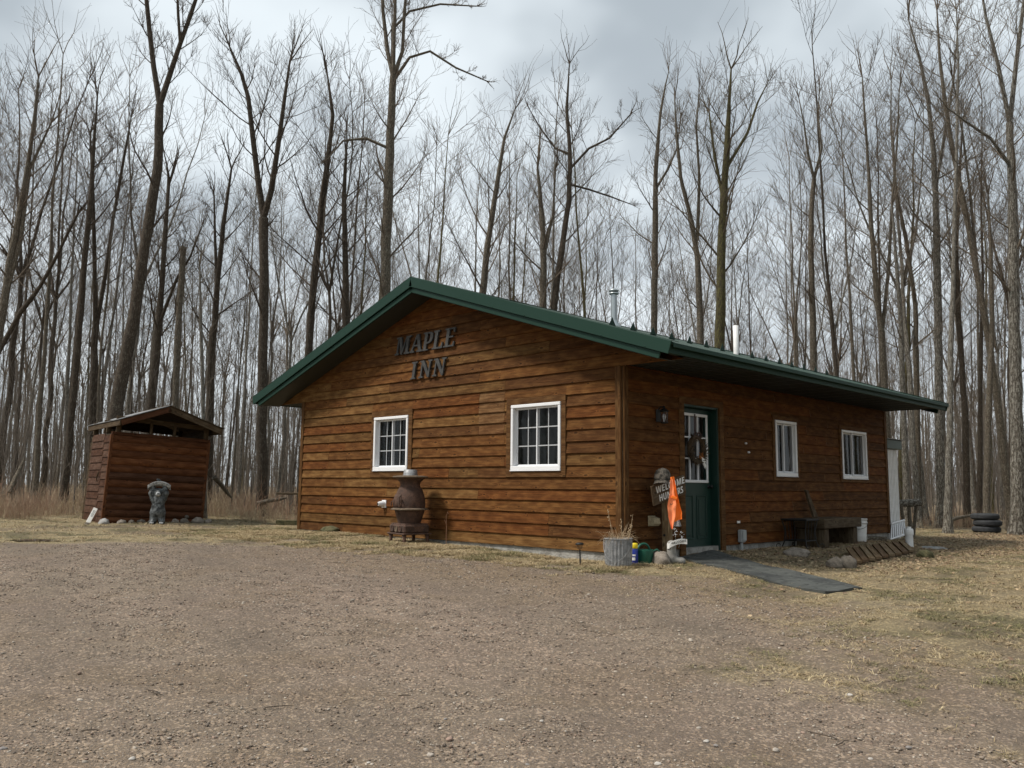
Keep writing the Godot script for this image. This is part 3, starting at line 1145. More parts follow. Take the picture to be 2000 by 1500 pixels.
func build_roof(house: Node3D) -> void:
	var rf := holder("roof", house)
	var z0 := RAKE
	var z1 := -LEN - 0.42
	var half := -MID + OVER
	var ang := atan(PITCH)
	for side in [1.0, -1.0]:
		var slope_len := half / cos(ang) + 0.05
		# local frame: x down the slope, y off the roof, z along the ridge
		var bx := Vector3(side * cos(ang), -sin(ang), 0)
		var by := Vector3(side * sin(ang), cos(ang), 0)
		var bz := Vector3(0, 0, 1)
		var B := Basis(bx, by, bx.cross(by))
		var top := Vector3(MID, roof_y(MID), 0)
		var zz := z0 - 0.01
		while zz > z1 + 0.02:
			var wd := minf(0.92, zz - z1)
			var pn := MB.new()
			pn.box(top + bx * slope_len * 0.5 + bz * (zz - wd / 2) - by * 0.006, Vector3(slope_len, 0.006, wd - 0.0015), B)
			var r := 0.0
			while r < wd - 0.06:
				# trapezoid rib
				var c := zz - 0.03 - r
				var p0 := top + bz * c - by * 0.003
				var pr := PackedVector2Array([Vector2(-0.026, 0), Vector2(0.026, 0), Vector2(0.011, 0.016), Vector2(-0.011, 0.016)])
				for i in 4:
					var q0 := pr[i]
					var q1 := pr[(i + 1) % 4]
					var a := p0 + bz * q0.x + by * q0.y
					var b := p0 + bz * q1.x + by * q1.y
					pn.quad(a, b, b + bx * slope_len, a + bx * slope_len)
				var e := p0 + bx * slope_len
				pn.quad(e + bz * pr[0].x + by * pr[0].y, e + bz * pr[1].x + by * pr[1].y, e + bz * pr[2].x + by * pr[2].y, e + bz * pr[3].x + by * pr[3].y)
				r += 0.2286
			part("roof_panel", pn, M.roof, rf)
			zz -= 0.9144
		# rake trim: upper and lower metal bands with a step between, at front and back
		for zr in [z0, z1]:
			var o := 1.0 if zr == z0 else -1.0
			# two lapped lengths, with screws through the upper band
			for lap in [[0.0, 0.47, 0.0], [0.455, 1.0, 0.0022]]:
				var tr := MB.new()
				var ln: float = (slope_len - 0.01) * (lap[1] - lap[0])
				var ct: float = (slope_len - 0.01) * (lap[0] + lap[1]) * 0.5
				var pr: float = lap[2]
				tr.cbox(top + bx * ct - by * 0.052 + bz * (zr + o * (0.006 + pr)), Vector3(ln, 0.150, 0.022), 0.004, B)
				tr.cbox(top + bx * ct + by * (0.026 + pr) + bz * (zr - o * 0.06), Vector3(ln, 0.006, 0.15), 0.002, B)
				var nsc := int(ln / 0.6)
				for q in nsc:
					tr.lathe([Vector2(0.009, 0.0), Vector2(0.008, 0.005), Vector2(0.0, 0.006)], 6, Transform3D(Basis(Vector3(1, 0, 0), PI / 2 * o), top + bx * (ct - ln * 0.5 + (q + 0.5) * ln / nsc) - by * 0.11 + bz * (zr + o * (0.017 + pr))))
				part("rake_trim", tr, M.roof_trim, rf)
			var lw := MB.new()
			lw.cbox(top + bx * (slope_len * 0.5 - 0.07) - by * 0.168 + bz * (zr - o * 0.022), Vector3(slope_len - 0.14, 0.078, 0.020), 0.004, B)
			part("rake_trim", lw, M.roof_trim, rf)
		# soffit under the rake overhang and under the eave
		for zr in [[0.03, z0 - 0.035], [z1 + 0.035, -LEN - 0.11]]:
			var so := MB.new()
			so.box(top + bx * (slope_len * 0.5 - 0.09) - by * 0.205 + bz * ((zr[0] + zr[1]) / 2), Vector3(slope_len - 0.2, 0.010, zr[1] - zr[0]), B)
			part("soffit", so, M.soffit, rf)
		var ex: float = MID + side * half
		var wx := 0.026 if side > 0 else -WID - 0.026
		var seg := 0
		var zc := 0.0
		while zc > z1 + 0.03:
			# eave soffit: ribbed panels running out from the wall
			var wd := minf(0.4, zc - z1 - 0.02)
			var so := MB.new()
			so.box(Vector3((wx + ex - side * 0.03) / 2, 2.318, zc - wd / 2), Vector3(absf(ex - wx) - 0.04, 0.010, wd - 0.002))
			for q in 3:
				so.box(Vector3((wx + ex - side * 0.03) / 2, 2.310, zc - 0.06 - q * 0.12), Vector3(absf(ex - wx) - 0.045, 0.009, 0.02))
			if wd > 0.35:
				part("soffit_panel", so, M.soffit, rf)
			zc -= 0.4
			seg += 1
		var fa := MB.new()
		fa.cbox(Vector3(ex - side * 0.012, 2.352, (z0 + z1) / 2), Vector3(0.022, 0.105, z0 - z1 - 0.03), 0.004)
		part("fascia", fa, M.roof_trim, rf)
		var dr := MB.new()
		dr.cbox(Vector3(ex + side * 0.050, 2.388, (z0 + z1) / 2), Vector3(0.012, 0.052, z0 - z1 - 0.03), 0.003)
		part("drip_edge", dr, M.roof_trim, rf)
	# ridge cap
	var rc := MB.new()
	for side in [1.0, -1.0]:
		var bx := Vector3(side * cos(ang), -sin(ang), 0)
		var by := Vector3(side * sin(ang), cos(ang), 0)
		rc.box(Vector3(MID, roof_y(MID) + 0.024, (z0 + z1) / 2) + bx * 0.09, Vector3(0.18, 0.003, z0 - z1 + 0.02), Basis(bx, by, bx.cross(by)))
	part("ridge_cap", rc, M.roof_trim, rf)
	# snow guards: small bent triangles in a row up the slope
	var gm := MB.new()
	gm.prism(PackedVector2Array([Vector2(-0.085, 0), Vector2(0.085, 0), Vector2(0.0, 0.13)]), 0.004, Transform3D(Basis(Vector3(0, 1, 0), PI / 2), Vector3.ZERO))
	gm.box(Vector3(0.05, 0.004, 0), Vector3(0.1, 0.004, 0.12), Basis(Vector3(0, 0, 1), -ang))
	var gmesh := gm.mesh()
	for i in 15:
		var x0 := -1.0
		var g := part_mesh("snow_guard", gmesh, M.roof_trim, rf)
		g.position = Vector3(x0, roof_y(x0) + 0.012, -1.1 - 0.5 * i)
	# flue with a ringed cap, and a plastic vent pipe
	var xf := Transform3D(Basis(), Vector3(-2.2, roof_y(-2.2) - 0.05, -2.7))
	var fl := MB.new()
	fl.lathe([Vector2(0.052, 0.0), Vector2(0.052, 0.60), Vector2(0.0, 0.60)], 20, xf)
	fl.lathe([Vector2(0.12, 0.02), Vector2(0.056, 0.14), Vector2(0.056, 0.15)], 20, xf)
	var flue := part("flue", fl, M.steel, rf)
	var cp := MB.new()
	cp.lathe([Vector2(0.055, 0.58), Vector2(0.082, 0.59), Vector2(0.082, 0.612), Vector2(0.055, 0.62)], 20, xf)
	cp.lathe([Vector2(0.0, 0.635), Vector2(0.078, 0.635), Vector2(0.086, 0.655), Vector2(0.06, 0.675), Vector2(0.0, 0.68)], 20, xf)
	part("flue_cap", cp, M.steel, rf)
	var pv := MB.new()
	var xv := Transform3D(Basis(), Vector3(-1.0, roof_y(-1.0) - 0.05, -4.55))
	pv.lathe([Vector2(0.047, 0.0), Vector2(0.047, 0.56), Vector2(0.042, 0.562), Vector2(0.042, 0.3)], 18, xv)
	part("vent_pipe", pv, M.white_plastic, rf)

# ---------------------------------------------------------------- the small shed
func build_shed() -> void:
	var at := Vector3(-10.549, 0.02, 2.245)
	var along := Vector3(0.20, 0, -1.68).normalized()
	var s := thing("plank_shed", "small dark plank shed with open gap under its low gable roof", "shed", at)
	var out := Vector3(0, 1, 0).cross(along) * -1.0
	out = along.cross(Vector3.UP)
	# local x runs along the front, z points out of it
	s.basis = Basis(along, Vector3.UP, along.cross(Vector3.UP)) * Basis(Vector3(0, 0, 1), deg_to_rad(-2.6))
	var W := 1.84
	var D := 1.70
	var Ht := 1.70
	var wall := holder("wall", s)
	var rows := 12
	var rh := Ht / rows
	for k in rows:
		# rounded log siding on the front
		var mb := MB.new()
		var y0 := k * rh
		var prof := []
		for i in 6:
			var t := i / 5.0
			prof.append(Vector2(0.002 + 0.046 * pow(sin(PI * (0.10 + 0.85 * t)), 0.7), y0 + rh * t * 0.985))
		for i in 5:
			var p0: Vector2 = prof[i]
			var p1: Vector2 = prof[i + 1]
			var uo := Vector2(k * 0.77, k * 0.31)
			mb.quad(Vector3(0.0, p0.y, p0.x), Vector3(W, p0.y, p0.x), Vector3(W, p1.y, p1.x), Vector3(0.0, p1.y, p1.x), uo + Vector2(0, p0.y), uo + Vector2(W, p0.y), uo + Vector2(W, p1.y), uo + Vector2(0, p1.y))
		mb.box(Vector3(W / 2, y0 + rh / 2, -0.01), Vector3(W, rh * 0.985, 0.024))
		part("plank", mb, M.shed[[0, 1, 1, 3, 1, 0, 3, 0, 2, 0, 2, 0][k]], wall)
	var capb := MB.new()
	capb.cbox(Vector3(W / 2, Ht + 0.03, 0.0), Vector3(W + 0.04, 0.06, 0.07), 0.005)
	part("top_rail", capb, M.shed[1], wall)
	# door side: lapped boards in two widths with a seam, the boards of the door a shade greyer
	var side := holder("wall", s)
	for k in 12:
		var y0 := k * rh
		for seg in [[0.05, 0.52, 1], [0.53, 1.50, 0]]:
			var mb := MB.new()
			var a: float = seg[0]
			var b: float = seg[1]
			var yo := 0.0 if seg[2] == 1 else 0.045
			var m: Material = M.shed_door if (k + int(seg[2])) % 3 != 0 else M.shed[3]
			var uo := Vector2(k * 0.53 + a, k * 0.21)
			var q := func(zz: float, y: float, t: float) -> Vector3:
				return Vector3(-t, y, -zz)
			var yb := y0 + yo
			mb.quad(q.call(b, yb, 0.026), q.call(a, yb, 0.026), q.call(a, yb + rh, 0.008), q.call(b, yb + rh, 0.008), uo, uo + Vector2(b - a, 0), uo + Vector2(b - a, rh), uo + Vector2(0, rh))
			mb.quad(q.call(b, yb, 0.0), q.call(a, yb, 0.0), q.call(a, yb, 0.026), q.call(b, yb, 0.026))
			mb.quad(q.call(a, yb, 0.026), q.call(a, yb, 0.0), q.call(a, yb + rh, 0.0), q.call(a, yb + rh, 0.008))
			mb.quad(q.call(b, yb, 0.0), q.call(b, yb, 0.026), q.call(b, yb + rh, 0.008), q.call(b, yb + rh, 0.0))
			part("plank", mb, m, side)
	var inner := MB.new()
	inner.box(Vector3(0.02, Ht / 2 + 0.02, -D / 2 - 0.02), Vector3(0.03, Ht, D - 0.08))
	inner.box(Vector3(W - 0.02, Ht / 2, -D / 2), Vector3(0.04, Ht, D))
	inner.box(Vector3(W / 2, Ht / 2 - 0.05, -D), Vector3(W, Ht - 0.1, 0.04))
	# gable boards close the back and the far side up to the roof
	inner.prism(PackedVector2Array([Vector2(0.02, 1.93), Vector2(1.90, 1.90), Vector2(1.90, 1.93), Vector2(0.88, 2.27), Vector2(0.02, 1.95)]), 0.03, Transform3D(Basis(), Vector3(0, 0, -D - 0.02)))
	inner.box(Vector3(W - 0.02, Ht + 0.13, -D / 2 - 0.1), Vector3(0.04, 0.25, D - 0.25))
	part("lining", inner, M.shed_raw, s)
	for c in [Vector3(-0.01, Ht / 2 + 0.0, 0.012), Vector3(W + 0.004, Ht / 2, 0.012)]:
		var cb := MB.new()
		cb.cbox(c, Vector3(Ht, 0.055, 0.06), 0.004, Basis(Vector3(0, 1, 0), Vector3(-1, 0, 0), Vector3(0, 0, 1)))
		part("corner_board", cb, M.shed[0], s)
	# posts carrying the roof, left bare
	for c in [Vector3(0.1, 0, -0.02), Vector3(0.70, 0, -0.02), Vector3(1.15, 0, -0.02), Vector3(W - 0.06, 0, -0.02), Vector3(0.06, 0, -D + 0.04), Vector3(W - 0.06, 0, -D + 0.04), Vector3(0.05, 0, -0.55), Vector3(0.05, 0, -0.75)]:
		var hgt := 0.24 if c.x > 0.3 and c.x < 1.4 else 0.26
		var pb := MB.new()
		pb.cbox(Vector3(c.x, Ht + 0.06 + hgt / 2, c.z), Vector3(hgt, 0.05 if hgt < 0.25 else 0.09, 0.06), 0.003, Basis(Vector3(0, 1, 0), Vector3(-1, 0, 0), Vector3(0, 0, 1)))
		part("post", pb, M.shed_raw, s)
	var beam := MB.new()
	beam.cbox(Vector3(W / 2, Ht + 0.31, -0.05), Vector3(W - 0.1, 0.09, 0.04), 0.003, Basis(Vector3(0, 0, 1), deg_to_rad(-1.5)))
	part("beam", beam, M.shed_raw, s)
	# roof: left slope longer than the right
	var apex := Vector2(0.88, 2.33)
	var zf := 0.46
	var zb := -D - 0.40
	var rf := holder("roof", s)
	for e in [Vector2(0.0, 1.98), Vector2(1.96, 1.98)]:
		var d: Vector2 = e - apex
		var L := d.length()
		var dn := d / L
		var up := Vector2(-dn.y, dn.x)
		if up.y < 0:
			up = -up
		var B := Basis(Vector3(dn.x, dn.y, 0), Vector3(up.x, up.y, 0), Vector3(dn.x, dn.y, 0).cross(Vector3(up.x, up.y, 0)))
		var m: Vector2 = (apex + e) / 2
		var sheet := MB.new()
		sheet.box(Vector3(m.x, m.y, (zf + zb) / 2), Vector3(L + 0.03, 0.012, zf - zb + 0.03), B)
		part("roofing", sheet, M.galv if d.x < 0 else M.grey_wood, rf)
		var deck := MB.new()
		deck.box(Vector3(m.x, m.y, (zf + zb) / 2) - Vector3(up.x, up.y, 0) * 0.018, Vector3(L - 0.02, 0.02, zf - zb - 0.02), B)
		part("decking", deck, M.shed_raw, rf)
		var fb := MB.new()
		var cuts := [[0.0, 1.0]]
		for q in cuts:
			var fm := MB.new()
			var c: Vector2 = apex + d * ((q[0] + q[1]) / 2)
			fm.cbox(Vector3(c.x, c.y, zf - 0.02) - Vector3(up.x, up.y, 0) * 0.075, Vector3(L * (q[1] - q[0]) - 0.004, 0.105, 0.035), 0.004, B, Vector2(q[0] * 2.0, d.x))
			part("fascia", fm, M.shed[1] if q[0] == 0.0 and d.x < 0 else M.shed_raw, rf)
		var ef := MB.new()
		ef.cbox(Vector3(e.x, e.y - 0.07, (zf + zb) / 2 - 0.02) - Vector3(dn.x, 0, 0) * 0.02, Vector3(0.03, 0.10, zf - zb - 0.06), 0.004)
		part("fascia", ef, M.shed_raw, rf)
	# crooked branch for a door pull
	var hb := MB.new()
	hb.tube(PackedVector3Array([Vector3(-0.03, 1.0, -0.62), Vector3(-0.05, 0.93, -0.60), Vector3(-0.05, 0.88, -0.66), Vector3(-0.03, 0.80, -0.68)]), PackedFloat32Array([0.012, 0.013, 0.012, 0.008]), 7)
	part("door_pull", hb, M.shed_raw, s)

	# stones along the foot of the shed
	var fwd := along.cross(Vector3.UP)
	var spots := [[-0.02, 0.16, 0.17, 2], [0.30, 0.14, 0.12, 0], [0.47, 0.16, 0.11, 1], [0.66, 0.13, 0.12, 1], [0.82, 0.14, 0.08, 0], [1.28, 0.15, 0.13, 0], [1.45, 0.17, 0.14, 1], [1.53, 0.07, 0.08, 1], [1.72, 0.18, 0.18, 0], [1.93, 0.16, 0.13, 0], [-0.33, 0.25, 0.07, 1]]
	var names := ["pale grey rounded stone at the front corner of the plank shed", "brown stone beside the pale corner stone of the plank shed", "dark brown stone third along the shed's foot from the door corner", "flat dark stone under the shed's lowest plank", "small stone beside the bear statue's foot on the door side", "light stone on the far side of the bear statue", "brown stone leaning under the smallest stone by the shed", "small upright stone on top of the row by the shed", "largest tan stone at the far corner of the plank shed", "rounded stone just past the far corner of the plank shed", "small dark stone in front of the leaning white sign"]
	for i in spots.size():
		var q: Array = spots[i]
		var p: Vector3 = at + along * q[0] + fwd * (q[1] + 0.03)
		if i == 7:
			p = on_ground(p) + Vector3(0, 0.10, 0)
		else:
			p = on_ground(p)
		var st := rock(100 + i, Vector3(q[2], q[2] * 0.62, q[2] * 0.75) * 0.72, M.stone[q[3]])
		st.name = numbered("stone")
		add_child(st)
		st.position = p + Vector3(0, q[2] * 0.12, 0)
		st.rotation.y = i * 1.3
		tag(st, names[i], "stone", "stones along the foot of the shed")

func rock(sd: int, s: Vector3, m: Material, mb_only := false) -> MeshInstance3D:
	var mb := MB.new()
	var nz := noise(sd, 0.9, 3)
	var U := 20
	var V := 12
	for j in V + 1:
		var ph := PI * j / V
		for i in U + 1:
			var th := TAU * i / U
			var d := Vector3(sin(ph) * cos(th), cos(ph), sin(ph) * sin(th))
			var r := 1.0 + 0.30 * nz.get_noise_3dv(d * 1.3) + 0.10 * nz.get_noise_3dv(d * 3.6)
			# flatten some faces
			for k in 4:
				var fd := Vector3(cos(k * 2.1 + sd), 0.4 * sin(k * 1.7 + sd), sin(k * 2.1 + sd)).normalized()
				var dd := (d * r).dot(fd)
				if dd > 0.82:
					r *= 0.82 / dd
			mb.v.append(Vector3(d.x * s.x, d.y * s.y, d.z * s.z) * r)
			mb.uv.append(Vector2(float(i) / U, float(j) / V))
	for j in V:
		for i in U:
			var a := j * (U + 1) + i
			var b := a + U + 1
			mb.ix.append_array(PackedInt32Array([a, b, a + 1, a + 1, b, b + 1]))
	mb.smooth()
	for j in V + 1:
		mb.n[j * (U + 1) + U] = mb.n[j * (U + 1)]
	var o := MeshInstance3D.new()
	o.mesh = mb.mesh()
	o.material_override = m
	return o

# ---------------------------------------------------------------- the wood
var tr := RandomNumberGenerator.new()

func limb(mb: MB, p: Vector3, d: Vector3, length: float, r0: float, level: int, kids: float) -> void:
	# level 1 limb, 2 branch, 3 twig
	var segs: int = [0, 6, 4, 3][level]
	var sides: int = [0, 5, 4, 3][level]
	var pts := PackedVector3Array([p])
	var rad := PackedFloat32Array([r0])
	var dir := d.normalized()
	var q := p
	var st := length / segs
	var wob: float = [0.0, 0.13, 0.20, 0.26][level]
	var rise: float = [0.0, 0.10, 0.09, 0.10][level]
	var rend: float = maxf(r0 * 0.22, 0.0026)
	for i in segs:
		dir = (dir + Vector3(tr.randf_range(-wob, wob), tr.randf_range(-wob, wob) + rise, tr.randf_range(-wob, wob))).normalized()
		q += dir * st
		pts.append(q)
		rad.append(lerpf(r0, rend, float(i + 1) / segs))
		if level < 3 and (i > 0 or level == 2):
			var cnt := kids * (1.45 if level == 1 else 1.05)
			var k := int(cnt) + (1 if tr.randf() < cnt - int(cnt) else 0)
			for j in k:
				var t := tr.randf()
				var b := pts[i].lerp(pts[i + 1], t)
				var side := dir.cross(Vector3(tr.randf_range(-1, 1), tr.randf_range(-1, 1), tr.randf_range(-1, 1))).normalized()
				var cd := (dir * tr.randf_range(0.55, 1.0) + side * tr.randf_range(0.5, 0.95) + Vector3(0, 0.22, 0)).normalized()
				var rr := lerpf(rad[i], rad[i + 1], t)
				var cl := length * (tr.randf_range(0.34, 0.62) if level == 1 else tr.randf_range(0.40, 0.80)) * (1.0 - 0.35 * float(i) / segs)
				limb(mb, b, cd, cl, maxf(rr * tr.randf_range(0.40, 0.6), 0.0045 if level == 1 else 0.003), level + 1, kids)
	mb.tube(pts, rad, sides, false, 0.8, 1.0)
	if level == 1:
		# fork at the tip
		for j in 3:
			limb(mb, q, (dir + Vector3(tr.randf_range(-0.5, 0.5), tr.randf_range(0.0, 0.4), tr.randf_range(-0.5, 0.5))).normalized(), length * 0.3, rend, 3, kids)

func stem_limbs(crown: MB, pts: PackedVector3Array, rad: PackedFloat32Array, count: int, from: float, reach: float, kids: float, steep := 0.75) -> void:
	# limbs along one stem, from a share of its length upwards
	var L := 0.0
	for i in pts.size() - 1:
		L += pts[i].distance_to(pts[i + 1])
	var a := tr.randf() * TAU
	for k in count:
		var t := lerpf(from, 0.985, pow((k + tr.randf() * 0.8) / count, 0.9))
		var s := t * L
		var i := 0
		while i < pts.size() - 2 and s > pts[i].distance_to(pts[i + 1]):
			s -= pts[i].distance_to(pts[i + 1])
			i += 1
		var f := s / pts[i].distance_to(pts[i + 1])
		var p := pts[i].lerp(pts[i + 1], f)
		var r := lerpf(rad[i], rad[i + 1], f)
		var ax := (pts[i + 1] - pts[i]).normalized()
		a += 2.4 + tr.randf_range(-0.5, 0.5)
		var side := Vector3(cos(a), 0, sin(a))
		var up := tr.randf_range(0.55, 1.25) * steep
		var d := (side * 0.75 + ax * up).normalized()
		var shape := 1.0 - 0.55 * smoothstep(0.55, 1.0, t)
		limb(crown, p, d, reach * shape * tr.randf_range(0.6, 1.15), clampf(r * tr.randf_range(0.20, 0.34), 0.007, 0.030), 1, kids)
	# leader tip
	var e := pts.size() - 1
	if rad[e] > 0.055:
		return
	for j in 3:
		limb(crown, pts[e], ((pts[e] - pts[e - 1]).normalized() + Vector3(tr.randf_range(-0.45, 0.45), 0.1, tr.randf_range(-0.45, 0.45))), reach * 0.55, rad[e], 2, kids)

func flare(mb: MB, pts: PackedVector3Array, rad: PackedFloat32Array, sides := 9) -> void:
	# trunk with a root flare, its outline a little uneven
	var p2 := PackedVector3Array()
	var r2 := PackedFloat32Array()
	var ax := (pts[1] - pts[0]).normalized()
	for s in [[-0.15, 1.75], [0.05, 1.45], [0.22, 1.18]]:
		p2.append(pts[0] + ax * float(s[0]))
		r2.append(rad[0] * float(s[1]))
	for i in range(1, pts.size()):
		var a := p2[p2.size() - 1]
		var ra := r2[r2.size() - 1]
		var n := 1 + int(a.distance_to(pts[i]) / 0.55)
		for k in range(1, n + 1):
			var t := float(k) / n
			var lim := rad[i]
			p2.append(a.lerp(pts[i], t) + (Vector3(tr.randf_range(-1, 1), 0, tr.randf_range(-1, 1)) * lim * 0.16 if k < n else Vector3.ZERO))
			r2.append(lerpf(minf(ra, rad[0] * 1.02), lim, t) * tr.randf_range(0.93, 1.08))
	mb.tube(p2, r2, sides, true, 1.6, 2.0)

func variant(kind: int, hgt: float, r0: float, sd: int, forked: bool, kids := 1.0) -> Node3D:
	tr.seed = sd
	var root := Node3D.new()
	var tb := MB.new()
	var cb := MB.new()
	var pts := PackedVector3Array()
	var rad := PackedFloat32Array()
	var lean := Vector3(tr.randf_range(-0.06, 0.06), 0, tr.randf_range(-0.06, 0.06))
	var q := Vector3.ZERO
	var top := hgt * (0.5 if forked else 0.93)
	var n := 9
	for i in n + 1:
		var t := float(i) / n
		pts.append(Vector3(0, t * top, 0) + lean * top * t + Vector3(tr.randf_range(-1, 1), 0, tr.randf_range(-1, 1)) * 0.035 * minf(1.0, t * 4.0))
		rad.append(lerpf(r0, r0 * (0.62 if forked else 0.16), pow(t, 0.9)))
	flare(tb, pts, rad, 9)
	var reach := hgt * 0.22
	if forked:
		var a := tr.randf() * TAU
		for f in 2:
			a += PI * tr.randf_range(0.8, 1.2)
			var sp := PackedVector3Array([pts[n]])
			var sr := PackedFloat32Array([r0 * 0.5])
			var d := (Vector3(cos(a), 0, sin(a)) * 0.26 + Vector3.UP).normalized()
			var c := pts[n]
			for i in 6:
				d = (d + Vector3(tr.randf_range(-0.1, 0.1), 0.06, tr.randf_range(-0.1, 0.1))).normalized()
				c += d * hgt * 0.46 / 6.0
				sp.append(c)
				sr.append(lerpf(r0 * 0.5, r0 * 0.13, (i + 1) / 6.0))
			tb.tube(sp, sr, 7, true, 1.6, 1.0)
			stem_limbs(cb, sp, sr, 9, 0.12, reach * 0.8, kids)
		stem_limbs(cb, pts, rad, 3, 0.6, reach * 0.8, kids)
	else:
		stem_limbs(cb, pts, rad, 14, 0.42, reach, kids)
	var t1 := MeshInstance3D.new()
	t1.name = "trunk"
	t1.mesh = tb.mesh()
	t1.material_override = M.bark[kind]
	root.add_child(t1)
	var t2 := MeshInstance3D.new()
	t2.name = "crown"
	t2.mesh = cb.mesh()
	t2.material_override = M.twig[kind]
	root.add_child(t2)
	return root

func feature(sd: int, kind: int, depth: float, stems: Array, opt: Dictionary, label: String) -> void:
	# a tree seen well enough to follow its stems; points are x, y, width in photograph pixels at the tree's distance
	tr.seed = sd
	var first: Array = stems[0][0]
	var p0 := pd(first[0], first[1], depth)
	var base := on_ground(p0)
	var root := thing("bare_tree", label, "tree", base, 0.0, "bare trees of the wood")
	var tb := MB.new()
	var cb := MB.new()
	var k := depth / F
	for si in stems.size():
		var st: Array = stems[si]
		var pts := PackedVector3Array()
		var rad := PackedFloat32Array()
		if si == 0:
			pts.append(Vector3.ZERO)
			rad.append(first[2] * k * 0.5)
		var off: float = 0.0 if si == 0 else tr.randf_range(-0.4, 0.4)
		for i in st.size():
			var q: Array = st[i]
			if si == 0 and i == 0 and absf(p0.y - base.y) < 0.6:
				continue
			var dd := depth + (off * minf(1.0, i / 2.0))
			pts.append(pd(q[0], q[1], dd) - base)
			rad.append(q[2] * k * 0.5)
		if si == 0:
			flare(tb, pts, rad, 10)
		else:
			tb.tube(pts, rad, 7, true, 1.6, 1.0)
		var o: Array = opt.limbs[si] if si < opt.limbs.size() else [0, 0.5, 1.0]
		if o[0] > 0:
			stem_limbs(cb, pts, rad, o[0], o[1], o[2], opt.get("kids", 1.0), opt.get("steep", 0.75))
	part("trunk", tb, M.bark[kind], root)
	if cb.v.size() > 0:
		part("crown", cb, M.twig[kind], root)

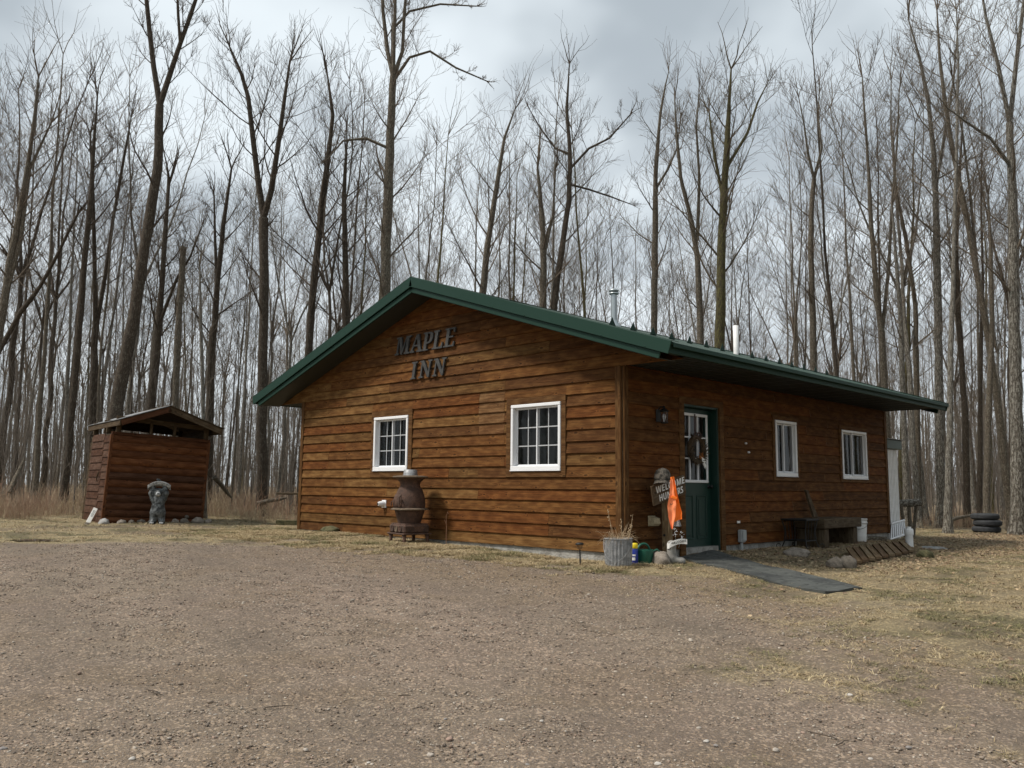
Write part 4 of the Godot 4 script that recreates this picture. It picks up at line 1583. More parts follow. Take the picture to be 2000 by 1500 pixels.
func build_woods() -> void:
	feature(1, 0, 18.5, [[[205, 985, 31.2], [228, 790, 28.1], [262, 620, 23.4], [290, 440, 19.5], [308, 330, 17.2], [312, 205, 14.8]], [[312, 205, 11.7], [300, 130, 10.1], [292, 60, 9.4], [284, -20, 7.8], [280, -110, 3.9]], [[312, 205, 11.7], [335, 135, 10.1], [352, 85, 8.6], [372, 30, 7.8], [392, -30, 6.2], [410, -110, 3.1]], [[352, 85, 6.2], [348, 30, 5.5], [345, -40, 3.9]]], {"limbs": [[5, 0.6, 1.7], [13, 0.05, 0.8], [13, 0.05, 1.0], [5, 0.2, 0.7]]}, "thick dark tree leaning over the plank shed, forked near the top")
	feature(2, 0, 20.5, [[[512, 985, 21.1], [513, 700, 18.7], [516, 540, 17.2], [515, 425, 17.2]], [[515, 425, 13.3], [505, 360, 11.7], [494, 270, 10.1], [485, 190, 8.6], [470, 140, 6.2], [448, 90, 3.1]], [[515, 425, 12.5], [530, 370, 11.7], [545, 270, 9.4], [556, 190, 7.0], [566, 120, 3.9]]], {"limbs": [[3, 0.6, 1.6], [15, 0.12, 2.0], [14, 0.15, 1.9]]}, "dark tree with a wide fork, standing between the shed and the cabin")
	feature(3, 0, 22.0, [[[588, 985, 17.9], [602, 700, 15.6], [612, 560, 14.0], [628, 400, 11.7], [642, 300, 9.4], [650, 225, 7.0], [640, 150, 3.1]]], {"limbs": [[20, 0.42, 2.3]]}, "dark curving tree rising beside the cabin's low eave")
	feature(4, 1, 20.5, [[[745, 985, 23.4], [750, 640, 21.1], [756, 430, 18.7], [762, 260, 15.6], [768, 150, 13.3]], [[768, 150, 9.4], [757, 100, 8.6], [748, 20, 7.0], [744, -90, 3.9]], [[768, 150, 7.8], [770, 60, 7.0], [773, -30, 5.5], [775, -110, 3.1]], [[768, 150, 8.6], [786, 100, 7.0], [790, 20, 6.2], [800, -80, 3.1]], [[770, 155, 7.0], [800, 112, 5.5], [840, 100, 4.7], [890, 132, 3.9], [950, 158, 2.3]], [[760, 290, 6.2], [715, 270, 5.5], [670, 275, 3.9], [640, 310, 2.3]], [[764, 60, 5.5], [800, 22, 4.7], [860, 8, 3.9], [930, 12, 2.3]]], {"limbs": [[12, 0.45, 2.2], [8, 0.1, 1.1], [7, 0.1, 1.1], [8, 0.1, 1.2], [6, 0.2, 0.5], [5, 0.2, 0.6], [6, 0.2, 0.5]]}, "tallest grey tree behind the cabin's gable, splitting into three upright stems")
	feature(5, 0, 21.0, [[[125, 985, 14.0], [148, 720, 12.5], [166, 500, 10.9], [178, 380, 9.4], [183, 290, 7.0], [190, 190, 3.1]]], {"limbs": [[16, 0.5, 2.0]]}, "slender dark tree leaning beside the thick tree over the shed")
	feature(6, 0, 22.0, [[[178, 985, 17.2], [182, 760, 14.0], [186, 640, 12.5]], [[186, 640, 9.4], [184, 480, 7.8], [180, 340, 6.2], [176, 260, 3.1]], [[186, 650, 9.4], [205, 540, 7.8], [222, 420, 6.2], [240, 320, 5.5], [256, 230, 2.3]]], {"limbs": [[2, 0.7, 1.2], [11, 0.2, 1.8], [12, 0.2, 1.9]]}, "low-forked dark tree in the wood behind the shed's door side")
	feature(7, 1, 19.5, [[[-45, 985, 18.7], [-10, 700, 15.6], [18, 520, 13.3], [45, 380, 10.1], [65, 250, 7.0], [75, 150, 3.1]], [[5, 600, 9.4], [40, 470, 7.8], [58, 330, 6.2], [100, 240, 3.1]]], {"limbs": [[17, 0.45, 2.2], [9, 0.3, 1.7]]}, "grey twin-stemmed tree leaning in at the edge of the wood past the shed")
	feature(8, 0, 21.0, [[[-40, 985, 12.5], [-5, 690, 10.1], [40, 610, 8.6], [78, 560, 7.8], [112, 498, 6.2], [135, 450, 5.5], [152, 418, 4.7]]], {"limbs": [[3, 0.5, 0.8]], "kids": 0.7}, "crooked slanting stem with a broken tip near the twin-stemmed grey tree")
	feature(9, 0, 21.5, [[[285, 985, 15.6], [296, 800, 14.0], [312, 620, 11.7], [322, 470, 9.4], [330, 360, 5.5]], [[308, 640, 7.0], [345, 545, 5.5], [372, 500, 3.9], [395, 440, 2.3]]], {"limbs": [[13, 0.5, 1.9], [6, 0.3, 1.0]]}, "dark tree rising from behind the shed roof with one side limb")
	feature(10, 1, 21.0, [[[338, 985, 14.0], [346, 700, 12.5], [352, 580, 11.7], [358, 482, 10.9]]], {"limbs": [[3, 0.75, 0.7]], "kids": 0.6}, "dead snag snapped off short behind the shed roof")
	feature(11, 0, 23.0, [[[405, 985, 15.6], [414, 700, 13.3], [424, 560, 10.9], [436, 440, 8.6], [452, 330, 3.9]], [[424, 560, 7.0], [420, 470, 5.5], [418, 380, 3.1]]], {"limbs": [[14, 0.5, 2.0], [7, 0.3, 1.3]]}, "dark tree just beyond the far corner of the shed")
	feature(12, 1, 25.0, [[[930, 985, 17.2], [938, 620, 14.0], [952, 480, 11.7], [966, 390, 9.4], [985, 270, 5.5], [1005, 215, 2.3]]], {"limbs": [[20, 0.5, 2.6]]}, "grey fan-crowned tree behind the upper slope of the green roof")
	feature(13, 0, 24.0, [[[1066, 985, 15.6], [1082, 600, 13.3], [1100, 470, 11.7], [1112, 390, 10.1], [1113, 300, 8.6], [1107, 210, 6.2], [1112, 125, 2.3]], [[1113, 330, 5.5], [1150, 290, 4.7], [1190, 270, 3.9], [1230, 225, 2.3]], [[1110, 300, 5.5], [1085, 290, 3.9], [1055, 250, 3.1], [1035, 215, 1.6]], [[1112, 360, 4.7], [1150, 370, 3.9], [1195, 385, 3.1], [1235, 400, 1.6]]], {"limbs": [[13, 0.55, 1.9], [6, 0.2, 0.9], [5, 0.2, 0.8], [4, 0.3, 0.5]]}, "lone-crowned dark tree with wide flat branches above the roof slope")
	feature(14, 1, 24.0, [[[1276, 985, 14.8], [1278, 560, 12.5], [1280, 420, 10.9], [1281, 330, 8.6], [1290, 220, 5.5], [1300, 165, 3.1], [1306, 140, 1.6]], [[1280, 370, 5.5], [1305, 330, 4.7], [1322, 290, 3.1], [1330, 230, 1.6]]], {"limbs": [[14, 0.5, 1.8], [6, 0.2, 1.0]]}, "straight grey tree standing behind the roof between the flue and the white pipe")
	feature(15, 3, 21.5, [[[1402, 985, 21.1], [1406, 640, 19.5], [1409, 480, 17.2], [1414, 380, 14.8], [1420, 290, 11.7], [1424, 200, 7.0], [1428, 135, 3.1]], [[1414, 400, 7.0], [1395, 300, 5.5], [1385, 220, 3.1]], [[1418, 330, 7.0], [1460, 260, 5.5], [1480, 200, 3.9], [1500, 160, 1.6]]], {"limbs": [[18, 0.5, 2.4], [8, 0.2, 1.4], [8, 0.2, 1.4]]}, "thick moss-brown tree close behind the white roof pipe")
	feature(16, 1, 22.5, [[[1385, 985, 14.8], [1368, 640, 13.3], [1362, 500, 10.9], [1350, 430, 8.6], [1330, 350, 7.0], [1322, 270, 5.5], [1318, 200, 2.3]], [[1362, 470, 7.0], [1366, 350, 5.5], [1360, 250, 3.9], [1365, 180, 1.6]]], {"limbs": [[14, 0.5, 2.0], [11, 0.2, 1.9]]}, "bending grey tree beside the thick moss-brown tree")
	feature(17, 1, 24.0, [[[1588, 985, 14.0], [1588, 640, 12.5], [1583, 480, 10.9], [1586, 390, 9.4], [1590, 350, 8.6]], [[1590, 350, 6.2], [1578, 300, 4.7], [1570, 240, 3.1], [1560, 190, 1.6]], [[1590, 350, 6.2], [1605, 290, 4.7], [1598, 230, 3.1], [1600, 180, 1.6]]], {"limbs": [[5, 0.6, 1.3], [9, 0.05, 1.5], [9, 0.05, 1.6]], "kids": 0.8}, "tree with a rounded broom-like crown beyond the cabin's long eave")
	feature(18, 1, 22.5, [[[1738, 985, 15.4], [1728, 760, 13.4], [1722, 650, 12.2], [1712, 570, 10.2], [1702, 450, 8.3], [1697, 340, 6.4], [1690, 240, 4.4], [1684, 150, 2.0]], [[1724, 640, 7.6], [1736, 520, 6.4], [1742, 400, 5.1], [1752, 280, 3.8], [1756, 180, 2.0]]], {"limbs": [[19, 0.45, 2.2], [13, 0.3, 2.0]]}, "grey twin-stemmed tree past the far end of the cabin roof")
	feature(19, 2, 23.0, [[[1836, 1000, 17.2], [1834, 760, 15.4], [1831, 560, 13.4], [1828, 420, 11.5], [1824, 300, 9.6], [1812, 190, 7.0], [1795, 110, 5.1], [1775, 40, 2.6]], [[1826, 380, 6.4], [1845, 260, 5.1], [1862, 160, 3.8], [1870, 60, 2.0]]], {"limbs": [[20, 0.5, 2.7], [12, 0.2, 2.2]]}, "pale lichen-spotted tall tree standing clear past the roof's far corner")
	feature(20, 1, 22.0, [[[1975, 1000, 15.4], [1945, 760, 13.4], [1920, 600, 11.5], [1893, 450, 10.2], [1868, 330, 9.0], [1845, 200, 7.0], [1835, 110, 5.1], [1830, 20, 2.6]], [[1915, 590, 6.4], [1895, 380, 5.1], [1880, 260, 3.8], [1860, 150, 2.0]]], {"limbs": [[18, 0.5, 2.4], [10, 0.3, 1.8]]}, "long grey tree slanting across the tall pale tree's crown")
	feature(21, 2, 19.5, [[[1988, 1042, 25.6], [1984, 800, 21.8], [1980, 560, 19.2], [1978, 380, 16.6], [1972, 240, 12.8]], [[1972, 240, 9.0], [1950, 130, 7.0], [1925, 30, 5.1], [1910, -60, 2.6]], [[1972, 240, 9.6], [1985, 120, 8.3], [2000, 0, 6.4], [2010, -120, 3.2]], [[1978, 330, 7.6], [1935, 270, 5.8], [1890, 240, 4.4], [1850, 210, 2.6]]], {"limbs": [[8, 0.55, 2.2], [11, 0.15, 1.7], [11, 0.15, 1.8], [8, 0.2, 1.1]]}, "stout lichen-mottled tree rooted behind the stacked tyres")
	feature(22, 0, 23.5, [[[1888, 1005, 12.8], [1885, 800, 11.5], [1872, 620, 9.6], [1868, 480, 7.6], [1875, 330, 4.4], [1880, 240, 2.0]]], {"limbs": [[16, 0.45, 2.0]]}, "dark rough-barked tree between the pale tall tree and the slanting one")
	feature(23, 1, 24.0, [[[1066, 985, 17.2], [1060, 620, 14.8], [1062, 520, 13.3], [1058, 420, 10.1], [1050, 330, 4.7]], [[1062, 500, 7.8], [1080, 420, 5.5], [1085, 330, 3.1]]], {"limbs": [[15, 0.45, 2.2], [9, 0.2, 1.6]]}, "grey close-forked tree just behind the ridge end of the roof")
	feature(24, 0, 22.0, [[[680, 985, 15.6], [676, 640, 13.3], [674, 480, 10.9], [672, 380, 8.6], [676, 300, 4.7]]], {"limbs": [[16, 0.45, 2.2]]}, "upright dark tree left standing between the gable and the curving tree".replace("left standing", "standing"))
	feature(25, 1, 23.5, [[[1795, 1000, 11.5], [1790, 760, 10.2], [1788, 600, 9.0], [1770, 470, 7.0], [1750, 370, 5.1], [1745, 280, 2.6]]], {"limbs": [[15, 0.45, 1.9]]}, "slim grey tree bending beside the log rack behind the cabin")
	feature(26, 2, 19.0, [[[400, 990, 9], [398, 880, 8], [396, 760, 7], [392, 620, 6], [390, 520, 3]]], {"limbs": [[8, 0.5, 1.2]], "kids": 0.7}, "thin pale-barked tree just past the shed's far wall")
	feature(27, 2, 21.5, [[[1772, 1000, 13], [1765, 820, 11], [1760, 640, 9], [1748, 480, 6], [1742, 400, 3]]], {"limbs": [[10, 0.5, 1.6]]}, "thin lichen-white tree behind the log rack")
	feature(28, 1, 21.0, [[[1925, 1000, 13], [1930, 820, 11], [1938, 640, 9], [1935, 480, 6], [1930, 380, 3]]], {"limbs": [[10, 0.5, 1.6]]}, "thin grey tree rising behind the stacked tyres")
	# dead stems leaning and lying at the edge of the wood
	for q in [[18, 962, 48, 895, 19.0, "dead stem leaning among the brush past the shed door"], [418, 932, 452, 972, 18.6, "dark dead branch slanting in the brush beside the shed"], [500, 985, 560, 972, 19.5, "fallen grey pole lying in the brush between shed and cabin"], [1850, 1018, 1905, 1004, 22.0, "fallen mossy log lying at the wood's edge before the tyres"]]:
		var A := pd(q[0], q[1], q[4])
		var B := pd(q[2], q[3], q[4] + 0.5)
		A.y = maxf(A.y, ground_y(A.x, A.z))
		B.y = maxf(B.y, ground_y(B.x, B.z) + 0.04)
		var mb := MB.new()
		mb.tube(PackedVector3Array([A, A.lerp(B, 0.35) + Vector3(0, 0.02, 0), A.lerp(B, 0.7), B]), PackedFloat32Array([0.055, 0.05, 0.042, 0.022]), 8, true, 1.2)
		var o := part("dead_stem", mb, M.bark[1], self)
		tag(o, q[5], "branch", "dead stems at the edge of the wood")
	scatter_trees()

func in_clearing(x: float, z: float) -> bool:
	# yard, cabin and shed stay open
	if x > -10.8 and x < 3.6 and z > -12.6 and z < 40.0:
		return true
	var c := Vector2(x - 4.0, z - 9.0)
	if c.length() < 17.0 and x > -9.0:
		return true
	if Vector2(x + 11.2, z - 1.5).length() < 4.2:
		return true
	if x >= 3.6 and z > -9.5:
		return c.length() < 17.0
	return x > -12.5 and x < 8.0 and z > 0.0 and z < 13.0

func scatter_trees() -> void:
	var prot := []
	var spec := [[0, 13.5, 0.066, false], [1, 13.5, 0.075, false], [0, 12.0, 0.056, true], [1, 12.5, 0.062, true], [2, 13.0, 0.070, false], [0, 10.0, 0.040, false], [1, 11.0, 0.045, false], [3, 12.5, 0.072, false], [2, 12.0, 0.064, true], [1, 8.5, 0.032, false], [0, 13.0, 0.085, true]]
	for i in spec.size():
		var s: Array = spec[i]
		prot.append(variant(s[0], s[1], s[2], 900 + i * 7, s[3], 0.85))
	var labels := ["straight dark-barked bare tree in the wood", "tall straight grey-barked bare tree in the wood", "forked dark-barked bare tree in the wood", "forked grey-barked bare tree in the wood", "straight lichen-patched bare tree in the wood", "thin young dark-barked bare tree in the wood", "thin young grey-barked bare tree in the wood", "straight mossy-barked bare tree in the wood", "forked lichen-patched bare tree in the wood", "very thin short grey sapling tree in the wood", "stout forked dark-barked bare tree in the wood"]
	var groups := ["straight dark-barked trees", "tall straight grey-barked trees", "forked dark-barked trees", "forked grey-barked trees", "straight lichen-patched trees", "thin dark-barked trees", "thin grey-barked trees", "mossy-barked trees", "forked lichen-patched trees", "thin grey sapling trees", "stout forked dark-barked trees"]
	var r := RandomNumberGenerator.new()
	r.seed = 31
	var placed := []
	var fwd := -CB.z
	fwd.y = 0
	fwd = fwd.normalized()
	var rt := CB.x
	rt.y = 0
	rt = rt.normalized()
	var tries := 0
	var count := 0
	while count < 205 and tries < 30000:
		tries += 1
		# bands of distance from the yard
		var d := lerpf(19.0, 46.0, pow(r.randf(), 0.8))
		var a := r.randf_range(-0.72, 0.72)
		var p := CAM + fwd * d + rt * d * a
		if in_clearing(p.x, p.z):
			continue
		var ok := true
		for q in placed:
			if Vector2(p.x - q.x, p.z - q.y).length_squared() < 0.9:
				ok = false
				break
		if not ok:
			continue
		placed.append(Vector2(p.x, p.z))
		plant(prot, spec, r, p, labels, groups)
		count += 1
	# the wood goes on to both sides and across the drive, where the windows mirror it
	var ring := 0
	tries = 0
	while ring < 14 and tries < 4000:
		tries += 1
		var a := r.randf_range(-2.9, 0.0)
		var d := r.randf_range(17.0, 26.0)
		var p := CAM + Vector3(cos(a + 2.2), 0, sin(a + 2.2)) * d
		var rel := p - CAM
		if rel.dot(fwd) > absf(rel.dot(rt)) * 1.3 or in_clearing(p.x, p.z):
			continue
		plant(prot, spec, r, p, labels, groups)
		ring += 1
	for bl in [[34, -34.0, -14.0, 9.0, 32.0], [45, 5.5, 20.0, -32.0, -13.0], [70, 9.5, 24.0, -18.0, 2.0]]:  # last block: unseen trees added to darken the door wall
		for i in bl[0]:
			plant(prot, spec, r, Vector3(r.randf_range(bl[1], bl[2]), 0, r.randf_range(bl[3], bl[4])), labels, groups)
	# far wood beyond: one mass of trees
	var far := []
	for k in 5:
		var v: Node3D = prot[[1, 3, 4, 6, 8][k]]
		far.append([v.get_child(0).mesh, v.get_child(0).material_override])
		far.append([v.get_child(1).mesh, v.get_child(1).material_override])
	var wood_root := Node3D.new()
	wood_root.name = "far_forest"
	add_child(wood_root)
	wood_root.set_meta("kind", "stuff")
	wood_root.set_meta("label", "grey-brown mass of bare trees deep in the wood")
	wood_root.set_meta("category", "forest")
	var xf := []
	for k in 5:
		xf.append([])
	for i in 1900:
		var d := lerpf(44.0, 125.0, r.randf())
		var a := r.randf_range(-0.8, 0.8)
		var p := CAM + fwd * d + rt * d * a
		if i >= 1050:
			# the same wood on the other sides of the yard
			var th := r.randf() * TAU
			var rd := r.randf_range(27.0, 75.0)
			p = CAM + Vector3(cos(th), 0, sin(th)) * rd
			if (p - CAM).dot(fwd) > absf((p - CAM).dot(rt)) * 1.25:
				continue
		p.y = ground_y(p.x, p.z) - 0.1
		var sc := r.randf_range(0.75, 1.1)
		xf[i % 5].append(Transform3D(Basis(Vector3.UP, r.randf() * TAU).scaled(Vector3(sc, sc, sc)), p))
	for k in 5:
		for h in 2:
			var mm := MultiMesh.new()
			mm.transform_format = MultiMesh.TRANSFORM_3D
			mm.mesh = far[k * 2 + h][0]
			# deep in the wood only every third crown reaches the light
			var every := 1 if h == 0 else 3
			var cnt := 0
			for i in range(0, xf[k].size(), every):
				cnt += 1
			mm.instance_count = cnt
			for i in cnt:
				mm.set_instance_transform(i, xf[k][i * every])
			var mi := MultiMeshInstance3D.new()
			mi.name = "trunks" if h == 0 else "crowns"
			mi.multimesh = mm
			mi.material_override = far[k * 2 + h][1]
			mi.set_meta("kind", "stuff")
			wood_root.add_child(mi, true)
	for v in prot:
		v.free()

func plant(prot: Array, spec: Array, r: RandomNumberGenerator, p: Vector3, labels: Array, groups: Array) -> void:
	var k := r.randi() % prot.size()
	var t: Node3D = prot[k].duplicate()
	t.name = numbered("bare_tree")
	add_child(t)
	var y := ground_y(p.x, p.z)
	t.position = Vector3(p.x, y - 0.02, p.z)
	var sc := r.randf_range(0.82, 1.12)
	t.basis = Basis(Vector3.UP, r.randf() * TAU).scaled(Vector3(sc * r.randf_range(0.9, 1.25), sc, sc * r.randf_range(0.9, 1.25)))
	var c := CB.inverse() * (t.position - CAM)
	var px := 1000.0 + F * c.x / -c.z
	var where := "across the drive from the cabin"
	if c.z < 0.0 and px > -150.0 and px < 2150.0:
		where = "beyond the plank shed"
		for q in [[450.0, "between shed and cabin"], [600.0, "behind the cabin's gable"], [1000.0, "behind the roof's long slope"], [1700.0, "past the cabin's back corner"]]:
			if px > q[0]:
				where = q[1]
		where = ("at the wood's edge " if -c.z < 28.0 else "deep in the wood ") + where
	tag(t, labels[k].replace("in the wood", where), "tree", groups[k])

# ---------------------------------------------------------------- smooth bodies
func cap_dist(p: Vector3, a: Vector3, b: Vector3, ra: float, rb: float) -> float:
	var ab := b - a
	var t := clampf((p - a).dot(ab) / maxf(ab.length_squared(), 1e-9), 0.0, 1.0)
	return p.distance_to(a + ab * t) - lerpf(ra, rb, t)

func body(bones: Array, cell: float, k: float, lo: Vector3, hi: Vector3) -> MB:
	# surface nets over tapered capsules joined by a smooth minimum
	var nx := int((hi.x - lo.x) / cell) + 1
	var ny := int((hi.y - lo.y) / cell) + 1
	var nz := int((hi.z - lo.z) / cell) + 1
	var f := PackedFloat32Array()
	f.resize(nx * ny * nz)
	for z in nz:
		for y in ny:
			for x in nx:
				var p := lo + Vector3(x, y, z) * cell
				var d := 1e3
				for b in bones:
					var e := cap_dist(p, b[0], b[1], b[2], b[3])
					var h := clampf(0.5 + 0.5 * (d - e) / k, 0.0, 1.0)
					d = lerpf(d, e, h) - k * h * (1.0 - h)
				f[(z * ny + y) * nx + x] = d
	var mb := MB.new()
	var id := {}
	for z in nz - 1:
		for y in ny - 1:
			for x in nx - 1:
				var s := Vector3.ZERO
				var c := 0
				for e in [[0, 1], [2, 3], [4, 5], [6, 7], [0, 2], [1, 3], [4, 6], [5, 7], [0, 4], [1, 5], [2, 6], [3, 7]]:
					var i0: int = e[0]
					var i1: int = e[1]
					var a := f[((z + (i0 >> 2)) * ny + y + ((i0 >> 1) & 1)) * nx + x + (i0 & 1)]
					var b := f[((z + (i1 >> 2)) * ny + y + ((i1 >> 1) & 1)) * nx + x + (i1 & 1)]
					if (a < 0) != (b < 0):
						var t := a / (a - b)
						s += Vector3(x + (i0 & 1), y + ((i0 >> 1) & 1), z + (i0 >> 2)).lerp(Vector3(x + (i1 & 1), y + ((i1 >> 1) & 1), z + (i1 >> 2)), t)
						c += 1
				if c > 0:
					id[(z * ny + y) * nx + x] = mb.v.size()
					mb.v.append(lo + s / c * cell)
					mb.uv.append(Vector2(s.x / c, s.y / c) * cell)
	for z in range(1, nz - 1):
		for y in range(1, ny - 1):
			for x in range(1, nx - 1):
				var k0 := (z * ny + y) * nx + x
				var a := f[k0]
				for ax in 3:
					var st: int = [1, nx, nx * ny][ax]
					var b := f[k0 + st]
					if (a < 0) == (b < 0):
						continue
					var s1: int = [nx, nx * ny, 1][ax]
					var s2: int = [nx * ny, 1, nx][ax]
					var q := [k0, k0 - s1, k0 - s1 - s2, k0 - s2]
					var okq := true
					for w in q:
						if not id.has(w):
							okq = false
					if not okq:
						continue
					var i0: int = id[q[0]]
					var i1: int = id[q[1]]
					var i2: int = id[q[2]]
					var i3: int = id[q[3]]
					if a < 0:
						mb.ix.append_array(PackedInt32Array([i0, i2, i1, i0, i3, i2]))
					else:
						mb.ix.append_array(PackedInt32Array([i0, i1, i2, i0, i2, i3]))
	mb.smooth()
	return mb

func text_part(called: String, txt: String, size_m: float, depth: float, m: Material, parent: Node3D, at: Vector3, b := Basis(), bold := true, serif := false, italic := false) -> MeshInstance3D:
	var f := SystemFont.new()
	f.font_names = PackedStringArray(["Droid Serif" if serif else "Droid Sans"])
	f.font_weight = 700 if bold else 400
	f.font_italic = italic
	var t := TextMesh.new()
	t.font = f
	t.text = txt
	t.font_size = 64
	t.pixel_size = size_m / 46.0
	t.depth = depth
	t.curve_step = 1.0
	var o := part_mesh(called, t, m, parent)
	o.transform = Transform3D(b, at)
	return o

func stone_at(called: String, label: String, p: Vector3, s: Vector3, sd: int, m: Material, turn := 0.0, sink := 0.3, group := "") -> void:
	var o := rock(sd, s, m)
	o.name = numbered(called)
	add_child(o)
	o.position = p + Vector3(0, s.y * (1.0 - 2.0 * sink) * 0.8, 0)
	o.rotation.y = turn
	tag(o, label, "stone", group)

func ring_pts(c: Vector3, r: float, n: int, a0 := 0.0, a1 := TAU, b := Basis()) -> PackedVector3Array:
	var p := PackedVector3Array()
	for i in n + 1:
		var a := lerpf(a0, a1, float(i) / n)
		p.append(c + b * Vector3(cos(a) * r, sin(a) * r, 0))
	return p

func flat_rad(n: int, r: float) -> PackedFloat32Array:
	var a := PackedFloat32Array()
	for i in n:
		a.append(r)
	return a

func build_objects() -> void:
	letters()
	stove()
	wall_fittings()
	entrance()
	bench_side()
	shed_things()
	small_things()

func letters() -> void:
	var s := thing("sign_lettering", "dark slanted serif letters reading MAPLE INN on the gable siding", "sign", Vector3(0, 0, 0.030))
	var slant := Basis(Vector3(1, 0, 0), Vector3(0.20, 1, 0), Vector3(0, 0, 1))
	var rows := [["MAPLE", [-4.33, -3.985, -3.715, -3.465, -3.195], 2.878, 0.285], ["INN", [-4.035, -3.76, -3.43], 2.455, 0.27]]
	for r in rows:
		var txt: String = r[0]
		for i in txt.length():
			text_part("letter", txt[i], r[3], 0.028, M.letter, s, Vector3(r[1][i], r[2] + r[3] * 0.5, 0.014), slant * Basis().scaled(Vector3(1.02, 1.0, 1.0)), true, true, false)

func stove() -> void:
	# pot-bellied stove on a four-legged cast base
	var c := Vector3(-3.60, 0, 0.42)
	c = on_ground(c)
	var o := thing("potbelly_stove", "rusty cast iron pot-bellied stove against the front siding under the small window", "stove", c)
	o.basis = Basis(Vector3.UP, deg_to_rad(-10)).scaled(Vector3(0.86, 1.0, 0.86))
	var H := 1.03
	var leg := MB.new()
	leg.tube(PackedVector3Array([Vector3(0, 0.0, 0), Vector3(0.004, 0.06, 0.0), Vector3(-0.01, 0.13, 0)]), PackedFloat32Array([0.030, 0.026, 0.042]), 8)
	var lm := leg.mesh()
	for a in [[-0.24, 0.22], [0.24, 0.22], [-0.24, -0.22], [0.24, -0.22]]:
		var l := part_mesh("leg", lm, M.rust, o)
		l.position = Vector3(a[0], 0.0, a[1])
	var base := MB.new()
	base.cbox(Vector3(0, 0.133, 0), Vector3(0.60, 0.022, 0.54), 0.006)
	base.cbox(Vector3(0, 0.205, 0), Vector3(0.55, 0.12, 0.48), 0.02)
	base.cbox(Vector3(0, 0.27, 0), Vector3(0.50, 0.02, 0.43), 0.006)
	var bp := part("ash_base", base, M.rust, o)
	for i in 3:
		var dm := MB.new()
		dm.lathe([Vector2(0.044, 0.0), Vector2(0.048, 0.010), Vector2(0.036, 0.014), Vector2(0.030, 0.004), Vector2(0.012, 0.006), Vector2(0.0, 0.012)], 14, Transform3D(Basis(Vector3(1, 0, 0), PI / 2), Vector3(-0.15 + i * 0.14, 0.205, 0.241)))
		part("draft_rosette", dm, M.rust_light if i == 1 else M.rust, bp)
	var bl := MB.new()
	bl.lathe([Vector2(0.185, 0.275), Vector2(0.20, 0.30), Vector2(0.255, 0.46), Vector2(0.262, 0.475)], 36)
	var n := 36
	part("fire_pot", bl, M.rust, o)
	var rim := MB.new()
	rim.lathe([Vector2(0.25, 0.47), Vector2(0.325, 0.474), Vector2(0.328, 0.486), Vector2(0.30, 0.50), Vector2(0.262, 0.506)], 36)
	part("girdle", rim, M.rust_light, o)
	var belly := MB.new()
	belly.lathe([Vector2(0.262, 0.50), Vector2(0.268, 0.55), Vector2(0.262, 0.62), Vector2(0.245, 0.69), Vector2(0.215, 0.76), Vector2(0.185, 0.80), Vector2(0.180, 0.805), Vector2(0.180, 0.812), Vector2(0.170, 0.82), Vector2(0.168, 0.85), Vector2(0.180, 0.88), Vector2(0.215, 0.915), Vector2(0.262, 0.940), Vector2(0.292, 0.948)], 40)
	part("belly", belly, M.rust, o)
	var top := MB.new()
	top.lathe([Vector2(0.28, 0.944), Vector2(0.302, 0.948), Vector2(0.306, 0.958), Vector2(0.298, 0.968), Vector2(0.20, 0.978), Vector2(0.0, 0.98)], 40)
	part("top_plate", top, M.rust_light, o)
	var col := MB.new()
	col.lathe([Vector2(0.125, 0.978), Vector2(0.113, 1.065), Vector2(0.108, 1.066), Vector2(0.108, 1.0)], 28)
	col.lathe([Vector2(0.132, 0.978), Vector2(0.132, 0.99), Vector2(0.124, 0.992)], 28)
	part("pipe_collar", col, M.galv, o)
	# feed door with hinge bosses and latch, on the side that faces away from the cabin corner
	var dr := MB.new()
	var a0 := deg_to_rad(66)
	var a1 := deg_to_rad(116)
	dr.lathe([Vector2(0.268, 0.515), Vector2(0.286, 0.52), Vector2(0.284, 0.60), Vector2(0.270, 0.665), Vector2(0.252, 0.70), Vector2(0.236, 0.702)], 12, Transform3D(), a0, a1)
	var door := part("feed_door", dr, M.rust, o)
	for y in [0.545, 0.64]:
		var hg := MB.new()
		hg.tube(PackedVector3Array([Vector3(cos(a0) * 0.285, y - 0.03, sin(a0) * 0.285), Vector3(cos(a0) * 0.292, y + 0.03, sin(a0) * 0.292)]), PackedFloat32Array([0.013, 0.013]), 8)
		part("hinge", hg, M.rust, door)
	var bow := MB.new()
	bow.tube(PackedVector3Array([Vector3(cos(a0 - 0.05) * 0.285, 0.66, sin(a0 - 0.05) * 0.285), Vector3(cos(a0 - 0.14) * 0.30, 0.62, sin(a0 - 0.14) * 0.30), Vector3(cos(a0 - 0.14) * 0.305, 0.56, sin(a0 - 0.14) * 0.305), Vector3(cos(a0 - 0.05) * 0.285, 0.53, sin(a0 - 0.05) * 0.285)]), flat_rad(4, 0.011), 7)
	part("hinge_strap", bow, M.rust, door)
	var damper := MB.new()
	var am := deg_to_rad(104)
	damper.lathe([Vector2(0.040, 0.0), Vector2(0.044, 0.008), Vector2(0.02, 0.014), Vector2(0.0, 0.018)], 14, Transform3D(Basis(Vector3(0, 0, 1), -PI / 2).rotated(Vector3.UP, -am), Vector3(cos(am) * 0.284, 0.59, sin(am) * 0.284)))
	part("damper", damper, M.rust, door)
	var lt := MB.new()
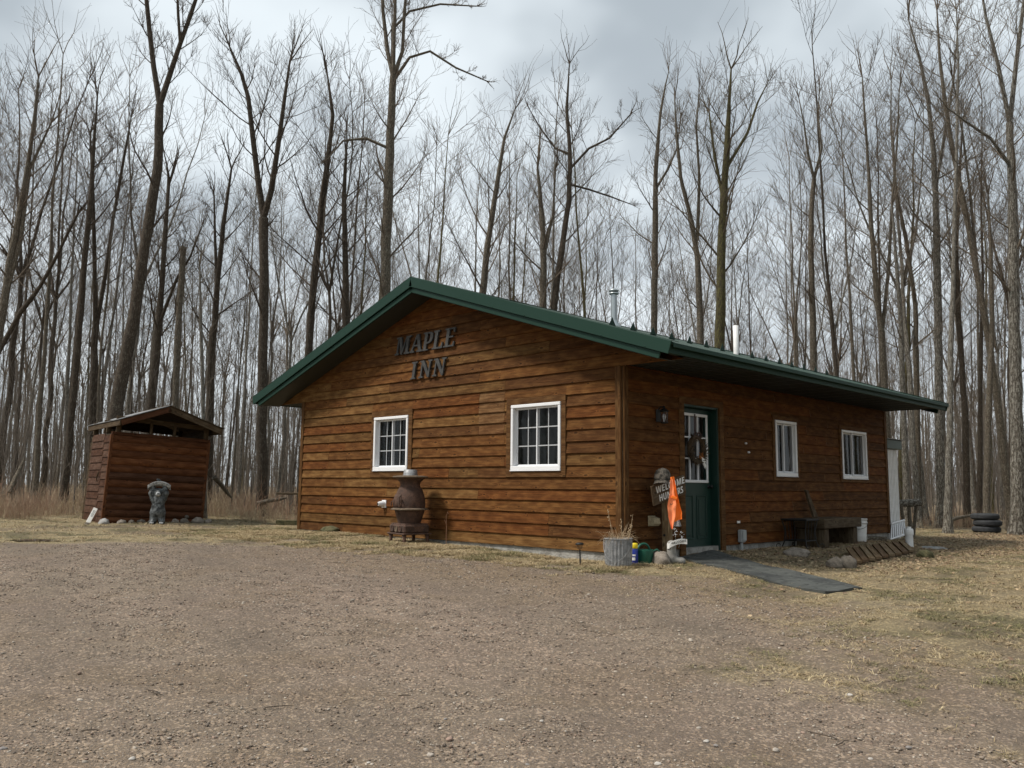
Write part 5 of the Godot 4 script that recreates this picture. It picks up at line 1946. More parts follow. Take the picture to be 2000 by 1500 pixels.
	lt.tube(PackedVector3Array([Vector3(cos(a1) * 0.285, 0.60, sin(a1) * 0.285), Vector3(cos(a1 + 0.06) * 0.315, 0.59, sin(a1 + 0.06) * 0.315), Vector3(cos(a1 + 0.06) * 0.318, 0.53, sin(a1 + 0.06) * 0.318)]), PackedFloat32Array([0.010, 0.010, 0.013]), 7)
	part("latch", lt, M.rust, door)

func wall_fittings() -> void:
	# exhaust hood on the front siding
	var v := thing("vent_hood", "white plastic exhaust hood on the siding beside the rusty stove", "vent", Vector3(-4.80, 0.40, 0.022))
	var hm := MB.new()
	hm.cbox(Vector3(0.05, 0.10, 0.004), Vector3(0.11, 0.12, 0.012), 0.004)
	part("wall_plate", hm, M.vinyl, v)
	var ho := MB.new()
	ho.tube(PackedVector3Array([Vector3(0.05, 0.10, 0.0), Vector3(0.048, 0.102, 0.03), Vector3(0.028, 0.10, 0.085), Vector3(0.022, 0.098, 0.10)]), PackedFloat32Array([0.050, 0.049, 0.037, 0.032]), 16)
	part("hood", ho, M.vinyl, v)
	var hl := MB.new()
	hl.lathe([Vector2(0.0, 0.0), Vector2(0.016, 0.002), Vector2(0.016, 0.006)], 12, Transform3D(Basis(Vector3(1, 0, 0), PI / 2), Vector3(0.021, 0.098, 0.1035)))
	part("outlet", hl, M.near_black, v)  # solid disc coloured dark for the shade inside the hood mouth
	# lantern by the door
	var lp := thing("wall_lantern", "small black wall lantern with frosted glass beside the door", "lantern", Vector3(0.024, 1.60, -0.72))
	var pl := MB.new()
	pl.cbox(Vector3(0.008, 0.12, 0), Vector3(0.016, 0.16, 0.09), 0.004)
	part("back_plate", pl, M.black_iron, lp)
	var ar := MB.new()
	ar.tube(PackedVector3Array([Vector3(0.01, 0.20, 0), Vector3(0.05, 0.235, 0), Vector3(0.10, 0.225, 0)]), flat_rad(3, 0.008), 8)
	part("arm", ar, M.black_iron, lp)
	var cx := Transform3D(Basis(), Vector3(0.10, 0, 0))
	var rf := MB.new()
	rf.lathe([Vector2(0.062, 0.168), Vector2(0.066, 0.172), Vector2(0.035, 0.20), Vector2(0.014, 0.215), Vector2(0.010, 0.24), Vector2(0.0, 0.245)], 18, cx)
	part("roof", rf, M.black_iron, lp)
	var gls := MB.new()
	gls.lathe([Vector2(0.034, 0.035), Vector2(0.042, 0.168)], 18, cx)
	part("glass", gls, M.glass, lp)
	var bulb := MB.new()
	bulb.lathe([Vector2(0.012, 0.036), Vector2(0.014, 0.06), Vector2(0.026, 0.10), Vector2(0.018, 0.13), Vector2(0.0, 0.14)], 14, cx)
	part("bulb", bulb, M.vinyl, lp)
	for i in 4:
		var rb := MB.new()
		var a := PI / 4 + i * PI / 2
		rb.tube(PackedVector3Array([Vector3(0.10 + cos(a) * 0.040, 0.03, sin(a) * 0.040), Vector3(0.10 + cos(a) * 0.047, 0.17, sin(a) * 0.047)]), flat_rad(2, 0.004), 6)
		part("cage_bar", rb, M.black_iron, lp)
	var fb := MB.new()
	fb.lathe([Vector2(0.0, 0.012), Vector2(0.03, 0.014), Vector2(0.050, 0.022), Vector2(0.050, 0.034), Vector2(0.0, 0.036)], 18, cx)
	part("base", fb, M.black_iron, lp)
	# tan vent on the door wall, behind the post
	var tv := thing("wall_vent", "tan hooded vent low on the dark wall behind the sign post", "vent", Vector3(0.022, 0.33, -0.56))
	var tm := MB.new()
	tm.cbox(Vector3(0.006, 0.05, 0), Vector3(0.012, 0.13, 0.15), 0.003)
	part("wall_plate", tm, M.tan, tv)
	var th := MB.new()
	th.prism(PackedVector2Array([Vector2(0.0, 0.0), Vector2(0.055, -0.012), Vector2(0.085, 0.02), Vector2(0.07, 0.085), Vector2(0.0, 0.105)]), 0.13, Transform3D(Basis(), Vector3(0.012, 0, -0.065)))
	part("hood", th, M.tan, tv)
	# outlet box on a conduit
	var bo := thing("outlet_box", "grey weatherproof outlet box on a conduit beside the doorway", "outlet box", Vector3(0.024, 0.02, -2.72))
	var bb := MB.new()
	bb.cbox(Vector3(0.035, 0.10, 0), Vector3(0.07, 0.18, 0.11), 0.01)
	part("box", bb, M.grey_box, bo)
	var lid := MB.new()
	lid.cbox(Vector3(0.080, 0.11, 0), Vector3(0.018, 0.15, 0.095), 0.006)
	part("cover", lid, M.grey_box, bo)
	var cd := MB.new()
	cd.tube(PackedVector3Array([Vector3(0.03, 0.012, 0), Vector3(0.03, -0.10, 0), Vector3(0.03, -0.22, 0)]), flat_rad(3, 0.022), 12)
	part("conduit", cd, M.grey_box, bo)
	# tag above it
	var tg := MB.new()
	tg.cbox(Vector3(0.026, 0.318, -2.70), Vector3(0.008, 0.034, 0.085), 0.002)
	var to := part("wall_tag", tg, M.paint_white, self)
	tag(to, "small white tag on the dark siding above the outlet box", "tag")
	for z in [[-2.95, 1.46], [-3.03, 1.33]]:
		var kb := MB.new()
		kb.lathe([Vector2(0.0, 0.0), Vector2(0.014, 0.0), Vector2(0.016, 0.02), Vector2(0.010, 0.03), Vector2(0.0, 0.032)], 10, Transform3D(Basis(Vector3(0, 0, 1), -PI / 2), Vector3.ZERO))
		var ko := part("peg", kb, M.vinyl, self)
		ko.position = Vector3(0.02, z[1], z[0])
		tag(ko, "small white peg on the dark siding right of the doorway".replace("right of", "past"), "peg", "white pegs past the doorway")

func entrance() -> void:
	# --- rubber mat from the threshold
	var mt := MB.new()
	var lf := [Vector2(0.16, -0.93), Vector2(0.75, -0.56), Vector2(1.4, -0.15), Vector2(2.06, 0.25), Vector2(2.72, 0.46)]
	var rt_ := [Vector2(0.10, -1.86), Vector2(0.75, -1.44), Vector2(1.4, -1.05), Vector2(2.05, -0.62), Vector2(2.86, -0.06)]
	var grid := []
	for i in 17:
		var row := []
		var fi := i / 16.0 * 4.0
		var a := mini(int(fi), 3)
		var l: Vector2 = lf[a].lerp(lf[a + 1], fi - a)
		var r: Vector2 = rt_[a].lerp(rt_[a + 1], fi - a)
		for j in 9:
			var q := l.lerp(r, j / 8.0)
			row.append(Vector3(q.x, ground_y(q.x, q.y) + 0.020 + 0.006 * sin(i * 1.3 + j), q.y))
		grid.append(row)
	for i in 16:
		for j in 8:
			var A: Vector3 = grid[i][j]
			var B: Vector3 = grid[i + 1][j]
			var C: Vector3 = grid[i + 1][j + 1]
			var D: Vector3 = grid[i][j + 1]
			mt.quad(A, B, C, D)
	var dn := Vector3(0, -0.03, 0)
	for i in 16:
		mt.quad(grid[i][0] + dn, grid[i + 1][0] + dn, grid[i + 1][0], grid[i][0])
		mt.quad(grid[i + 1][8] + dn, grid[i][8] + dn, grid[i][8], grid[i + 1][8])
	for j in 8:
		mt.quad(grid[16][j] + dn, grid[16][j + 1] + dn, grid[16][j + 1], grid[16][j])
		mt.quad(grid[0][j + 1] + dn, grid[0][j] + dn, grid[0][j], grid[0][j + 1])
	var mo := thing("rubber_mat", "long black rubber mat laid from the doorway over the gravel", "mat", Vector3.ZERO)
	part("sheet", mt, M.rubber, mo)
	var stud := MB.new()
	for i in range(1, 16):
		for j in range(1, 8):
			if (i + j) % 2 == 0:
				var q: Vector3 = grid[i][j]
				stud.lathe([Vector2(0.022, 0.0), Vector2(0.016, 0.006), Vector2(0.0, 0.007)], 8, Transform3D(Basis(), q))
	part("studs", stud, M.rubber, mo)
	# --- post with a board, cap and vest
	var pb := on_ground(Vector3(0.15, 0, -0.72))
	var post := thing("sign_post", "weathered square timber post by the doorway carrying the painted board", "post", pb)
	var pm := MB.new()
	pm.cbox(Vector3(0, 0.50, 0), Vector3(1.04, 0.105, 0.105), 0.012, Basis(Vector3(0, 1, 0), Vector3(-1, 0, 0), Vector3(0, 0, 1)))
	part("timber", pm, M.post_wood, post)
	post.rotation.y = deg_to_rad(4)
	var kn := MB.new()
	kn.lathe([Vector2(0.0, 0.0), Vector2(0.012, 0.001), Vector2(0.017, 0.003)], 10, Transform3D(Basis(Vector3(1, 0, 0), PI / 2), Vector3(-0.01, 0.32, 0.0535)))
	part("knot", kn, M.near_black, post)
	var face := Basis(Vector3.UP, deg_to_rad(38))
	# the board hangs parallel to the door wall
	var roll := Basis(Vector3.UP, PI / 2) * Basis(Vector3(0, 0, 1), deg_to_rad(12.2))
	var bc := pxx(1306, 957, 0.222)
	var bd := thing("welcome_board", "tilted brown plank sign painted WELCOME HUNTERS in white", "sign", bc)
	bd.basis = roll
	var bm := MB.new()
	bm.cbox(Vector3.ZERO, Vector3(0.735, 0.245, 0.022), 0.004)
	part("board", bm, M.sign_wood, bd)
	text_part("lettering", "WELCOME", 0.075, 0.002, M.paint_white, bd, Vector3(0.04, 0.055, 0.0115), Basis(Vector3(1.28, 0, 0), Vector3(0.10, 1.08, 0), Vector3(0, 0, 1)))
	text_part("lettering", "HUNTERS", 0.075, 0.002, M.paint_white, bd, Vector3(0.03, -0.055, 0.0115), Basis(Vector3(1.18, 0, 0), Vector3(0.06, 1.08, 0), Vector3(0, 0, 1)))
	# camouflage cap on the post top
	var hc := pd(1294, 931, 10.5)
	var hat := thing("camouflage_cap", "mottled brown and white camouflage cap hung on the post top", "cap", hc)
	hat.rotation.y = deg_to_rad(25)
	var hm := MB.new()
	hm.lathe([Vector2(0.100, -0.05), Vector2(0.106, -0.02), Vector2(0.100, 0.03), Vector2(0.080, 0.075), Vector2(0.045, 0.10), Vector2(0.0, 0.108)], 24)
	part("crown", hm, M.camo, hat)
	var bt := MB.new()
	bt.lathe([Vector2(0.0, 0.106), Vector2(0.010, 0.107), Vector2(0.008, 0.114), Vector2(0.0, 0.116)], 10)
	part("button", bt, M.camo, hat)
	var vz := MB.new()
	for i in 12:
		var t0 := lerpf(-1.0, 1.0, i / 12.0)
		var t1 := lerpf(-1.0, 1.0, (i + 1) / 12.0)
		var e := func(t: float, o: float) -> Vector3:
			return Vector3(sin(t) * (0.104 + 0.01 * o), -0.045 - 0.030 * o - 0.022 * t * t * o, cos(t) * 0.100 + 0.085 * o * (1.0 - 0.25 * t * t))
		vz.quad(e.call(t0, 1.0), e.call(t1, 1.0), e.call(t1, 0.0), e.call(t0, 0.0))
		vz.quad(e.call(t1, 1.0) + Vector3(0, -0.004, 0), e.call(t0, 1.0) + Vector3(0, -0.004, 0), e.call(t0, 0.0) + Vector3(0, -0.004, 0), e.call(t1, 0.0) + Vector3(0, -0.004, 0))
	part("visor", vz, M.camo, hat)
	# blaze orange vest, folded over the board's upper edge
	var vt := thing("orange_vest", "blaze orange hunting vest draped over the painted board", "vest", pd(1315, 975, 10.12))
	vt.basis = face
	var k := 10.12 / F
	var out := func(x: float, y: float) -> Vector2:
		return Vector2((x - 1315.0) * k, -(y - 975.0) * k)
	var cloth := func(lp: Array, rp: Array, fold: float, zoff: float, phase: float) -> MB:
		var mb := MB.new()
		var N := 24
		var Q := 10
		for i in N + 1:
			var f := float(i) / N * (lp.size() - 1)
			var a := mini(int(f), lp.size() - 2)
			var l: Vector2 = out.call(lp[a][0], lp[a][1]).lerp(out.call(lp[a + 1][0], lp[a + 1][1]), f - a)
			var r: Vector2 = out.call(rp[a][0], rp[a][1]).lerp(out.call(rp[a + 1][0], rp[a + 1][1]), f - a)
			for j in Q + 1:
				var t := float(j) / Q
				var q := l.lerp(r, t)
				mb.v.append(Vector3(q.x, q.y, zoff + fold * sin(t * 6.0 + phase + i * 0.06) * (0.4 + 0.6 * float(i) / N) + 0.004 * sin(i * 0.9 + t * 3.0)))
				mb.uv.append(q)
		for i in N:
			for j in Q:
				var a := i * (Q + 1) + j
				mb.ix.append_array(PackedInt32Array([a, a + 1, a + Q + 1, a + 1, a + Q + 2, a + Q + 1]))
		mb.smooth()
		return mb
	part("back_panel", cloth.call([[1310, 932], [1312, 960], [1314, 985], [1316, 1005], [1316, 1019]], [[1317, 931], [1321, 955], [1325, 975], [1331, 1000], [1331, 1013]], 0.016, 0.0, 0.0), M.orange, vt)
	part("front_panel", cloth.call([[1309, 938], [1308, 962], [1303, 988], [1305, 1010], [1310, 1032]], [[1314, 936], [1316, 960], [1320, 984], [1318, 1008], [1313, 1033]], 0.014, 0.022, 1.2), M.orange_pale, vt)
	var fl := MB.new()
	var f0: Vector2 = out.call(1311, 972)
	fl.cbox(Vector3(f0.x + 0.035, f0.y, 0.028), Vector3(0.07, 0.035, 0.012), 0.005, Basis(Vector3(0, 0, 1), -0.35))
	part("collar_fold", fl, M.orange, vt)
	var lg := MB.new()
	var g0: Vector2 = out.call(1311, 984)
	lg.tube(PackedVector3Array([Vector3(g0.x - 0.02, g0.y - 0.012, 0.045), Vector3(g0.x - 0.005, g0.y - 0.008, 0.046), Vector3(g0.x + 0.016, g0.y + 0.002, 0.046), Vector3(g0.x + 0.018, g0.y + 0.010, 0.046)]), flat_rad(4, 0.0022), 5)
	lg.tube(PackedVector3Array([Vector3(g0.x - 0.014, g0.y + 0.012, 0.045), Vector3(g0.x - 0.016, g0.y + 0.002, 0.046), Vector3(g0.x - 0.006, g0.y - 0.004, 0.046)]), flat_rad(3, 0.002), 5)
	part("logo", lg, M.black_iron, vt)
	# patterned scarf end below the vest
	var sc := thing("patterned_scarf", "black and white patterned scarf end below the orange vest", "scarf", pd(1321, 1018, 10.15))
	sc.basis = face
	var sm := MB.new()
	sm.v = PackedVector3Array()
	for i in 7:
		for j in 6:
			var t := j / 5.0
			sm.v.append(Vector3(lerpf(-0.035, 0.035, t) * (1.0 + i * 0.06) + i * 0.002, 0.035 - i * 0.016, 0.010 * sin(t * 9.0 + i * 0.4)))
			sm.uv.append(Vector2(t, i / 6.0))
	for i in 6:
		for j in 5:
			var a := i * 6 + j
			sm.ix.append_array(PackedInt32Array([a, a + 1, a + 6, a + 1, a + 7, a + 6]))
	sm.smooth()
	part("cloth", sm, blotchy(83, Color(0.03, 0.025, 0.03), Color(0.6, 0.58, 0.58), 0.05, 0.9, 0.0, 6.0, 0.0, 0.95), sc)
	# --- concrete boot planter with a banner and wire flowers
	var bp := on_ground(Vector3(0.45, 0, -0.44))
	var bt_ := thing("boot_planter", "grey concrete boot planter with a small WELCOME banner on its top", "planter", bp)
	bt_.basis = Basis(Vector3.UP, deg_to_rad(40)).scaled(Vector3(0.86, 0.86, 0.86))
	var boot := body([[Vector3(-0.05, 0.26, 0), Vector3(-0.05, 0.10, 0), 0.066, 0.062], [Vector3(-0.05, 0.08, 0), Vector3(-0.045, 0.045, 0), 0.062, 0.052], [Vector3(-0.04, 0.06, 0.0), Vector3(0.08, 0.042, 0.02), 0.052, 0.044], [Vector3(0.08, 0.042, 0.02), Vector3(0.10, 0.04, 0.022), 0.044, 0.042]], 0.011, 0.03, Vector3(-0.16, -0.04, -0.12), Vector3(0.19, 0.36, 0.12))
	part("boot", boot, M.boot, bt_)
	var bn := MB.new()
	var N := 14
	for i in N:
		var t0 := float(i) / N
		var t1 := float(i + 1) / N
		var q := func(t: float, y: float) -> Vector3:
			return Vector3(lerpf(-0.09, 0.16, t), 0.255 + y + 0.055 * t + 0.028 * sin(t * PI), 0.085 + 0.012 * sin(t * 5.0))
		bn.quad(q.call(t0, -0.035), q.call(t1, -0.035), q.call(t1, 0.035), q.call(t0, 0.035))
		bn.quad(q.call(t1, -0.035) - Vector3(0, 0, 0.006), q.call(t0, -0.035) - Vector3(0, 0, 0.006), q.call(t0, 0.035) - Vector3(0, 0, 0.006), q.call(t1, 0.035) - Vector3(0, 0, 0.006))
	part("banner", bn, M.paint_white, bt_)
	text_part("lettering", "WELCOME", 0.032, 0.001, M.black_iron, bt_, Vector3(0.04, 0.306, 0.100), Basis(Vector3(0, 0, 1), 0.2))
	var tail := MB.new()
	tail.cbox(Vector3(-0.10, 0.245, 0.055), Vector3(0.04, 0.075, 0.006), 0.002, Basis(Vector3.UP, -0.8))
	part("banner_tail", tail, M.paint_white, bt_)
	for s in [[-0.06, 0.20, 0.02, 1309.0, 1062.0], [0.0, 0.20, 0.0, 1318.0, 1040.0], [0.05, 0.22, 0.0, 1332.0, 1046.0]]:
		var st := MB.new()
		var tip: Vector3 = bt_.basis.inverse() * (pd(s[3], s[4], 10.1) - bp)
		st.tube(PackedVector3Array([Vector3(s[0], s[1], s[2]), Vector3(s[0], s[1], s[2]).lerp(tip, 0.5) + Vector3(0.01, 0.02, 0), tip]), PackedFloat32Array([0.003, 0.0025, 0.002]), 5)
		var wire := part("wire_stem", st, M.steel, bt_)
		var bd2 := MB.new()
		var rr := RandomNumberGenerator.new()
		rr.seed = int(s[3])
		for b in 16:
			var c: Vector3 = tip + Vector3(rr.randf_range(-0.03, 0.03), rr.randf_range(-0.05, 0.06), rr.randf_range(-0.02, 0.02))
			bd2.lathe([Vector2(0.0, -0.006), Vector2(0.006, 0.0), Vector2(0.0, 0.006)], 6, Transform3D(Basis(), c))
		part("beads", bd2, M.vinyl, wire)
	# --- galvanised pail with dead grass
	var pp := on_ground(Vector3(0.25, 0, 0.42))
	var pail := thing("galvanised_pail", "ribbed galvanised pail of dry stalks at the cabin's corner", "pail", pp)
	var pm2 := MB.new()
	var U := 144
	var prof := [Vector2(0.145, 0.0), Vector2(0.148, 0.02), Vector2(0.150, 0.04), Vector2(0.158, 0.26), Vector2(0.160, 0.29), Vector2(0.160, 0.315)]
	for i in prof.size():
		for j in U + 1:
			var a := TAU * j / U
			var rib := 0.0065 * sin(a * 24.0) if i >= 2 and i <= 3 else 0.0
			var r: float = prof[i].x + rib
			pm2.v.append(Vector3(cos(a) * r, prof[i].y, sin(a) * r))
			pm2.uv.append(Vector2(j / 12.0, prof[i].y))
	for i in prof.size() - 1:
		for j in U:
			var a := i * (U + 1) + j
			pm2.ix.append_array(PackedInt32Array([a, a + 1, a + U + 1, a + 1, a + U + 2, a + U + 1]))
	pm2.smooth()
	part("wall", pm2, M.galv, pail)
	var rim := MB.new()
	rim.lathe([Vector2(0.157, 0.306), Vector2(0.167, 0.309), Vector2(0.169, 0.316), Vector2(0.163, 0.322), Vector2(0.152, 0.318), Vector2(0.150, 0.24), Vector2(0.0, 0.24)], 40)
	part("rim", rim, M.galv, pail)
	var bail := MB.new()
	var bpts := PackedVector3Array()
	for i in 15:
		var t := i / 14.0
		var a := lerpf(-0.25, PI * 0.86, t)
		bpts.append(Vector3(cos(a) * 0.172, 0.285 - 0.23 * sin(t * PI) + 0.02 * t, sin(a) * 0.172))
	bail.tube(bpts, flat_rad(15, 0.003), 6)
	part("bail", bail, M.galv, pail)
	var gr := MB.new()
	var r2 := RandomNumberGenerator.new()
	r2.seed = 5
	for i in 95:
		var a := r2.randf() * TAU
		var rr := r2.randf_range(0.0, 0.13)
		var p := Vector3(cos(a) * rr, 0.24, sin(a) * rr)
		var d := Vector3(cos(a) * r2.randf_range(0.1, 0.9), r2.randf_range(0.8, 1.4), sin(a) * r2.randf_range(0.1, 0.9)).normalized()
		var L := r2.randf_range(0.12, 0.30)
		var m1 := p + d * L * 0.55
		var tip := m1 + Vector3(d.x, d.y * r2.randf_range(-0.9, 0.5), d.z).normalized() * L * 0.6
		gr.tube(PackedVector3Array([p, m1, tip]), PackedFloat32Array([0.0022, 0.0018, 0.0008]), 3, false)
	for s in [[0.06, 0.06, 0.30], [0.10, -0.02, 0.36], [-0.05, 0.05, 0.40], [0.12, 0.03, 0.26]]:
		var p := Vector3(s[0], 0.24, s[1])
		var tip := p + Vector3(s[0] * 0.9, s[2], s[1] * 0.4)
		gr.tube(PackedVector3Array([p, p.lerp(tip, 0.5) + Vector3(0.015, 0, 0), tip]), PackedFloat32Array([0.0035, 0.003, 0.0015]), 4, false)
		for b in 14:
			var c := p.lerp(tip, r2.randf_range(0.25, 1.0)) + Vector3(r2.randf_range(-0.014, 0.014), 0, r2.randf_range(-0.014, 0.014))
			gr.lathe([Vector2(0.0, -0.010), Vector2(0.007, 0.0), Vector2(0.0, 0.010)], 5, Transform3D(Basis(), c))
	part("dry_stalks", gr, mat(Color(0.42, 0.31, 0.19), 0.9), pail)
	# --- spray bottle and watering can
	var sp := thing("spray_bottle", "blue bottle with a yellow cap between pail and watering can", "bottle", on_ground(Vector3(0.19, 0, 0.03)))
	var sb := MB.new()
	sb.lathe([Vector2(0.0, 0.0), Vector2(0.040, 0.0), Vector2(0.044, 0.01), Vector2(0.044, 0.17), Vector2(0.034, 0.19)], 18)
	part("bottle", sb, M.blue, sp)
	var lb := MB.new()
	lb.lathe([Vector2(0.0446, 0.05), Vector2(0.0446, 0.085)], 6, Transform3D(), 0.7, 1.7)
	lb.lathe([Vector2(0.0446, 0.10), Vector2(0.0446, 0.12)], 6, Transform3D(), 0.6, 1.5)
	part("print", lb, M.paint_white, sp)
	var sy := MB.new()
	sy.lathe([Vector2(0.038, 0.188), Vector2(0.042, 0.195), Vector2(0.042, 0.235), Vector2(0.036, 0.25), Vector2(0.0, 0.252)], 18)
	part("cap", sy, M.yellow, sp)
	var wc := thing("watering_can", "green plastic watering can beside the big rock at the wall", "watering can", on_ground(Vector3(0.22, 0, -0.13)), deg_to_rad(40))
	var wm := MB.new()
	wm.lathe([Vector2(0.0, 0.0), Vector2(0.085, 0.0), Vector2(0.090, 0.01), Vector2(0.112, 0.155), Vector2(0.112, 0.17), Vector2(0.095, 0.172), Vector2(0.09, 0.10)], 26)
	part("body", wm, M.can, wc)
	var ah := MB.new()
	ah.tube(ring_pts(Vector3(-0.01, 0.155, 0), 0.085, 12, 0.0, PI, Basis(Vector3(0, 1, 0), 0.5)), flat_rad(13, 0.014), 8)
	part("top_handle", ah, M.can, wc)
	var bh := MB.new()
	bh.tube(PackedVector3Array([Vector3(0.10, 0.15, 0), Vector3(0.15, 0.175, 0), Vector3(0.19, 0.14, 0), Vector3(0.17, 0.07, 0), Vector3(0.09, 0.03, 0)]), flat_rad(5, 0.011), 8)
	part("rear_handle", bh, M.can, wc)
	var spt := MB.new()
	spt.tube(PackedVector3Array([Vector3(-0.08, 0.06, 0), Vector3(-0.14, 0.13, 0), Vector3(-0.19, 0.21, 0)]), PackedFloat32Array([0.022, 0.018, 0.014]), 10)
	part("spout", spt, M.can, wc)
	# --- wreath on the door glass
	var wr := thing("door_wreath", "dark grapevine wreath with pale feathers and orange berries on the door", "wreath", Vector3(-0.085, 1.33, -1.80))
	var rg := MB.new()
	var r3 := RandomNumberGenerator.new()
	r3.seed = 17
	for s in 26:
		var pts := PackedVector3Array()
		var ph := r3.randf() * TAU
		var rad := r3.randf_range(0.15, 0.20)
		for i in 23:
			var a := TAU * i / 22.0
			pts.append(Vector3(0.022 * sin(a * 3.0 + ph), sin(a) * (rad + 0.012 * cos(a * 4.0 + ph)), -cos(a) * (rad + 0.012 * cos(a * 4.0 + ph))))
		rg.tube(pts, flat_rad(23, 0.006), 5, false)
	part("vines", rg, M.leafwreath, wr)
	var lv := MB.new()
	for i in 220:
		var a := r3.randf_range(-PI, 0.1) if r3.randf() < 0.7 else r3.randf() * TAU
		var c := Vector3(0.02 + r3.randf() * 0.02, sin(a) * 0.175, -cos(a) * 0.175)
		var d := Vector3(r3.randf_range(-0.2, 0.6), r3.randf_range(-1, 1), r3.randf_range(-1, 1)).normalized()
		var w := d.cross(Vector3(1, 0, 0)).normalized() * 0.009
		var L := r3.randf_range(0.04, 0.085)
		lv.quad(c, c + d * L * 0.5 + w, c + d * L, c + d * L * 0.5 - w)
	part("leaves", lv, mat(Color(0.085, 0.06, 0.035), 0.9), wr)
	var ob := MB.new()
	for i in 20:
		ob.lathe([Vector2(0.0, -0.011), Vector2(0.011, 0.0), Vector2(0.0, 0.011)], 7, Transform3D(Basis(), Vector3(0.045, -0.09 + r3.randf_range(-0.04, 0.04), -0.05 + r3.randf_range(-0.05, 0.05))))
	part("berries", ob, mat(Color(0.42, 0.15, 0.03), 0.7), wr)
	var wf := MB.new()
	for i in 22:
		var c := Vector3(0.05, -0.10 - i * 0.004, -0.04 - i * 0.003)
		var d := Vector3(0.1, -0.7 + r3.randf_range(-0.3, 0.3), -0.5 + r3.randf_range(-0.4, 0.4)).normalized()
		var w := d.cross(Vector3(1, 0, 0)).normalized() * 0.012
		wf.quad(c, c + d * 0.05 + w, c + d * 0.10, c + d * 0.05 - w)
	part("feathers", wf, M.paint_white, wr)
	var rb := MB.new()
	rb.box(Vector3(-0.006, 0.32, 0.02), Vector3(0.004, 0.34, 0.028))
	rb.tube(ring_pts(Vector3(0.02, 0.19, 0.04), 0.045, 10, 0, TAU, Basis(Vector3.UP, PI / 2)), flat_rad(11, 0.010), 6)
	rb.tube(ring_pts(Vector3(0.02, 0.19, -0.04), 0.045, 10, 0, TAU, Basis(Vector3.UP, PI / 2)), flat_rad(11, 0.010), 6)
	part("ribbon", rb, mat(Color(0.075, 0.045, 0.04), 0.8), wr)

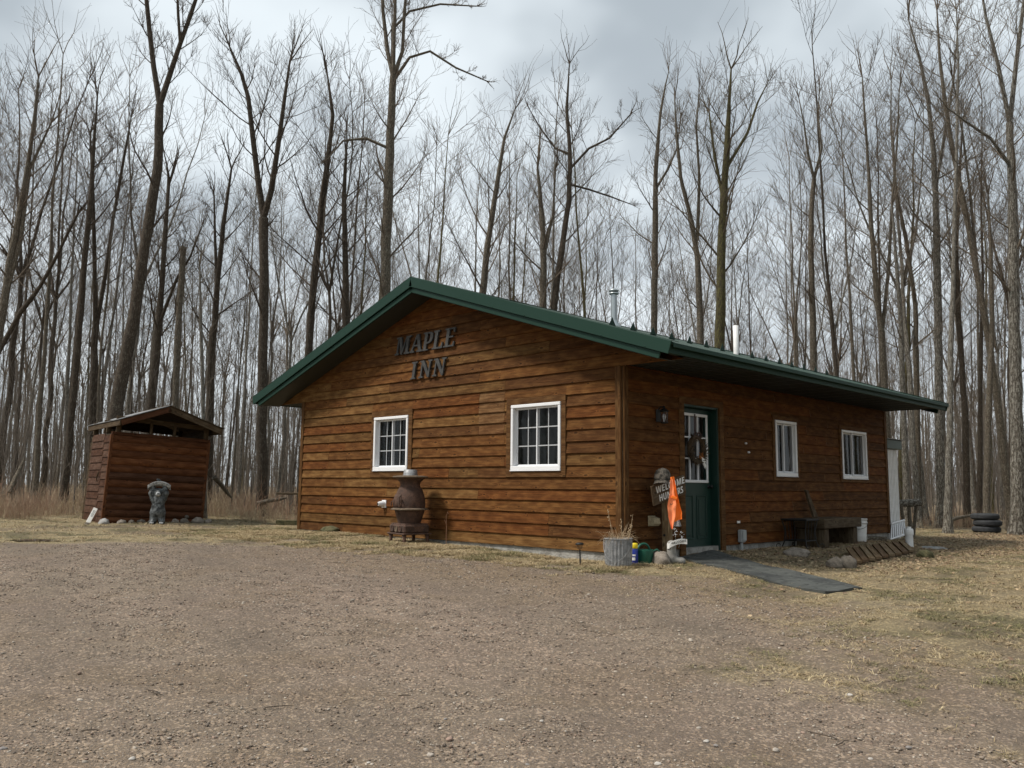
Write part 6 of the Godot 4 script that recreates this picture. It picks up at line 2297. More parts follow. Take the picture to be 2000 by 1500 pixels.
func bench_side() -> void:
	# --- timber bench
	var b := thing("timber_bench", "heavy weathered timber bench against the dark side wall", "bench", Vector3(0.32, 0, -4.98))
	var gy := ground_y(0.4, -4.9)
	var sl := MB.new()
	sl.cbox(Vector3(0, 0.272, 0), Vector3(1.38, 0.15, 0.52), 0.012, Basis(Vector3(0, 0, -1), Vector3(0, 1, 0), Vector3(1, 0, 0)))
	part("seat", sl, M.grey_wood, b)
	for z in [0.56, -0.50]:
		var lg := MB.new()
		lg.cbox(Vector3(0.0, (0.195 + gy - 0.06) / 2, z), Vector3(0.195 - gy + 0.06, 0.46, 0.16), 0.01, Basis(Vector3(0, 1, 0), Vector3(-1, 0, 0), Vector3(0, 0, 1)))
		part("leg", lg, M.grey_wood, b)
	var sp := thing("split_board", "rough split board leaning on the wall above the bench", "board", Vector3(0.17, 0.345, -4.80))
	var sm := MB.new()
	sm.prism(PackedVector2Array([Vector2(-0.05, 0.0), Vector2(0.09, 0.0), Vector2(0.05, 0.14), Vector2(0.02, 0.24), Vector2(-0.03, 0.44), Vector2(-0.11, 0.45), Vector2(-0.09, 0.25)]), 0.035, Transform3D(Basis(Vector3.UP, PI / 2) * Basis(Vector3(1, 0, 0), -0.22), Vector3.ZERO))
	part("board", sm, M.shed_raw, sp)
	# --- black iron stand
	var st := thing("iron_stand", "black wrought iron plant stand with scroll feet beside the bench end", "plant stand", Vector3(0.33, 0, -3.98))
	var g2 := ground_y(0.33, -3.98)
	var topy := 0.33
	var rg := MB.new()
	for q in [[topy, 0.20], [g2 + 0.12, 0.17]]:
		var p := PackedVector3Array()
		for c in [[1, 1], [-1, 1], [-1, -1], [1, -1], [1, 1]]:
			p.append(Vector3(c[0] * q[1], q[0], c[1] * q[1]))
		rg.tube(p, flat_rad(5, 0.008), 6)
	part("frame", rg, M.black_iron, st)
	var tp := MB.new()
	tp.cbox(Vector3(0, topy + 0.012, 0), Vector3(0.42, 0.02, 0.42), 0.004)
	part("top", tp, M.black_iron, st)
	for c in [[1, 1], [-1, 1], [-1, -1], [1, -1]]:
		var lg := MB.new()
		lg.tube(PackedVector3Array([Vector3(c[0] * 0.19, topy, c[1] * 0.19), Vector3(c[0] * 0.16, topy * 0.5, c[1] * 0.16), Vector3(c[0] * 0.17, g2 + 0.10, c[1] * 0.17), Vector3(c[0] * 0.20, g2 + 0.01, c[1] * 0.20)]), flat_rad(4, 0.009), 6)
		var cb := Basis(Vector3.UP, atan2(-float(c[1]), float(c[0])))
		lg.tube(ring_pts(Vector3(c[0] * 0.235, g2 + 0.038, c[1] * 0.235), 0.032, 10, -2.6, 2.9, cb), flat_rad(11, 0.006), 5)
		part("leg", lg, M.black_iron, st)
	for i in 3:
		for s in [1, -1]:
			var bar := MB.new()
			bar.tube(PackedVector3Array([Vector3(0.19 * s, topy, -0.1 + i * 0.1), Vector3(0.175 * s, 0.1, -0.1 + i * 0.1), Vector3(0.17 * s, g2 + 0.12, -0.09 + i * 0.09)]), flat_rad(3, 0.005), 5)
			part("bar", bar, M.black_iron, st)
	# --- white pail
	var bk := thing("plastic_bucket", "white plastic bucket with a wire handle at the bench's far end", "bucket", on_ground(Vector3(0.33, 0, -6.12)))
	var bm := MB.new()
	bm.lathe([Vector2(0.0, 0.0), Vector2(0.118, 0.0), Vector2(0.122, 0.008), Vector2(0.142, 0.30), Vector2(0.142, 0.31), Vector2(0.152, 0.312), Vector2(0.152, 0.335), Vector2(0.144, 0.336), Vector2(0.144, 0.372), Vector2(0.152, 0.374), Vector2(0.152, 0.395), Vector2(0.14, 0.396), Vector2(0.13, 0.10)], 28)
	part("body", bm, M.white_plastic, bk)
	var bh := MB.new()
	var hp := PackedVector3Array()
	for i in 11:
		var a := lerpf(-0.4, PI - 0.4, i / 10.0)
		hp.append(Vector3(cos(a) * 0.155, 0.32 - 0.10 * sin(i / 10.0 * PI), sin(a) * 0.155))
	bh.tube(hp, flat_rad(11, 0.003), 5)
	part("handle", bh, M.black_iron, bk)
	# --- small half log
	var hl := thing("half_log", "short split log lying at the wall's concrete foot past the bucket", "log", on_ground(Vector3(0.28, 0, -7.05)), 0.4)
	var hm := MB.new()
	hm.lathe([Vector2(0.08, -0.16), Vector2(0.085, 0.0), Vector2(0.08, 0.16)], 14, Transform3D(Basis(Vector3(0, 0, 1), PI / 2), Vector3(0, 0.0, 0)), 0, TAU)
	part("bark", hm, M.bark[1], hl)
	var he := MB.new()
	for s in [-1.0, 1.0]:
		he.lathe([Vector2(0.0, 0.161 * s), Vector2(0.08, 0.160 * s)], 14, Transform3D(Basis(Vector3(0, 0, 1), PI / 2), Vector3.ZERO))
	part("cut_end", he, M.shed_raw, hl)
	# --- capped standpipe
	var sp2 := thing("plastic_standpipe", "capped white plastic pipe standing in the leaf litter beside the walkway", "pipe", on_ground(Vector3(1.25, 0, -5.86)))
	var pm := MB.new()
	pm.lathe([Vector2(0.058, -0.1), Vector2(0.058, 0.20)], 20)
	part("pipe", pm, M.white_plastic, sp2)
	var cm := MB.new()
	cm.lathe([Vector2(0.066, 0.19), Vector2(0.068, 0.20), Vector2(0.068, 0.275), Vector2(0.06, 0.29), Vector2(0.036, 0.292), Vector2(0.036, 0.32), Vector2(0.0, 0.322)], 20)
	part("cap", cm, M.white_plastic, sp2)
	# --- lean-to behind the cabin
	var lt := thing("white_lean_to", "white corrugated lean-to with a green roof edge at the cabin's back corner", "lean-to", Vector3(-0.06, 0, -8.45))
	for i in 4:
		var pn := MB.new()
		var z := -0.005 - i * 0.15
		pn.box(Vector3(-0.02, 0.68, z - 0.074), Vector3(0.02, 1.82, 0.147))
		pn.box(Vector3(-0.006, 0.68, z - 0.025), Vector3(0.014, 1.82, 0.03))
		pn.box(Vector3(-0.006, 0.68, z - 0.10), Vector3(0.014, 1.82, 0.03))
		part("panel", pn, M.white_plastic, lt)
	var bkp := MB.new()
	bkp.box(Vector3(-1.0, 0.68, -0.62), Vector3(2.0, 1.82, 0.03))
	part("panel", bkp, M.white_plastic, lt)
	var lr := MB.new()
	lr.cbox(Vector3(-0.95, 1.69, -0.33), Vector3(2.05, 0.18, 0.76), 0.01)
	part("roof_edge", lr, mat(Color(0.09, 0.12, 0.11), 0.6), lt)
	var lr2 := MB.new()
	lr2.cbox(Vector3(-0.95, 1.79, -0.34), Vector3(2.12, 0.012, 0.84), 0.004)
	part("roofing", lr2, M.galv, lt)
	# --- aluminium ladder section leaning low
	var ld := thing("ladder_section", "short aluminium ladder section lying against the white lean-to", "ladder", Vector3.ZERO)
	var A0 := pd(1738, 1054, 15.9)
	var A1 := pd(1771, 1043, 16.4)
	var B0 := pd(1740, 1023, 16.1)
	var B1 := pd(1766, 1016, 16.6)
	for e in [[A0, A1], [B0, B1]]:
		var rl := MB.new()
		rl.tube(PackedVector3Array([e[0], e[1]]), flat_rad(2, 0.020), 8)
		part("rail", rl, M.alu, ld)
	for i in 8:
		var t := (i + 0.5) / 8.0
		var rn := MB.new()
		rn.tube(PackedVector3Array([A0.lerp(A1, t), B0.lerp(B1, t)]), flat_rad(2, 0.016), 8)
		part("rung", rn, M.alu, ld)
	# --- log on a rack
	var lg := thing("log_rack", "bark-covered log resting on crossed stakes behind the cabin", "log rack", Vector3.ZERO)
	var L0 := pd(1744, 985, 17.6)
	var L1 := pd(1800, 981, 17.4)
	var lm := MB.new()
	lm.tube(PackedVector3Array([L0, L0.lerp(L1, 0.3) + Vector3(0, 0.01, 0), L0.lerp(L1, 0.7), L1]), PackedFloat32Array([0.085, 0.075, 0.082, 0.072]), 12, true, 0.5, 1.0)
	part("log", lm, M.bark[2], lg)
	for s in [[1768.0, 1030.0, 1760.0], [1778.0, 1032.0, 1774.0], [1782.0, 1034.0, 1790.0]]:
		var k := MB.new()
		var f := on_ground(pd(s[0], s[1], 17.5))
		k.tube(PackedVector3Array([f - Vector3(0, 0.05, 0), pd(s[2], 985, 17.5)]), PackedFloat32Array([0.035, 0.03]), 8, true, 0.6)
		part("stake", k, M.bark[1], lg)
	# --- tyres
	var tb := pg(1937, 1041)
	var nm := ["worn black tyre lying flat at the bottom of the stack", "worn black tyre in the middle of the stack of three", "worn black tyre on top of the stack of three"]
	for i in 3:
		var ty := thing("tyre", nm[i], "tyre", Vector3(tb.x + [0.0, 0.03, -0.02][i] - 0.15, tb.y + i * 0.150, tb.z - 0.15), i * 0.7, "tyres stacked at the edge of the wood")
		var tm := MB.new()
		tm.lathe([Vector2(0.19, 0.02), Vector2(0.25, 0.0), Vector2(0.285, 0.012), Vector2(0.302, 0.04), Vector2(0.304, 0.075), Vector2(0.302, 0.11), Vector2(0.285, 0.138), Vector2(0.25, 0.149), Vector2(0.19, 0.13), Vector2(0.185, 0.12), Vector2(0.22, 0.10), Vector2(0.22, 0.05), Vector2(0.185, 0.03), Vector2(0.19, 0.02)], 44)
		part("carcass", tm, M.tyre, ty)
		var td := MB.new()
		for j in 44:
			var a := TAU * j / 44.0
			td.cbox(Vector3(cos(a) * 0.303, 0.075, sin(a) * 0.303), Vector3(0.012, 0.075, 0.026), 0.003, Basis(Vector3.UP, -a) * Basis(Vector3(1, 0, 0), 0.3))
		part("tread", td, M.tyre, ty)
	# --- board walk of short planks
	var bw := thing("board_edging", "row of short brown planks slanting against the bank beside the leaf litter", "edging", Vector3.ZERO)
	var n := 9
	for i in n:
		var t0 := (i + 0.04) / n
		var t1 := (i + 0.97) / n
		var fa := pg(lerpf(1672, 1788, t0), lerpf(1106, 1081, t0))
		var fb := pg(lerpf(1672, 1788, t1), lerpf(1106, 1081, t1))
		var ba := pg(lerpf(1652, 1768, t0), lerpf(1083, 1068, t0))
		var bb := pg(lerpf(1652, 1768, t1), lerpf(1083, 1068, t1))
		var lift := 0.035 + 0.02 * ((i * 7) % 3) / 2.0
		fa.y += 0.05 + lift * 0.3
		fb.y += 0.05
		ba.y += 0.085 + lift * 0.5
		bb.y += 0.085
		var pm3 := MB.new()
		var dn := Vector3(0, -0.032, 0)
		var u := func(p: Vector3) -> Vector2:
			return Vector2(p.distance_to(fa) + i * 0.6, i * 0.21 + p.distance_to(ba) * 0.3)
		pm3.quad(fa, fb, bb, ba, Vector2(i * 0.7, 0), Vector2(i * 0.7, 0.2), Vector2(i * 0.7 + 1.0, 0.2), Vector2(i * 0.7 + 1.0, 0))
		pm3.quad(fa + dn, fb + dn, fb, fa)
		pm3.quad(fb + dn, bb + dn, bb, fb)
		pm3.quad(ba + dn, fa + dn, fa, ba)
		pm3.quad(bb + dn, ba + dn, ba, bb)
		pm3.quad(ba + dn, bb + dn, fb + dn, fa + dn)
		part("plank", pm3, M.walk_wood[i % 3], bw)
	# --- stones
	stone_at("stone", "grey egg-shaped stone at the near end of the plank edging".replace("near end", "start"), pg(1632, 1109), Vector3(0.105, 0.085, 0.08), 201, M.stone[1], 0.6, 0.2)
	stone_at("stone", "brown boulder between the grey egg-shaped stone and the plank edging", pg(1656, 1109), Vector3(0.11, 0.095, 0.10), 202, M.stone[1], 0.2, 0.2)
	stone_at("stone", "broad flat rock in the dirt bank between the mat and the bench", pg(1557, 1086), Vector3(0.18, 0.075, 0.13), 203, M.stone[0], 0.5, 0.25)
	stone_at("stone", "dark mossy boulder at the far end of the plank edging".replace("far end", "end"), pg(1806, 1089), Vector3(0.12, 0.075, 0.11), 204, M.mossy, 0.5, 0.25)
	stone_at("stone", "flat grey slab sunk in the leaf litter past the mossy boulder", pg(1822, 1072), Vector3(0.22, 0.03, 0.15), 205, M.stone[2], 0.5, 0.3)
	stone_at("stone", "bright mossy rock at the edge of the wood near the log rack", pg(1807, 1023), Vector3(0.24, 0.14, 0.2), 206, M.mossy, 0.9, 0.3)
	stone_at("stone", "large tan rock at the wall beside the green watering can", on_ground(Vector3(0.38, 0, -0.25)), Vector3(0.14, 0.11, 0.12), 207, M.stone[0], 2.2, 0.25)
	stone_at("stone", "dark flat rock at the foot of the sign post", on_ground(Vector3(0.38, 0, -0.47)), Vector3(0.11, 0.05, 0.09), 208, M.stone[1], 0.4, 0.25)
	stone_at("stone", "reddish rock wedged against the sign post's base", on_ground(Vector3(0.27, 0, -0.50)), Vector3(0.08, 0.08, 0.06), 209, M.stone[1], 1.4, 0.2)

func shed_things() -> void:
	# --- bear statue holding a basin over its head
	var p := on_ground(Vector3(-9.74, 0, 1.55))
	var o := thing("bear_statue", "dark standing bear statue holding a pale basin over its head by the shed", "statue", p)
	o.rotation.y = deg_to_rad(62)
	var V := func(x: float, y: float, z: float) -> Vector3:
		return Vector3(x, y, z)
	var bones := [
		[Vector3(0, 0.24, 0), Vector3(0, 0.46, 0.0), 0.125, 0.105],
		[Vector3(0, 0.46, 0), Vector3(0, 0.54, 0.01), 0.105, 0.075],
		[Vector3(0.065, 0.22, 0), Vector3(0.075, 0.05, 0.01), 0.075, 0.058],
		[Vector3(-0.065, 0.22, 0), Vector3(-0.075, 0.05, 0.01), 0.075, 0.058],
		[Vector3(0.078, 0.035, 0.0), Vector3(0.085, 0.03, 0.09), 0.045, 0.040],
		[Vector3(-0.078, 0.035, 0.0), Vector3(-0.085, 0.03, 0.09), 0.045, 0.040],
		[Vector3(0, 0.585, 0.02), Vector3(0, 0.595, 0.03), 0.085, 0.085],
		[Vector3(0, 0.572, 0.08), Vector3(0, 0.560, 0.135), 0.045, 0.034],
		[Vector3(0.065, 0.655, 0.0), Vector3(0.07, 0.665, 0.0), 0.026, 0.024],
		[Vector3(-0.065, 0.655, 0.0), Vector3(-0.07, 0.665, 0.0), 0.026, 0.024],
		[Vector3(0.10, 0.47, 0.0), Vector3(0.128, 0.58, 0.02), 0.052, 0.044],
		[Vector3(0.128, 0.58, 0.02), Vector3(0.105, 0.72, 0.03), 0.048, 0.042],
		[Vector3(-0.10, 0.47, 0.0), Vector3(-0.128, 0.58, 0.02), 0.052, 0.044],
		[Vector3(-0.128, 0.58, 0.02), Vector3(-0.105, 0.72, 0.03), 0.048, 0.042]]
	part("body", body(bones, 0.018, 0.035, Vector3(-0.27, -0.06, -0.2), Vector3(0.27, 0.80, 0.25)), M.statue, o)
	var mz := MB.new()
	mz.lathe([Vector2(0.0, -0.03), Vector2(0.042, -0.015), Vector2(0.045, 0.005), Vector2(0.030, 0.026), Vector2(0.0, 0.033)], 14, Transform3D(Basis(Vector3(1, 0, 0), PI / 2 + 0.1), Vector3(0, 0.563, 0.14)))
	part("muzzle", mz, M.statue_pale, o)
	var ns := MB.new()
	ns.lathe([Vector2(0.0, -0.012), Vector2(0.016, 0.0), Vector2(0.0, 0.012)], 10, Transform3D(Basis(), Vector3(0, 0.575, 0.172)))
	for s in [-1.0, 1.0]:
		ns.lathe([Vector2(0.0, -0.010), Vector2(0.010, 0.0), Vector2(0.0, 0.010)], 8, Transform3D(Basis(), Vector3(0.034 * s, 0.618, 0.098)))
	part("nose_and_eyes", ns, M.near_black, o)
	for s in [-1.0, 1.0]:
		var ft := MB.new()
		for c in 3:
			ft.tube(PackedVector3Array([Vector3(0.085 * s + (c - 1) * 0.024, 0.036, 0.115), Vector3(0.085 * s + (c - 1) * 0.026, 0.018, 0.15)]), PackedFloat32Array([0.013, 0.008]), 6)
		part("claws", ft, M.statue_pale, o)
	var bs := MB.new()
	var N := 26
	for i in N:
		# drooping boat-shaped basin
		var x0 := lerpf(-0.20, 0.20, float(i) / N)
		var x1 := lerpf(-0.20, 0.20, float(i + 1) / N)
		var sec := func(x: float) -> Array:
			var t := absf(x) / 0.20
			var w := 0.125 * sqrt(maxf(0.04, 1.0 - t * t * 0.85))
			var y := 0.745 - 0.075 * t * t
			return [Vector3(x, y + 0.055, -w), Vector3(x, y, -w * 0.8), Vector3(x, y - 0.035, 0), Vector3(x, y, w * 0.8), Vector3(x, y + 0.055, w), Vector3(x, y + 0.06, w * 0.5), Vector3(x, y + 0.045, 0), Vector3(x, y + 0.06, -w * 0.5)]
		var a: Array = sec.call(x0)
		var b: Array = sec.call(x1)
		for j in 8:
			var q := (j + 1) % 8
			bs.quad(a[j], b[j], b[q], a[q])
		if i == 0:
			for j in range(1, 7):
				bs.tri(a[0], a[j], a[j + 1])
		if i == N - 1:
			for j in range(1, 7):
				bs.tri(b[0], b[j + 1], b[j])
	part("basin", bs, M.statue_pale, o)
	var fin := MB.new()
	fin.tube(PackedVector3Array([Vector3(0.0, 0.79, 0), Vector3(-0.02, 0.83, 0.01), Vector3(-0.05, 0.85, 0.015)]), PackedFloat32Array([0.04, 0.028, 0.008]), 8)
	part("bird", fin, M.statue, o)
	# --- white sign leaning on the shed
	var ls := thing("leaning_sign", "small white sign with worn dark lettering leaning on the shed door", "sign", on_ground(pd(172, 1021, 16.2)))
	var right := (pd(180, 1000, 16.2) - pd(172, 1000, 16.2)).normalized()
	ls.basis = Basis(right, Vector3.UP, right.cross(Vector3.UP)) * Basis(Vector3(0, 0, 1), -0.36) * Basis(Vector3(1, 0, 0), -0.2)
	var sm := MB.new()
	sm.cbox(Vector3(0, 0.145, 0), Vector3(0.085, 0.30, 0.012), 0.003)
	part("board", sm, M.paint_white, ls)
	for i in 6:
		var ln := MB.new()
		ln.cbox(Vector3(0.004, 0.24 - i * 0.022, 0.0068), Vector3(0.05 - 0.006 * (i % 3), 0.009, 0.001), 0.0003)
		part("worn_line", ln, M.letter, ls)
	# --- puddle on the grass by the drive
	var pu := MB.new()
	var c := pg(55, 1056)
	var ring := []
	for i in 28:
		var a := TAU * i / 28.0
		var q := c + (CB.x * cos(a) * (0.42 + 0.10 * sin(a * 3.0)) + Vector3(0.7, 0, 0.71) * sin(a) * (0.16 + 0.04 * cos(a * 4.0)))
		ring.append(Vector3(q.x, c.y + 0.010, q.z))
	for i in 28:
		pu.tri(Vector3(c.x, c.y + 0.010, c.z), ring[(i + 1) % 28], ring[i])
	var wm := mat(Color(0.05, 0.045, 0.035), 0.04)
	wm.metallic_specular = 0.8
	struct("puddle_water", pu, wm)

func small_things() -> void:
	# --- solar path light
	var sl := thing("path_light", "black solar path light on a stake in front of the siding", "path light", on_ground(Vector3(-0.17, 0, 0.60)))
	sl.rotation.z = 0.05
	var st := MB.new()
	st.tube(PackedVector3Array([Vector3(0, -0.05, 0), Vector3(0, 0.18, 0)]), flat_rad(2, 0.009), 8)
	part("stake", st, M.black_iron, sl)
	var gl := MB.new()
	gl.lathe([Vector2(0.012, 0.18), Vector2(0.030, 0.19), Vector2(0.040, 0.235)], 18)
	part("lens", gl, M.glass, sl)
	var cp := MB.new()
	cp.lathe([Vector2(0.0, 0.232), Vector2(0.048, 0.234), Vector2(0.052, 0.243), Vector2(0.042, 0.256), Vector2(0.026, 0.262), Vector2(0.0, 0.263)], 20)
	part("cap", cp, M.black_iron, sl)
	# --- dry weed stem at the wall
	var wd := thing("dry_weed", "single dry weed stalk standing against the front siding past the stove", "weed", on_ground(Vector3(-3.02, 0, 0.20)))
	var wm := MB.new()
	wm.tube(PackedVector3Array([Vector3.ZERO, Vector3(0.0, 0.25, 0.0), Vector3(0.0, 0.42, 0.01)]), PackedFloat32Array([0.006, 0.005, 0.004]), 5)
	wm.tube(PackedVector3Array([Vector3(0.0, 0.40, 0.01), Vector3(0.04, 0.47, 0.02), Vector3(0.07, 0.44, 0.03)]), PackedFloat32Array([0.004, 0.003, 0.002]), 5)
	wm.tube(PackedVector3Array([Vector3(0.0, 0.3, 0.01), Vector3(-0.03, 0.36, 0.02)]), PackedFloat32Array([0.003, 0.002]), 5)
	part("stalk", wm, mat(Color(0.20, 0.10, 0.055), 0.9), wd)
	# --- table edge and red can showing past the cabin's corner
	var tb := thing("picnic_table", "grey wooden picnic table end showing past the cabin's front corner", "table", Vector3.ZERO)
	var T := pd(572, 964, 17.0)
	var ty := T.y
	T = on_ground(T)
	tb.position = T
	tb.rotation.y = 0.75
	var hh := ty - T.y
	for i in 4:
		var bm := MB.new()
		bm.cbox(Vector3(0.5, hh, -0.2 + i * 0.145), Vector3(1.5, 0.04, 0.135), 0.005)
		part("tabletop_plank", bm, M.grey_wood, tb)
	for q in [[0.05, -0.2], [0.05, 0.22], [0.95, -0.2], [0.95, 0.22]]:
		var lm := MB.new()
		lm.cbox(Vector3(q[0] + 0.15, hh / 2 - 0.03, q[1]), Vector3(hh - 0.03, 0.05, 0.08), 0.004, Basis(Vector3(0, 1, 0), Vector3(-1, 0, 0), Vector3(0, 0, 1)))
		part("leg", lm, M.grey_wood, tb)
	var rc := thing("red_box", "red box with a wire handle standing on the picnic table", "box", T + Vector3(0, hh + 0.02, 0) + Basis(Vector3.UP, 0.75) * Vector3(0.28, 0, 0.0), 0.75)
	var rm := MB.new()
	rm.cbox(Vector3(0.08, 0.07, 0), Vector3(0.30, 0.14, 0.2), 0.01)
	part("body", rm, M.red, rc)
	var rh := MB.new()
	rh.tube(PackedVector3Array([Vector3(-0.06, 0.14, 0), Vector3(-0.06, 0.24, 0), Vector3(0.2, 0.24, 0), Vector3(0.2, 0.14, 0)]), flat_rad(4, 0.008), 6)
	part("handle", rh, M.alu, rc)
	# --- mossy timber lying behind the corner
	var mt := thing("mossy_timber", "dark mossy timber lying in the grass beyond the cabin's front corner", "timber", on_ground(pd(560, 1024, 17.0)))
	var mm := MB.new()
	mm.cbox(Vector3(0.1, 0.05, 0), Vector3(0.62, 0.10, 0.12), 0.01)
	part("beam", mm, M.mossy, mt)
	mt.rotation.y = 0.78
	# --- moss clump at the foundation
	var mo := rock(301, Vector3(0.22, 0.06, 0.12), M.mossy)
	mo.name = numbered("moss_clump")
	add_child(mo)
	mo.position = on_ground(Vector3(-6.1, 0, 0.12)) + Vector3(0, 0.05, 0)
	tag(mo, "olive moss clump against the concrete footing below the front siding", "moss")
	# --- things on the window sills inside
	var jr := thing("glass_jar", "slim pale bottle standing inside the small front window", "bottle", Vector3(-4.30, 1.05, -0.16))
	var jm := MB.new()
	jm.lathe([Vector2(0.0, 0.0), Vector2(0.022, 0.0), Vector2(0.022, 0.10), Vector2(0.012, 0.13), Vector2(0.012, 0.2), Vector2(0.0, 0.2)], 14)
	part("bottle", jm, M.grey_box, jr)
	var ib := thing("display_box", "tall tan box standing inside the larger front window", "box", Vector3(-1.14, 1.02, -0.2))
	var im := MB.new()
	im.cbox(Vector3(0, 0.12, 0), Vector3(0.10, 0.24, 0.08), 0.004)
	part("box", im, M.tan, ib)
	var shelf := MB.new()
	for q in [[-4.6, 1.03], [-1.43, 1.008]]:
		var sh := MB.new()
		sh.cbox(Vector3(q[0], q[1], -0.19), Vector3(0.9, 0.02, 0.17), 0.003)
		var so := part("window_ledge", sh, M.inner, self)
		tag(so, "indoor ledge below the small front window" if q[0] < -3.0 else "indoor ledge below the larger front window", "ledge")

# ---------------------------------------------------------------- ground cover
func scatter(called: String, label: String, category: String, meshes: Array, m: Material, xf: Array, cols: Array) -> void:
	var root := Node3D.new()
	root.name = called
	add_child(root)
	root.set_meta("kind", "stuff")
	root.set_meta("label", label)
	root.set_meta("category", category)
	var n := meshes.size()
	for k in n:
		var mm := MultiMesh.new()
		mm.transform_format = MultiMesh.TRANSFORM_3D
		mm.use_colors = true
		mm.mesh = meshes[k]
		var c := 0
		for i in range(k, xf.size(), n):
			c += 1
		mm.instance_count = c
		var j := 0
		for i in range(k, xf.size(), n):
			mm.set_instance_transform(j, xf[i])
			mm.set_instance_color(j, cols[i])
			j += 1
		var mi := MultiMeshInstance3D.new()
		mi.name = category
		mi.multimesh = mm
		mi.material_override = m
		mi.set_meta("kind", "stuff")
		root.add_child(mi, true)

func pebble_mesh(sd: int) -> ArrayMesh:
	var mb := MB.new()
	var nz := noise(sd, 0.8, 2)
	var U := 7
	var V := 4
	for j in V + 1:
		var ph := PI * j / V
		for i in U + 1:
			var th := TAU * (i % U) / U
			var d := Vector3(sin(ph) * cos(th), cos(ph), sin(ph) * sin(th))
			var r := 1.0 + 0.35 * nz.get_noise_3dv(d * 1.6)
			mb.v.append(Vector3(d.x * r, d.y * r * 0.6, d.z * r * 0.8))
			mb.uv.append(Vector2.ZERO)
			mb.c.append(Color(1, 1, 1))
	for j in V:
		for i in U:
			var a := j * (U + 1) + i
			var b := a + U + 1
			mb.ix.append_array(PackedInt32Array([a, b, a + 1, a + 1, b, b + 1]))
	mb.smooth()
	return mb.mesh()

func tuft_mesh(sd: int, blades: int, hgt: float, lay: float) -> ArrayMesh:
	var r := RandomNumberGenerator.new()
	r.seed = sd
	var mb := MB.new()
	for i in blades:
		var a := r.randf() * TAU
		var p := Vector3(r.randf_range(-0.035, 0.035), -0.004, r.randf_range(-0.035, 0.035))
		var d := Vector3(cos(a), 0, sin(a))
		var up := r.randf_range(0.15, 1.0) * (1.0 - lay)
		var L := hgt * r.randf_range(0.5, 1.2)
		var w := Vector3(-d.z, 0, d.x) * r.randf_range(0.0012, 0.0028)
		var dir := (d + Vector3(0, up * 2.2, 0)).normalized()
		var m := p + dir * L * 0.55
		var tip := m + (d + Vector3(0, up * 0.7 - 0.15, 0)).normalized() * L * 0.5
		tip.y = maxf(tip.y, 0.003)
		mb.quad(p - w, p + w, m + w * 0.8, m - w * 0.8)
		mb.tri(m - w * 0.8, m + w * 0.8, tip)
	for i in mb.v.size():
		mb.c.append(Color(1, 1, 1))
	return mb.mesh()

func leaf_mesh(sd: int) -> ArrayMesh:
	var r := RandomNumberGenerator.new()
	r.seed = sd
	var mb := MB.new()
	var ctr := Vector3(0, 0.006, 0)
	var ring := []
	for i in 9:
		var a := TAU * i / 9.0
		var rr := 0.030 * (1.0 if i % 2 == 0 else 0.58) * r.randf_range(0.8, 1.2)
		ring.append(Vector3(cos(a) * rr, r.randf_range(-0.004, 0.014), sin(a) * rr))
	for i in 9:
		mb.tri(ctr, ring[(i + 1) % 9], ring[i])
	for i in mb.v.size():
		mb.c.append(Color(1, 1, 1))
	return mb.mesh()

func stalk_mesh(sd: int, count: int, hgt: float, spread: float) -> ArrayMesh:
	var r := RandomNumberGenerator.new()
	r.seed = sd
	var mb := MB.new()
	for i in count:
		var p := Vector3(r.randf_range(-spread, spread), -0.03, r.randf_range(-spread, spread))
		var L := hgt * r.randf_range(0.45, 1.15)
		var d := Vector3(r.randf_range(-0.4, 0.4), 1, r.randf_range(-0.4, 0.4)).normalized()
		var m := p + d * L * 0.6
		var tip := m + (d + Vector3(r.randf_range(-0.5, 0.5), r.randf_range(-0.6, 0.1), r.randf_range(-0.5, 0.5))).normalized() * L * 0.45
		mb.tube(PackedVector3Array([p, m, tip]), PackedFloat32Array([0.0035, 0.0025, 0.001]), 3, false)
		for b in 3:
			var q := p.lerp(m, r.randf_range(0.4, 1.0))
			mb.tube(PackedVector3Array([q, q + Vector3(r.randf_range(-1, 1), r.randf_range(0.3, 1.2), r.randf_range(-1, 1)).normalized() * L * 0.3]), PackedFloat32Array([0.002, 0.001]), 3, false)
	for i in mb.v.size():
		mb.c.append(Color(1, 1, 1))
	return mb.mesh()

func blocked(x: float, z: float) -> bool:
	# under the cabin, the shed or the mat
	if x < 0.03 and x > -WID - 0.02 and z < 0.03 and z > -LEN:
		return true
	if x > 0.05 and x < 2.8:
		var t := (x - 0.1) / 2.7
		var zl := lerpf(-0.95, 0.45, t)
		if z < zl and z > zl - 0.9 + t * 0.45:
			return true
	var q := Vector2(x + 10.549, z - 2.245)
	var al := Vector2(0.20, -1.68).normalized()
	var s := q.dot(al)
	var w := q.dot(Vector2(-al.y, al.x) * -1.0)
	return s > 0.0 and s < 1.7 and absf(w) < 0.05 or (s > 0.0 and s < 1.7 and q.dot(Vector2(0.967, 0.254)) < 0.0 and q.dot(Vector2(0.967, 0.254)) > -1.55)

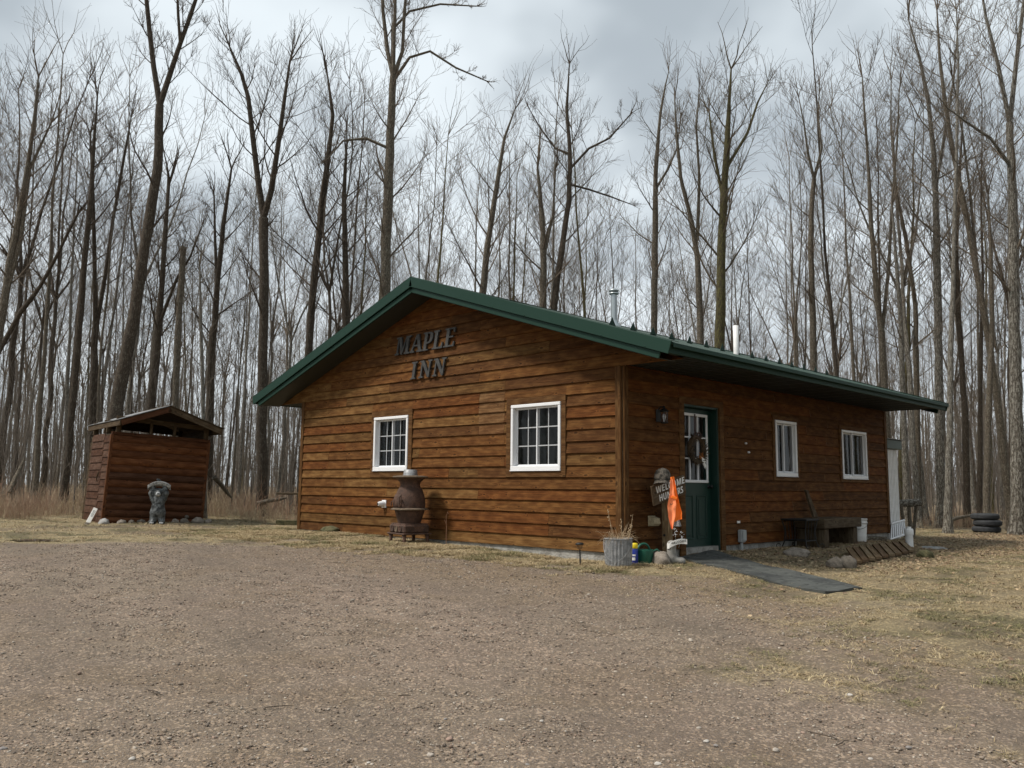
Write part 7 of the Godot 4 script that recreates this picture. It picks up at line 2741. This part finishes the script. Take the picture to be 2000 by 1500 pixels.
func build_cover() -> void:
	var r := RandomNumberGenerator.new()
	r.seed = 99
	# --- gravel
	var xf := []
	var cols := []
	var tones := [Color(0.225, 0.178, 0.135), Color(0.18, 0.14, 0.106), Color(0.275, 0.22, 0.17), Color(0.13, 0.104, 0.082), Color(0.38, 0.33, 0.27), Color(0.24, 0.172, 0.13)]
	var n := 0
	while n < 115000:
		var x := r.randf_range(-5.5, 6.8)
		var z := r.randf_range(-0.2, 8.0)
		var dd := Vector2(x - CAM.x, z - CAM.z).length()
		if dd > 4.5 and r.randf() > 0.55:
			continue
		if dd < 2.4:
			continue
		n += 1
		if blocked(x, z):
			continue
		var g := grassy(x, z)
		if r.randf() < g * 1.2:
			continue
		# swept thin where wheels have packed the lot, drifted thick between
		var sw := gn2.get_noise_2d(x * 1.1 + z * 0.5 + 20.0, (z - x * 0.35) * 5.0) * 0.5 + 0.5
		if r.randf() > smoothstep(0.25, 0.62, sw) * 0.85 + 0.15:
			continue
		var s := 0.0034 + 0.0052 * pow(r.randf(), 3.0) + (0.007 if r.randf() < 0.010 else 0.0)
		if dd > 6.0:
			s *= 1.25
		var b := Basis(Vector3.UP, r.randf() * TAU).scaled(Vector3(s, s * r.randf_range(0.7, 1.1), s * r.randf_range(0.7, 1.2)))
		xf.append(Transform3D(b, Vector3(x, ground_y(x, z) + s * 0.2, z)))
		cols.append(tones[r.randi() % 6] * r.randf_range(0.7, 1.25))
	scatter("gravel", "fine brown-grey gravel covering the drive", "gravel", [pebble_mesh(1), pebble_mesh(2), pebble_mesh(3)], M.pebble, xf, cols)
	# --- straw grass
	xf = []
	cols = []
	var straw := [Color(0.46, 0.36, 0.205), Color(0.38, 0.285, 0.16), Color(0.53, 0.43, 0.26), Color(0.28, 0.225, 0.11), Color(0.34, 0.25, 0.15)]
	n = 0
	var tries := 0
	while n < 90000 and tries < 400000:
		tries += 1
		var x := r.randf_range(-15.0, 8.0)
		var z := r.randf_range(-15.0, 7.5)
		if r.randf() < 0.35:
			x = r.randf_range(-8.0, 0.5)
			z = r.randf_range(0.03, 2.2)
		elif r.randf() < 0.4:
			x = r.randf_range(0.05, 6.5)
			z = r.randf_range(-8.0, 5.0)
		if blocked(x, z):
			continue
		var g := grassy(x, z)
		var nn := gn2.get_noise_2d(x * 9.0 + 700.0, z * 9.0) * 0.5 + 0.5
		if r.randf() > g * smoothstep(0.25, 0.6, nn) * 1.1:
			continue
		var s := r.randf_range(0.5, 1.15)
		if x > 0.5:
			s *= 0.75
		xf.append(Transform3D(Basis(Vector3.UP, r.randf() * TAU).scaled(Vector3(s, s * r.randf_range(0.6, 1.1), s)), Vector3(x, ground_y(x, z), z)))
		var c: Color = straw[r.randi() % 5]
		var mossy := gn2.get_noise_2d(x * 6.0 + 300.0, z * 6.0) * 0.5 + 0.5
		if r.randf() < smoothstep(0.5, 0.75, mossy) * 0.7:
			c = Color(0.20, 0.18, 0.08)
		cols.append(c * r.randf_range(0.8, 1.15))
		n += 1
	scatter("dry_grass", "matted straw-coloured dead grass round the yard", "grass", [tuft_mesh(11, 13, 0.085, 0.55), tuft_mesh(12, 13, 0.07, 0.75), tuft_mesh(13, 11, 0.10, 0.45)], M.straw, xf, cols)
	# --- fallen leaves
	xf = []
	cols = []
	n = 0
	while n < 15000:
		var x := r.randf_range(-16.0, 7.0)
		var z := r.randf_range(-24.0, 3.5)
		if r.randf() < 0.40:
			x = r.randf_range(0.05, 2.6)
			z = r.randf_range(-14.0, -1.5)
		if blocked(x, z):
			continue
		if r.randf() > grassy(x, z) * 0.95 + 0.03:
			n += 1 if r.randf() < 0.02 else 0
			continue
		n += 1
		var s := r.randf_range(0.4, 0.8)
		var b := Basis.from_euler(Vector3(r.randf_range(-0.3, 0.3), r.randf() * TAU, r.randf_range(-0.3, 0.3))).scaled(Vector3(s, s, s))
		xf.append(Transform3D(b, Vector3(x, ground_y(x, z) + 0.012, z)))
		cols.append([Color(0.30, 0.205, 0.12), Color(0.22, 0.145, 0.085), Color(0.38, 0.285, 0.175), Color(0.17, 0.11, 0.07)][r.randi() % 4] * r.randf_range(0.8, 1.2))
	scatter("fallen_leaves", "dead brown leaves strewn over grass and wood floor", "leaves", [leaf_mesh(1), leaf_mesh(2), leaf_mesh(3)], M.straw, xf, cols)
	# --- brush along the edge of the wood
	xf = []
	cols = []
	n = 0
	var fwd := -CB.z
	fwd.y = 0
	fwd = fwd.normalized()
	var rt := CB.x
	rt.y = 0
	rt = rt.normalized()
	while n < 2300:
		var d := lerpf(17.0, 34.0, pow(r.randf(), 1.4))
		var a := r.randf_range(-0.66, 0.66)
		var p := CAM + fwd * d + rt * d * a
		if p.x > -9.6 and p.x < 4.0 and p.z > -11.8:
			continue
		if Vector2(p.x + 10.9, p.z - 1.4).length() < 1.9:
			continue
		if p.x > -14.0 and p.z > 1.8 - (p.x + 9.6) * 0.3 and p.x > -12.2:
			continue
		if a > 0.25 and d < 22.5:
			continue
		# grows in drifts
		var dr := gn2.get_noise_2d(p.x * 3.0 + 60.0, p.z * 3.0) * 0.5 + 0.5
		if r.randf() > smoothstep(0.3, 0.65, dr) + 0.12:
			continue
		n += 1
		p = on_ground(p)
		var s := (0.5 + dr) * (0.30 + 0.85 * pow(r.randf(), 1.8)) * (0.75 if a > 0.2 else 1.0)
		xf.append(Transform3D(Basis(Vector3.UP, r.randf() * TAU).scaled(Vector3(s, s, s)), p))
		cols.append([Color(0.40, 0.30, 0.20), Color(0.30, 0.21, 0.14), Color(0.50, 0.40, 0.26), Color(0.34, 0.21, 0.14)][r.randi() % 4] * r.randf_range(0.75, 1.2))
	scatter("undergrowth", "tangle of reddish-brown dead stalks along the edge of the wood", "undergrowth", [stalk_mesh(1, 14, 0.75, 0.34), stalk_mesh(2, 10, 1.1, 0.40), stalk_mesh(3, 16, 0.5, 0.34)], M.straw, xf, cols)
	# --- saplings
	xf = []
	cols = []
	for i in 1150:
		var d := lerpf(18.5, 42.0, r.randf()) if i < 450 else lerpf(42.0, 115.0, r.randf())
		var a := r.randf_range(-0.66, 0.66)
		var p := CAM + fwd * d + rt * d * a
		if p.x > -9.8 and p.x < 4.0 and p.z > -12.0:
			continue
		if in_clearing(p.x, p.z) or (a > 0.42 and d < 24.0):
			continue
		p = on_ground(p)
		var s := r.randf_range(0.6, 1.3)
		xf.append(Transform3D(Basis(Vector3.UP, r.randf() * TAU).scaled(Vector3(s, s, s)), p))
		cols.append(Color(0.15, 0.125, 0.10) * r.randf_range(0.7, 1.3))
	var sap := []
	for k in 3:
		tr.seed = 600 + k
		var mb := MB.new()
		for q in 2 + k:
			limb(mb, Vector3(tr.randf_range(-0.3, 0.3), -0.05, tr.randf_range(-0.3, 0.3)), Vector3(tr.randf_range(-0.12, 0.12), 1, tr.randf_range(-0.12, 0.12)), tr.randf_range(2.4, 4.2), 0.016, 1, 0.7)
		for i in mb.v.size():
			mb.c.append(Color(1, 1, 1))
		sap.append(mb.mesh())
	scatter("sapling_undergrowth", "thin grey saplings filling in between the trunks", "undergrowth", sap, M.straw, xf, cols)
	# --- loose larger stones and twigs on the drive
	var proto := []
	for k in 4:
		proto.append(rock(400 + k, Vector3(1.1, 0.5, 0.8), [blotchy(91, Color(0.30, 0.26, 0.22), Color(0.44, 0.39, 0.33), 0.03, 0.9, 0.0, 9.0, 2.0), blotchy(92, Color(0.26, 0.17, 0.13), Color(0.40, 0.29, 0.23), 0.03, 0.9, 0.0, 9.0, 2.0), blotchy(93, Color(0.38, 0.35, 0.31), Color(0.54, 0.50, 0.45), 0.03, 0.9, 0.0, 9.0, 2.0), blotchy(94, Color(0.17, 0.155, 0.145), Color(0.29, 0.265, 0.245), 0.03, 0.9, 0.0, 9.0, 2.0)][k]))
	var stone_px := [[840, 1480, 11], [878, 1446, 11], [980, 1406, 8], [870, 1407, 7], [925, 1455, 6], [600, 1496, 5], [720, 1487, 6], [660, 1467, 6], [1365, 1425, 7], [1470, 1423, 6], [1380, 1452, 9], [1398, 1460, 7], [1515, 1464, 11], [1568, 1432, 7], [1058, 1408, 7], [1775, 1465, 8], [1105, 1430, 5], [255, 1407, 5], [258, 1482, 10], [5, 1465, 10], [597, 1468, 9], [560, 1490, 8], [1262, 1362, 4], [677, 1192, 4], [934, 1224, 4], [1160, 1272, 5], [1660, 1358, 8], [1350, 1352, 4], [1480, 1365, 4], [740, 1381, 5], [1285, 1498, 10], [1030, 1497, 9], [420, 1400, 5], [1900, 1420, 6], [1700, 1480, 7], [1230, 1440, 5], [330, 1440, 6], [150, 1330, 5], [480, 1320, 4]]
	for i in stone_px.size():
		var q: Array = stone_px[i]
		var p := pg(q[0], q[1])
		var s: float = q[2] * 0.62 * p.distance_to(CAM) / F
		var o: MeshInstance3D = proto[i % 4].duplicate()
		o.name = numbered("loose_stone")
		add_child(o)
		o.position = p + Vector3(0, s * 0.25, 0)
		o.basis = Basis(Vector3.UP, i * 1.7).scaled(Vector3(s, s, s))
		tag(o, ["pale grey loose stone lying on the gravel drive", "reddish loose stone lying on the gravel drive", "whitish loose stone lying on the gravel drive", "dark grey loose stone lying on the gravel drive"][i % 4], "stone", ["pale grey loose stones", "reddish loose stones", "whitish loose stones", "dark grey loose stones"][i % 4])
	for pr in proto:
		pr.free()
	for q in [[545, 1385, 26, 0.3], [1500, 1331, 14, 0.1], [1610, 1440, 34, -0.9], [1645, 1450, 24, 0.8], [300, 1352, 22, -0.6], [310, 1356, 20, -0.62], [1900, 1225, 10, 0.2], [790, 1360, 12, 0.2], [180, 1430, 14, 0.1]]:
		var p := pg(q[0], q[1])
		var L: float = q[2] * p.distance_to(CAM) / F
		var mb := MB.new()
		mb.tube(PackedVector3Array([Vector3(-L, 0, 0), Vector3(-L * 0.3, 0.004, L * 0.12), Vector3(L * 0.4, 0.002, -L * 0.05), Vector3(L, 0, L * 0.1)]), PackedFloat32Array([0.002, 0.003, 0.0025, 0.001]), 6)
		var o := part("fallen_twig", mb, M.twig[0], self)
		o.position = p + Vector3(0, 0.006, 0)
		o.rotation.y = EUL.y + q[3]
		tag(o, "short dark twig lying on the gravel drive", "twig", "twigs on the drive")
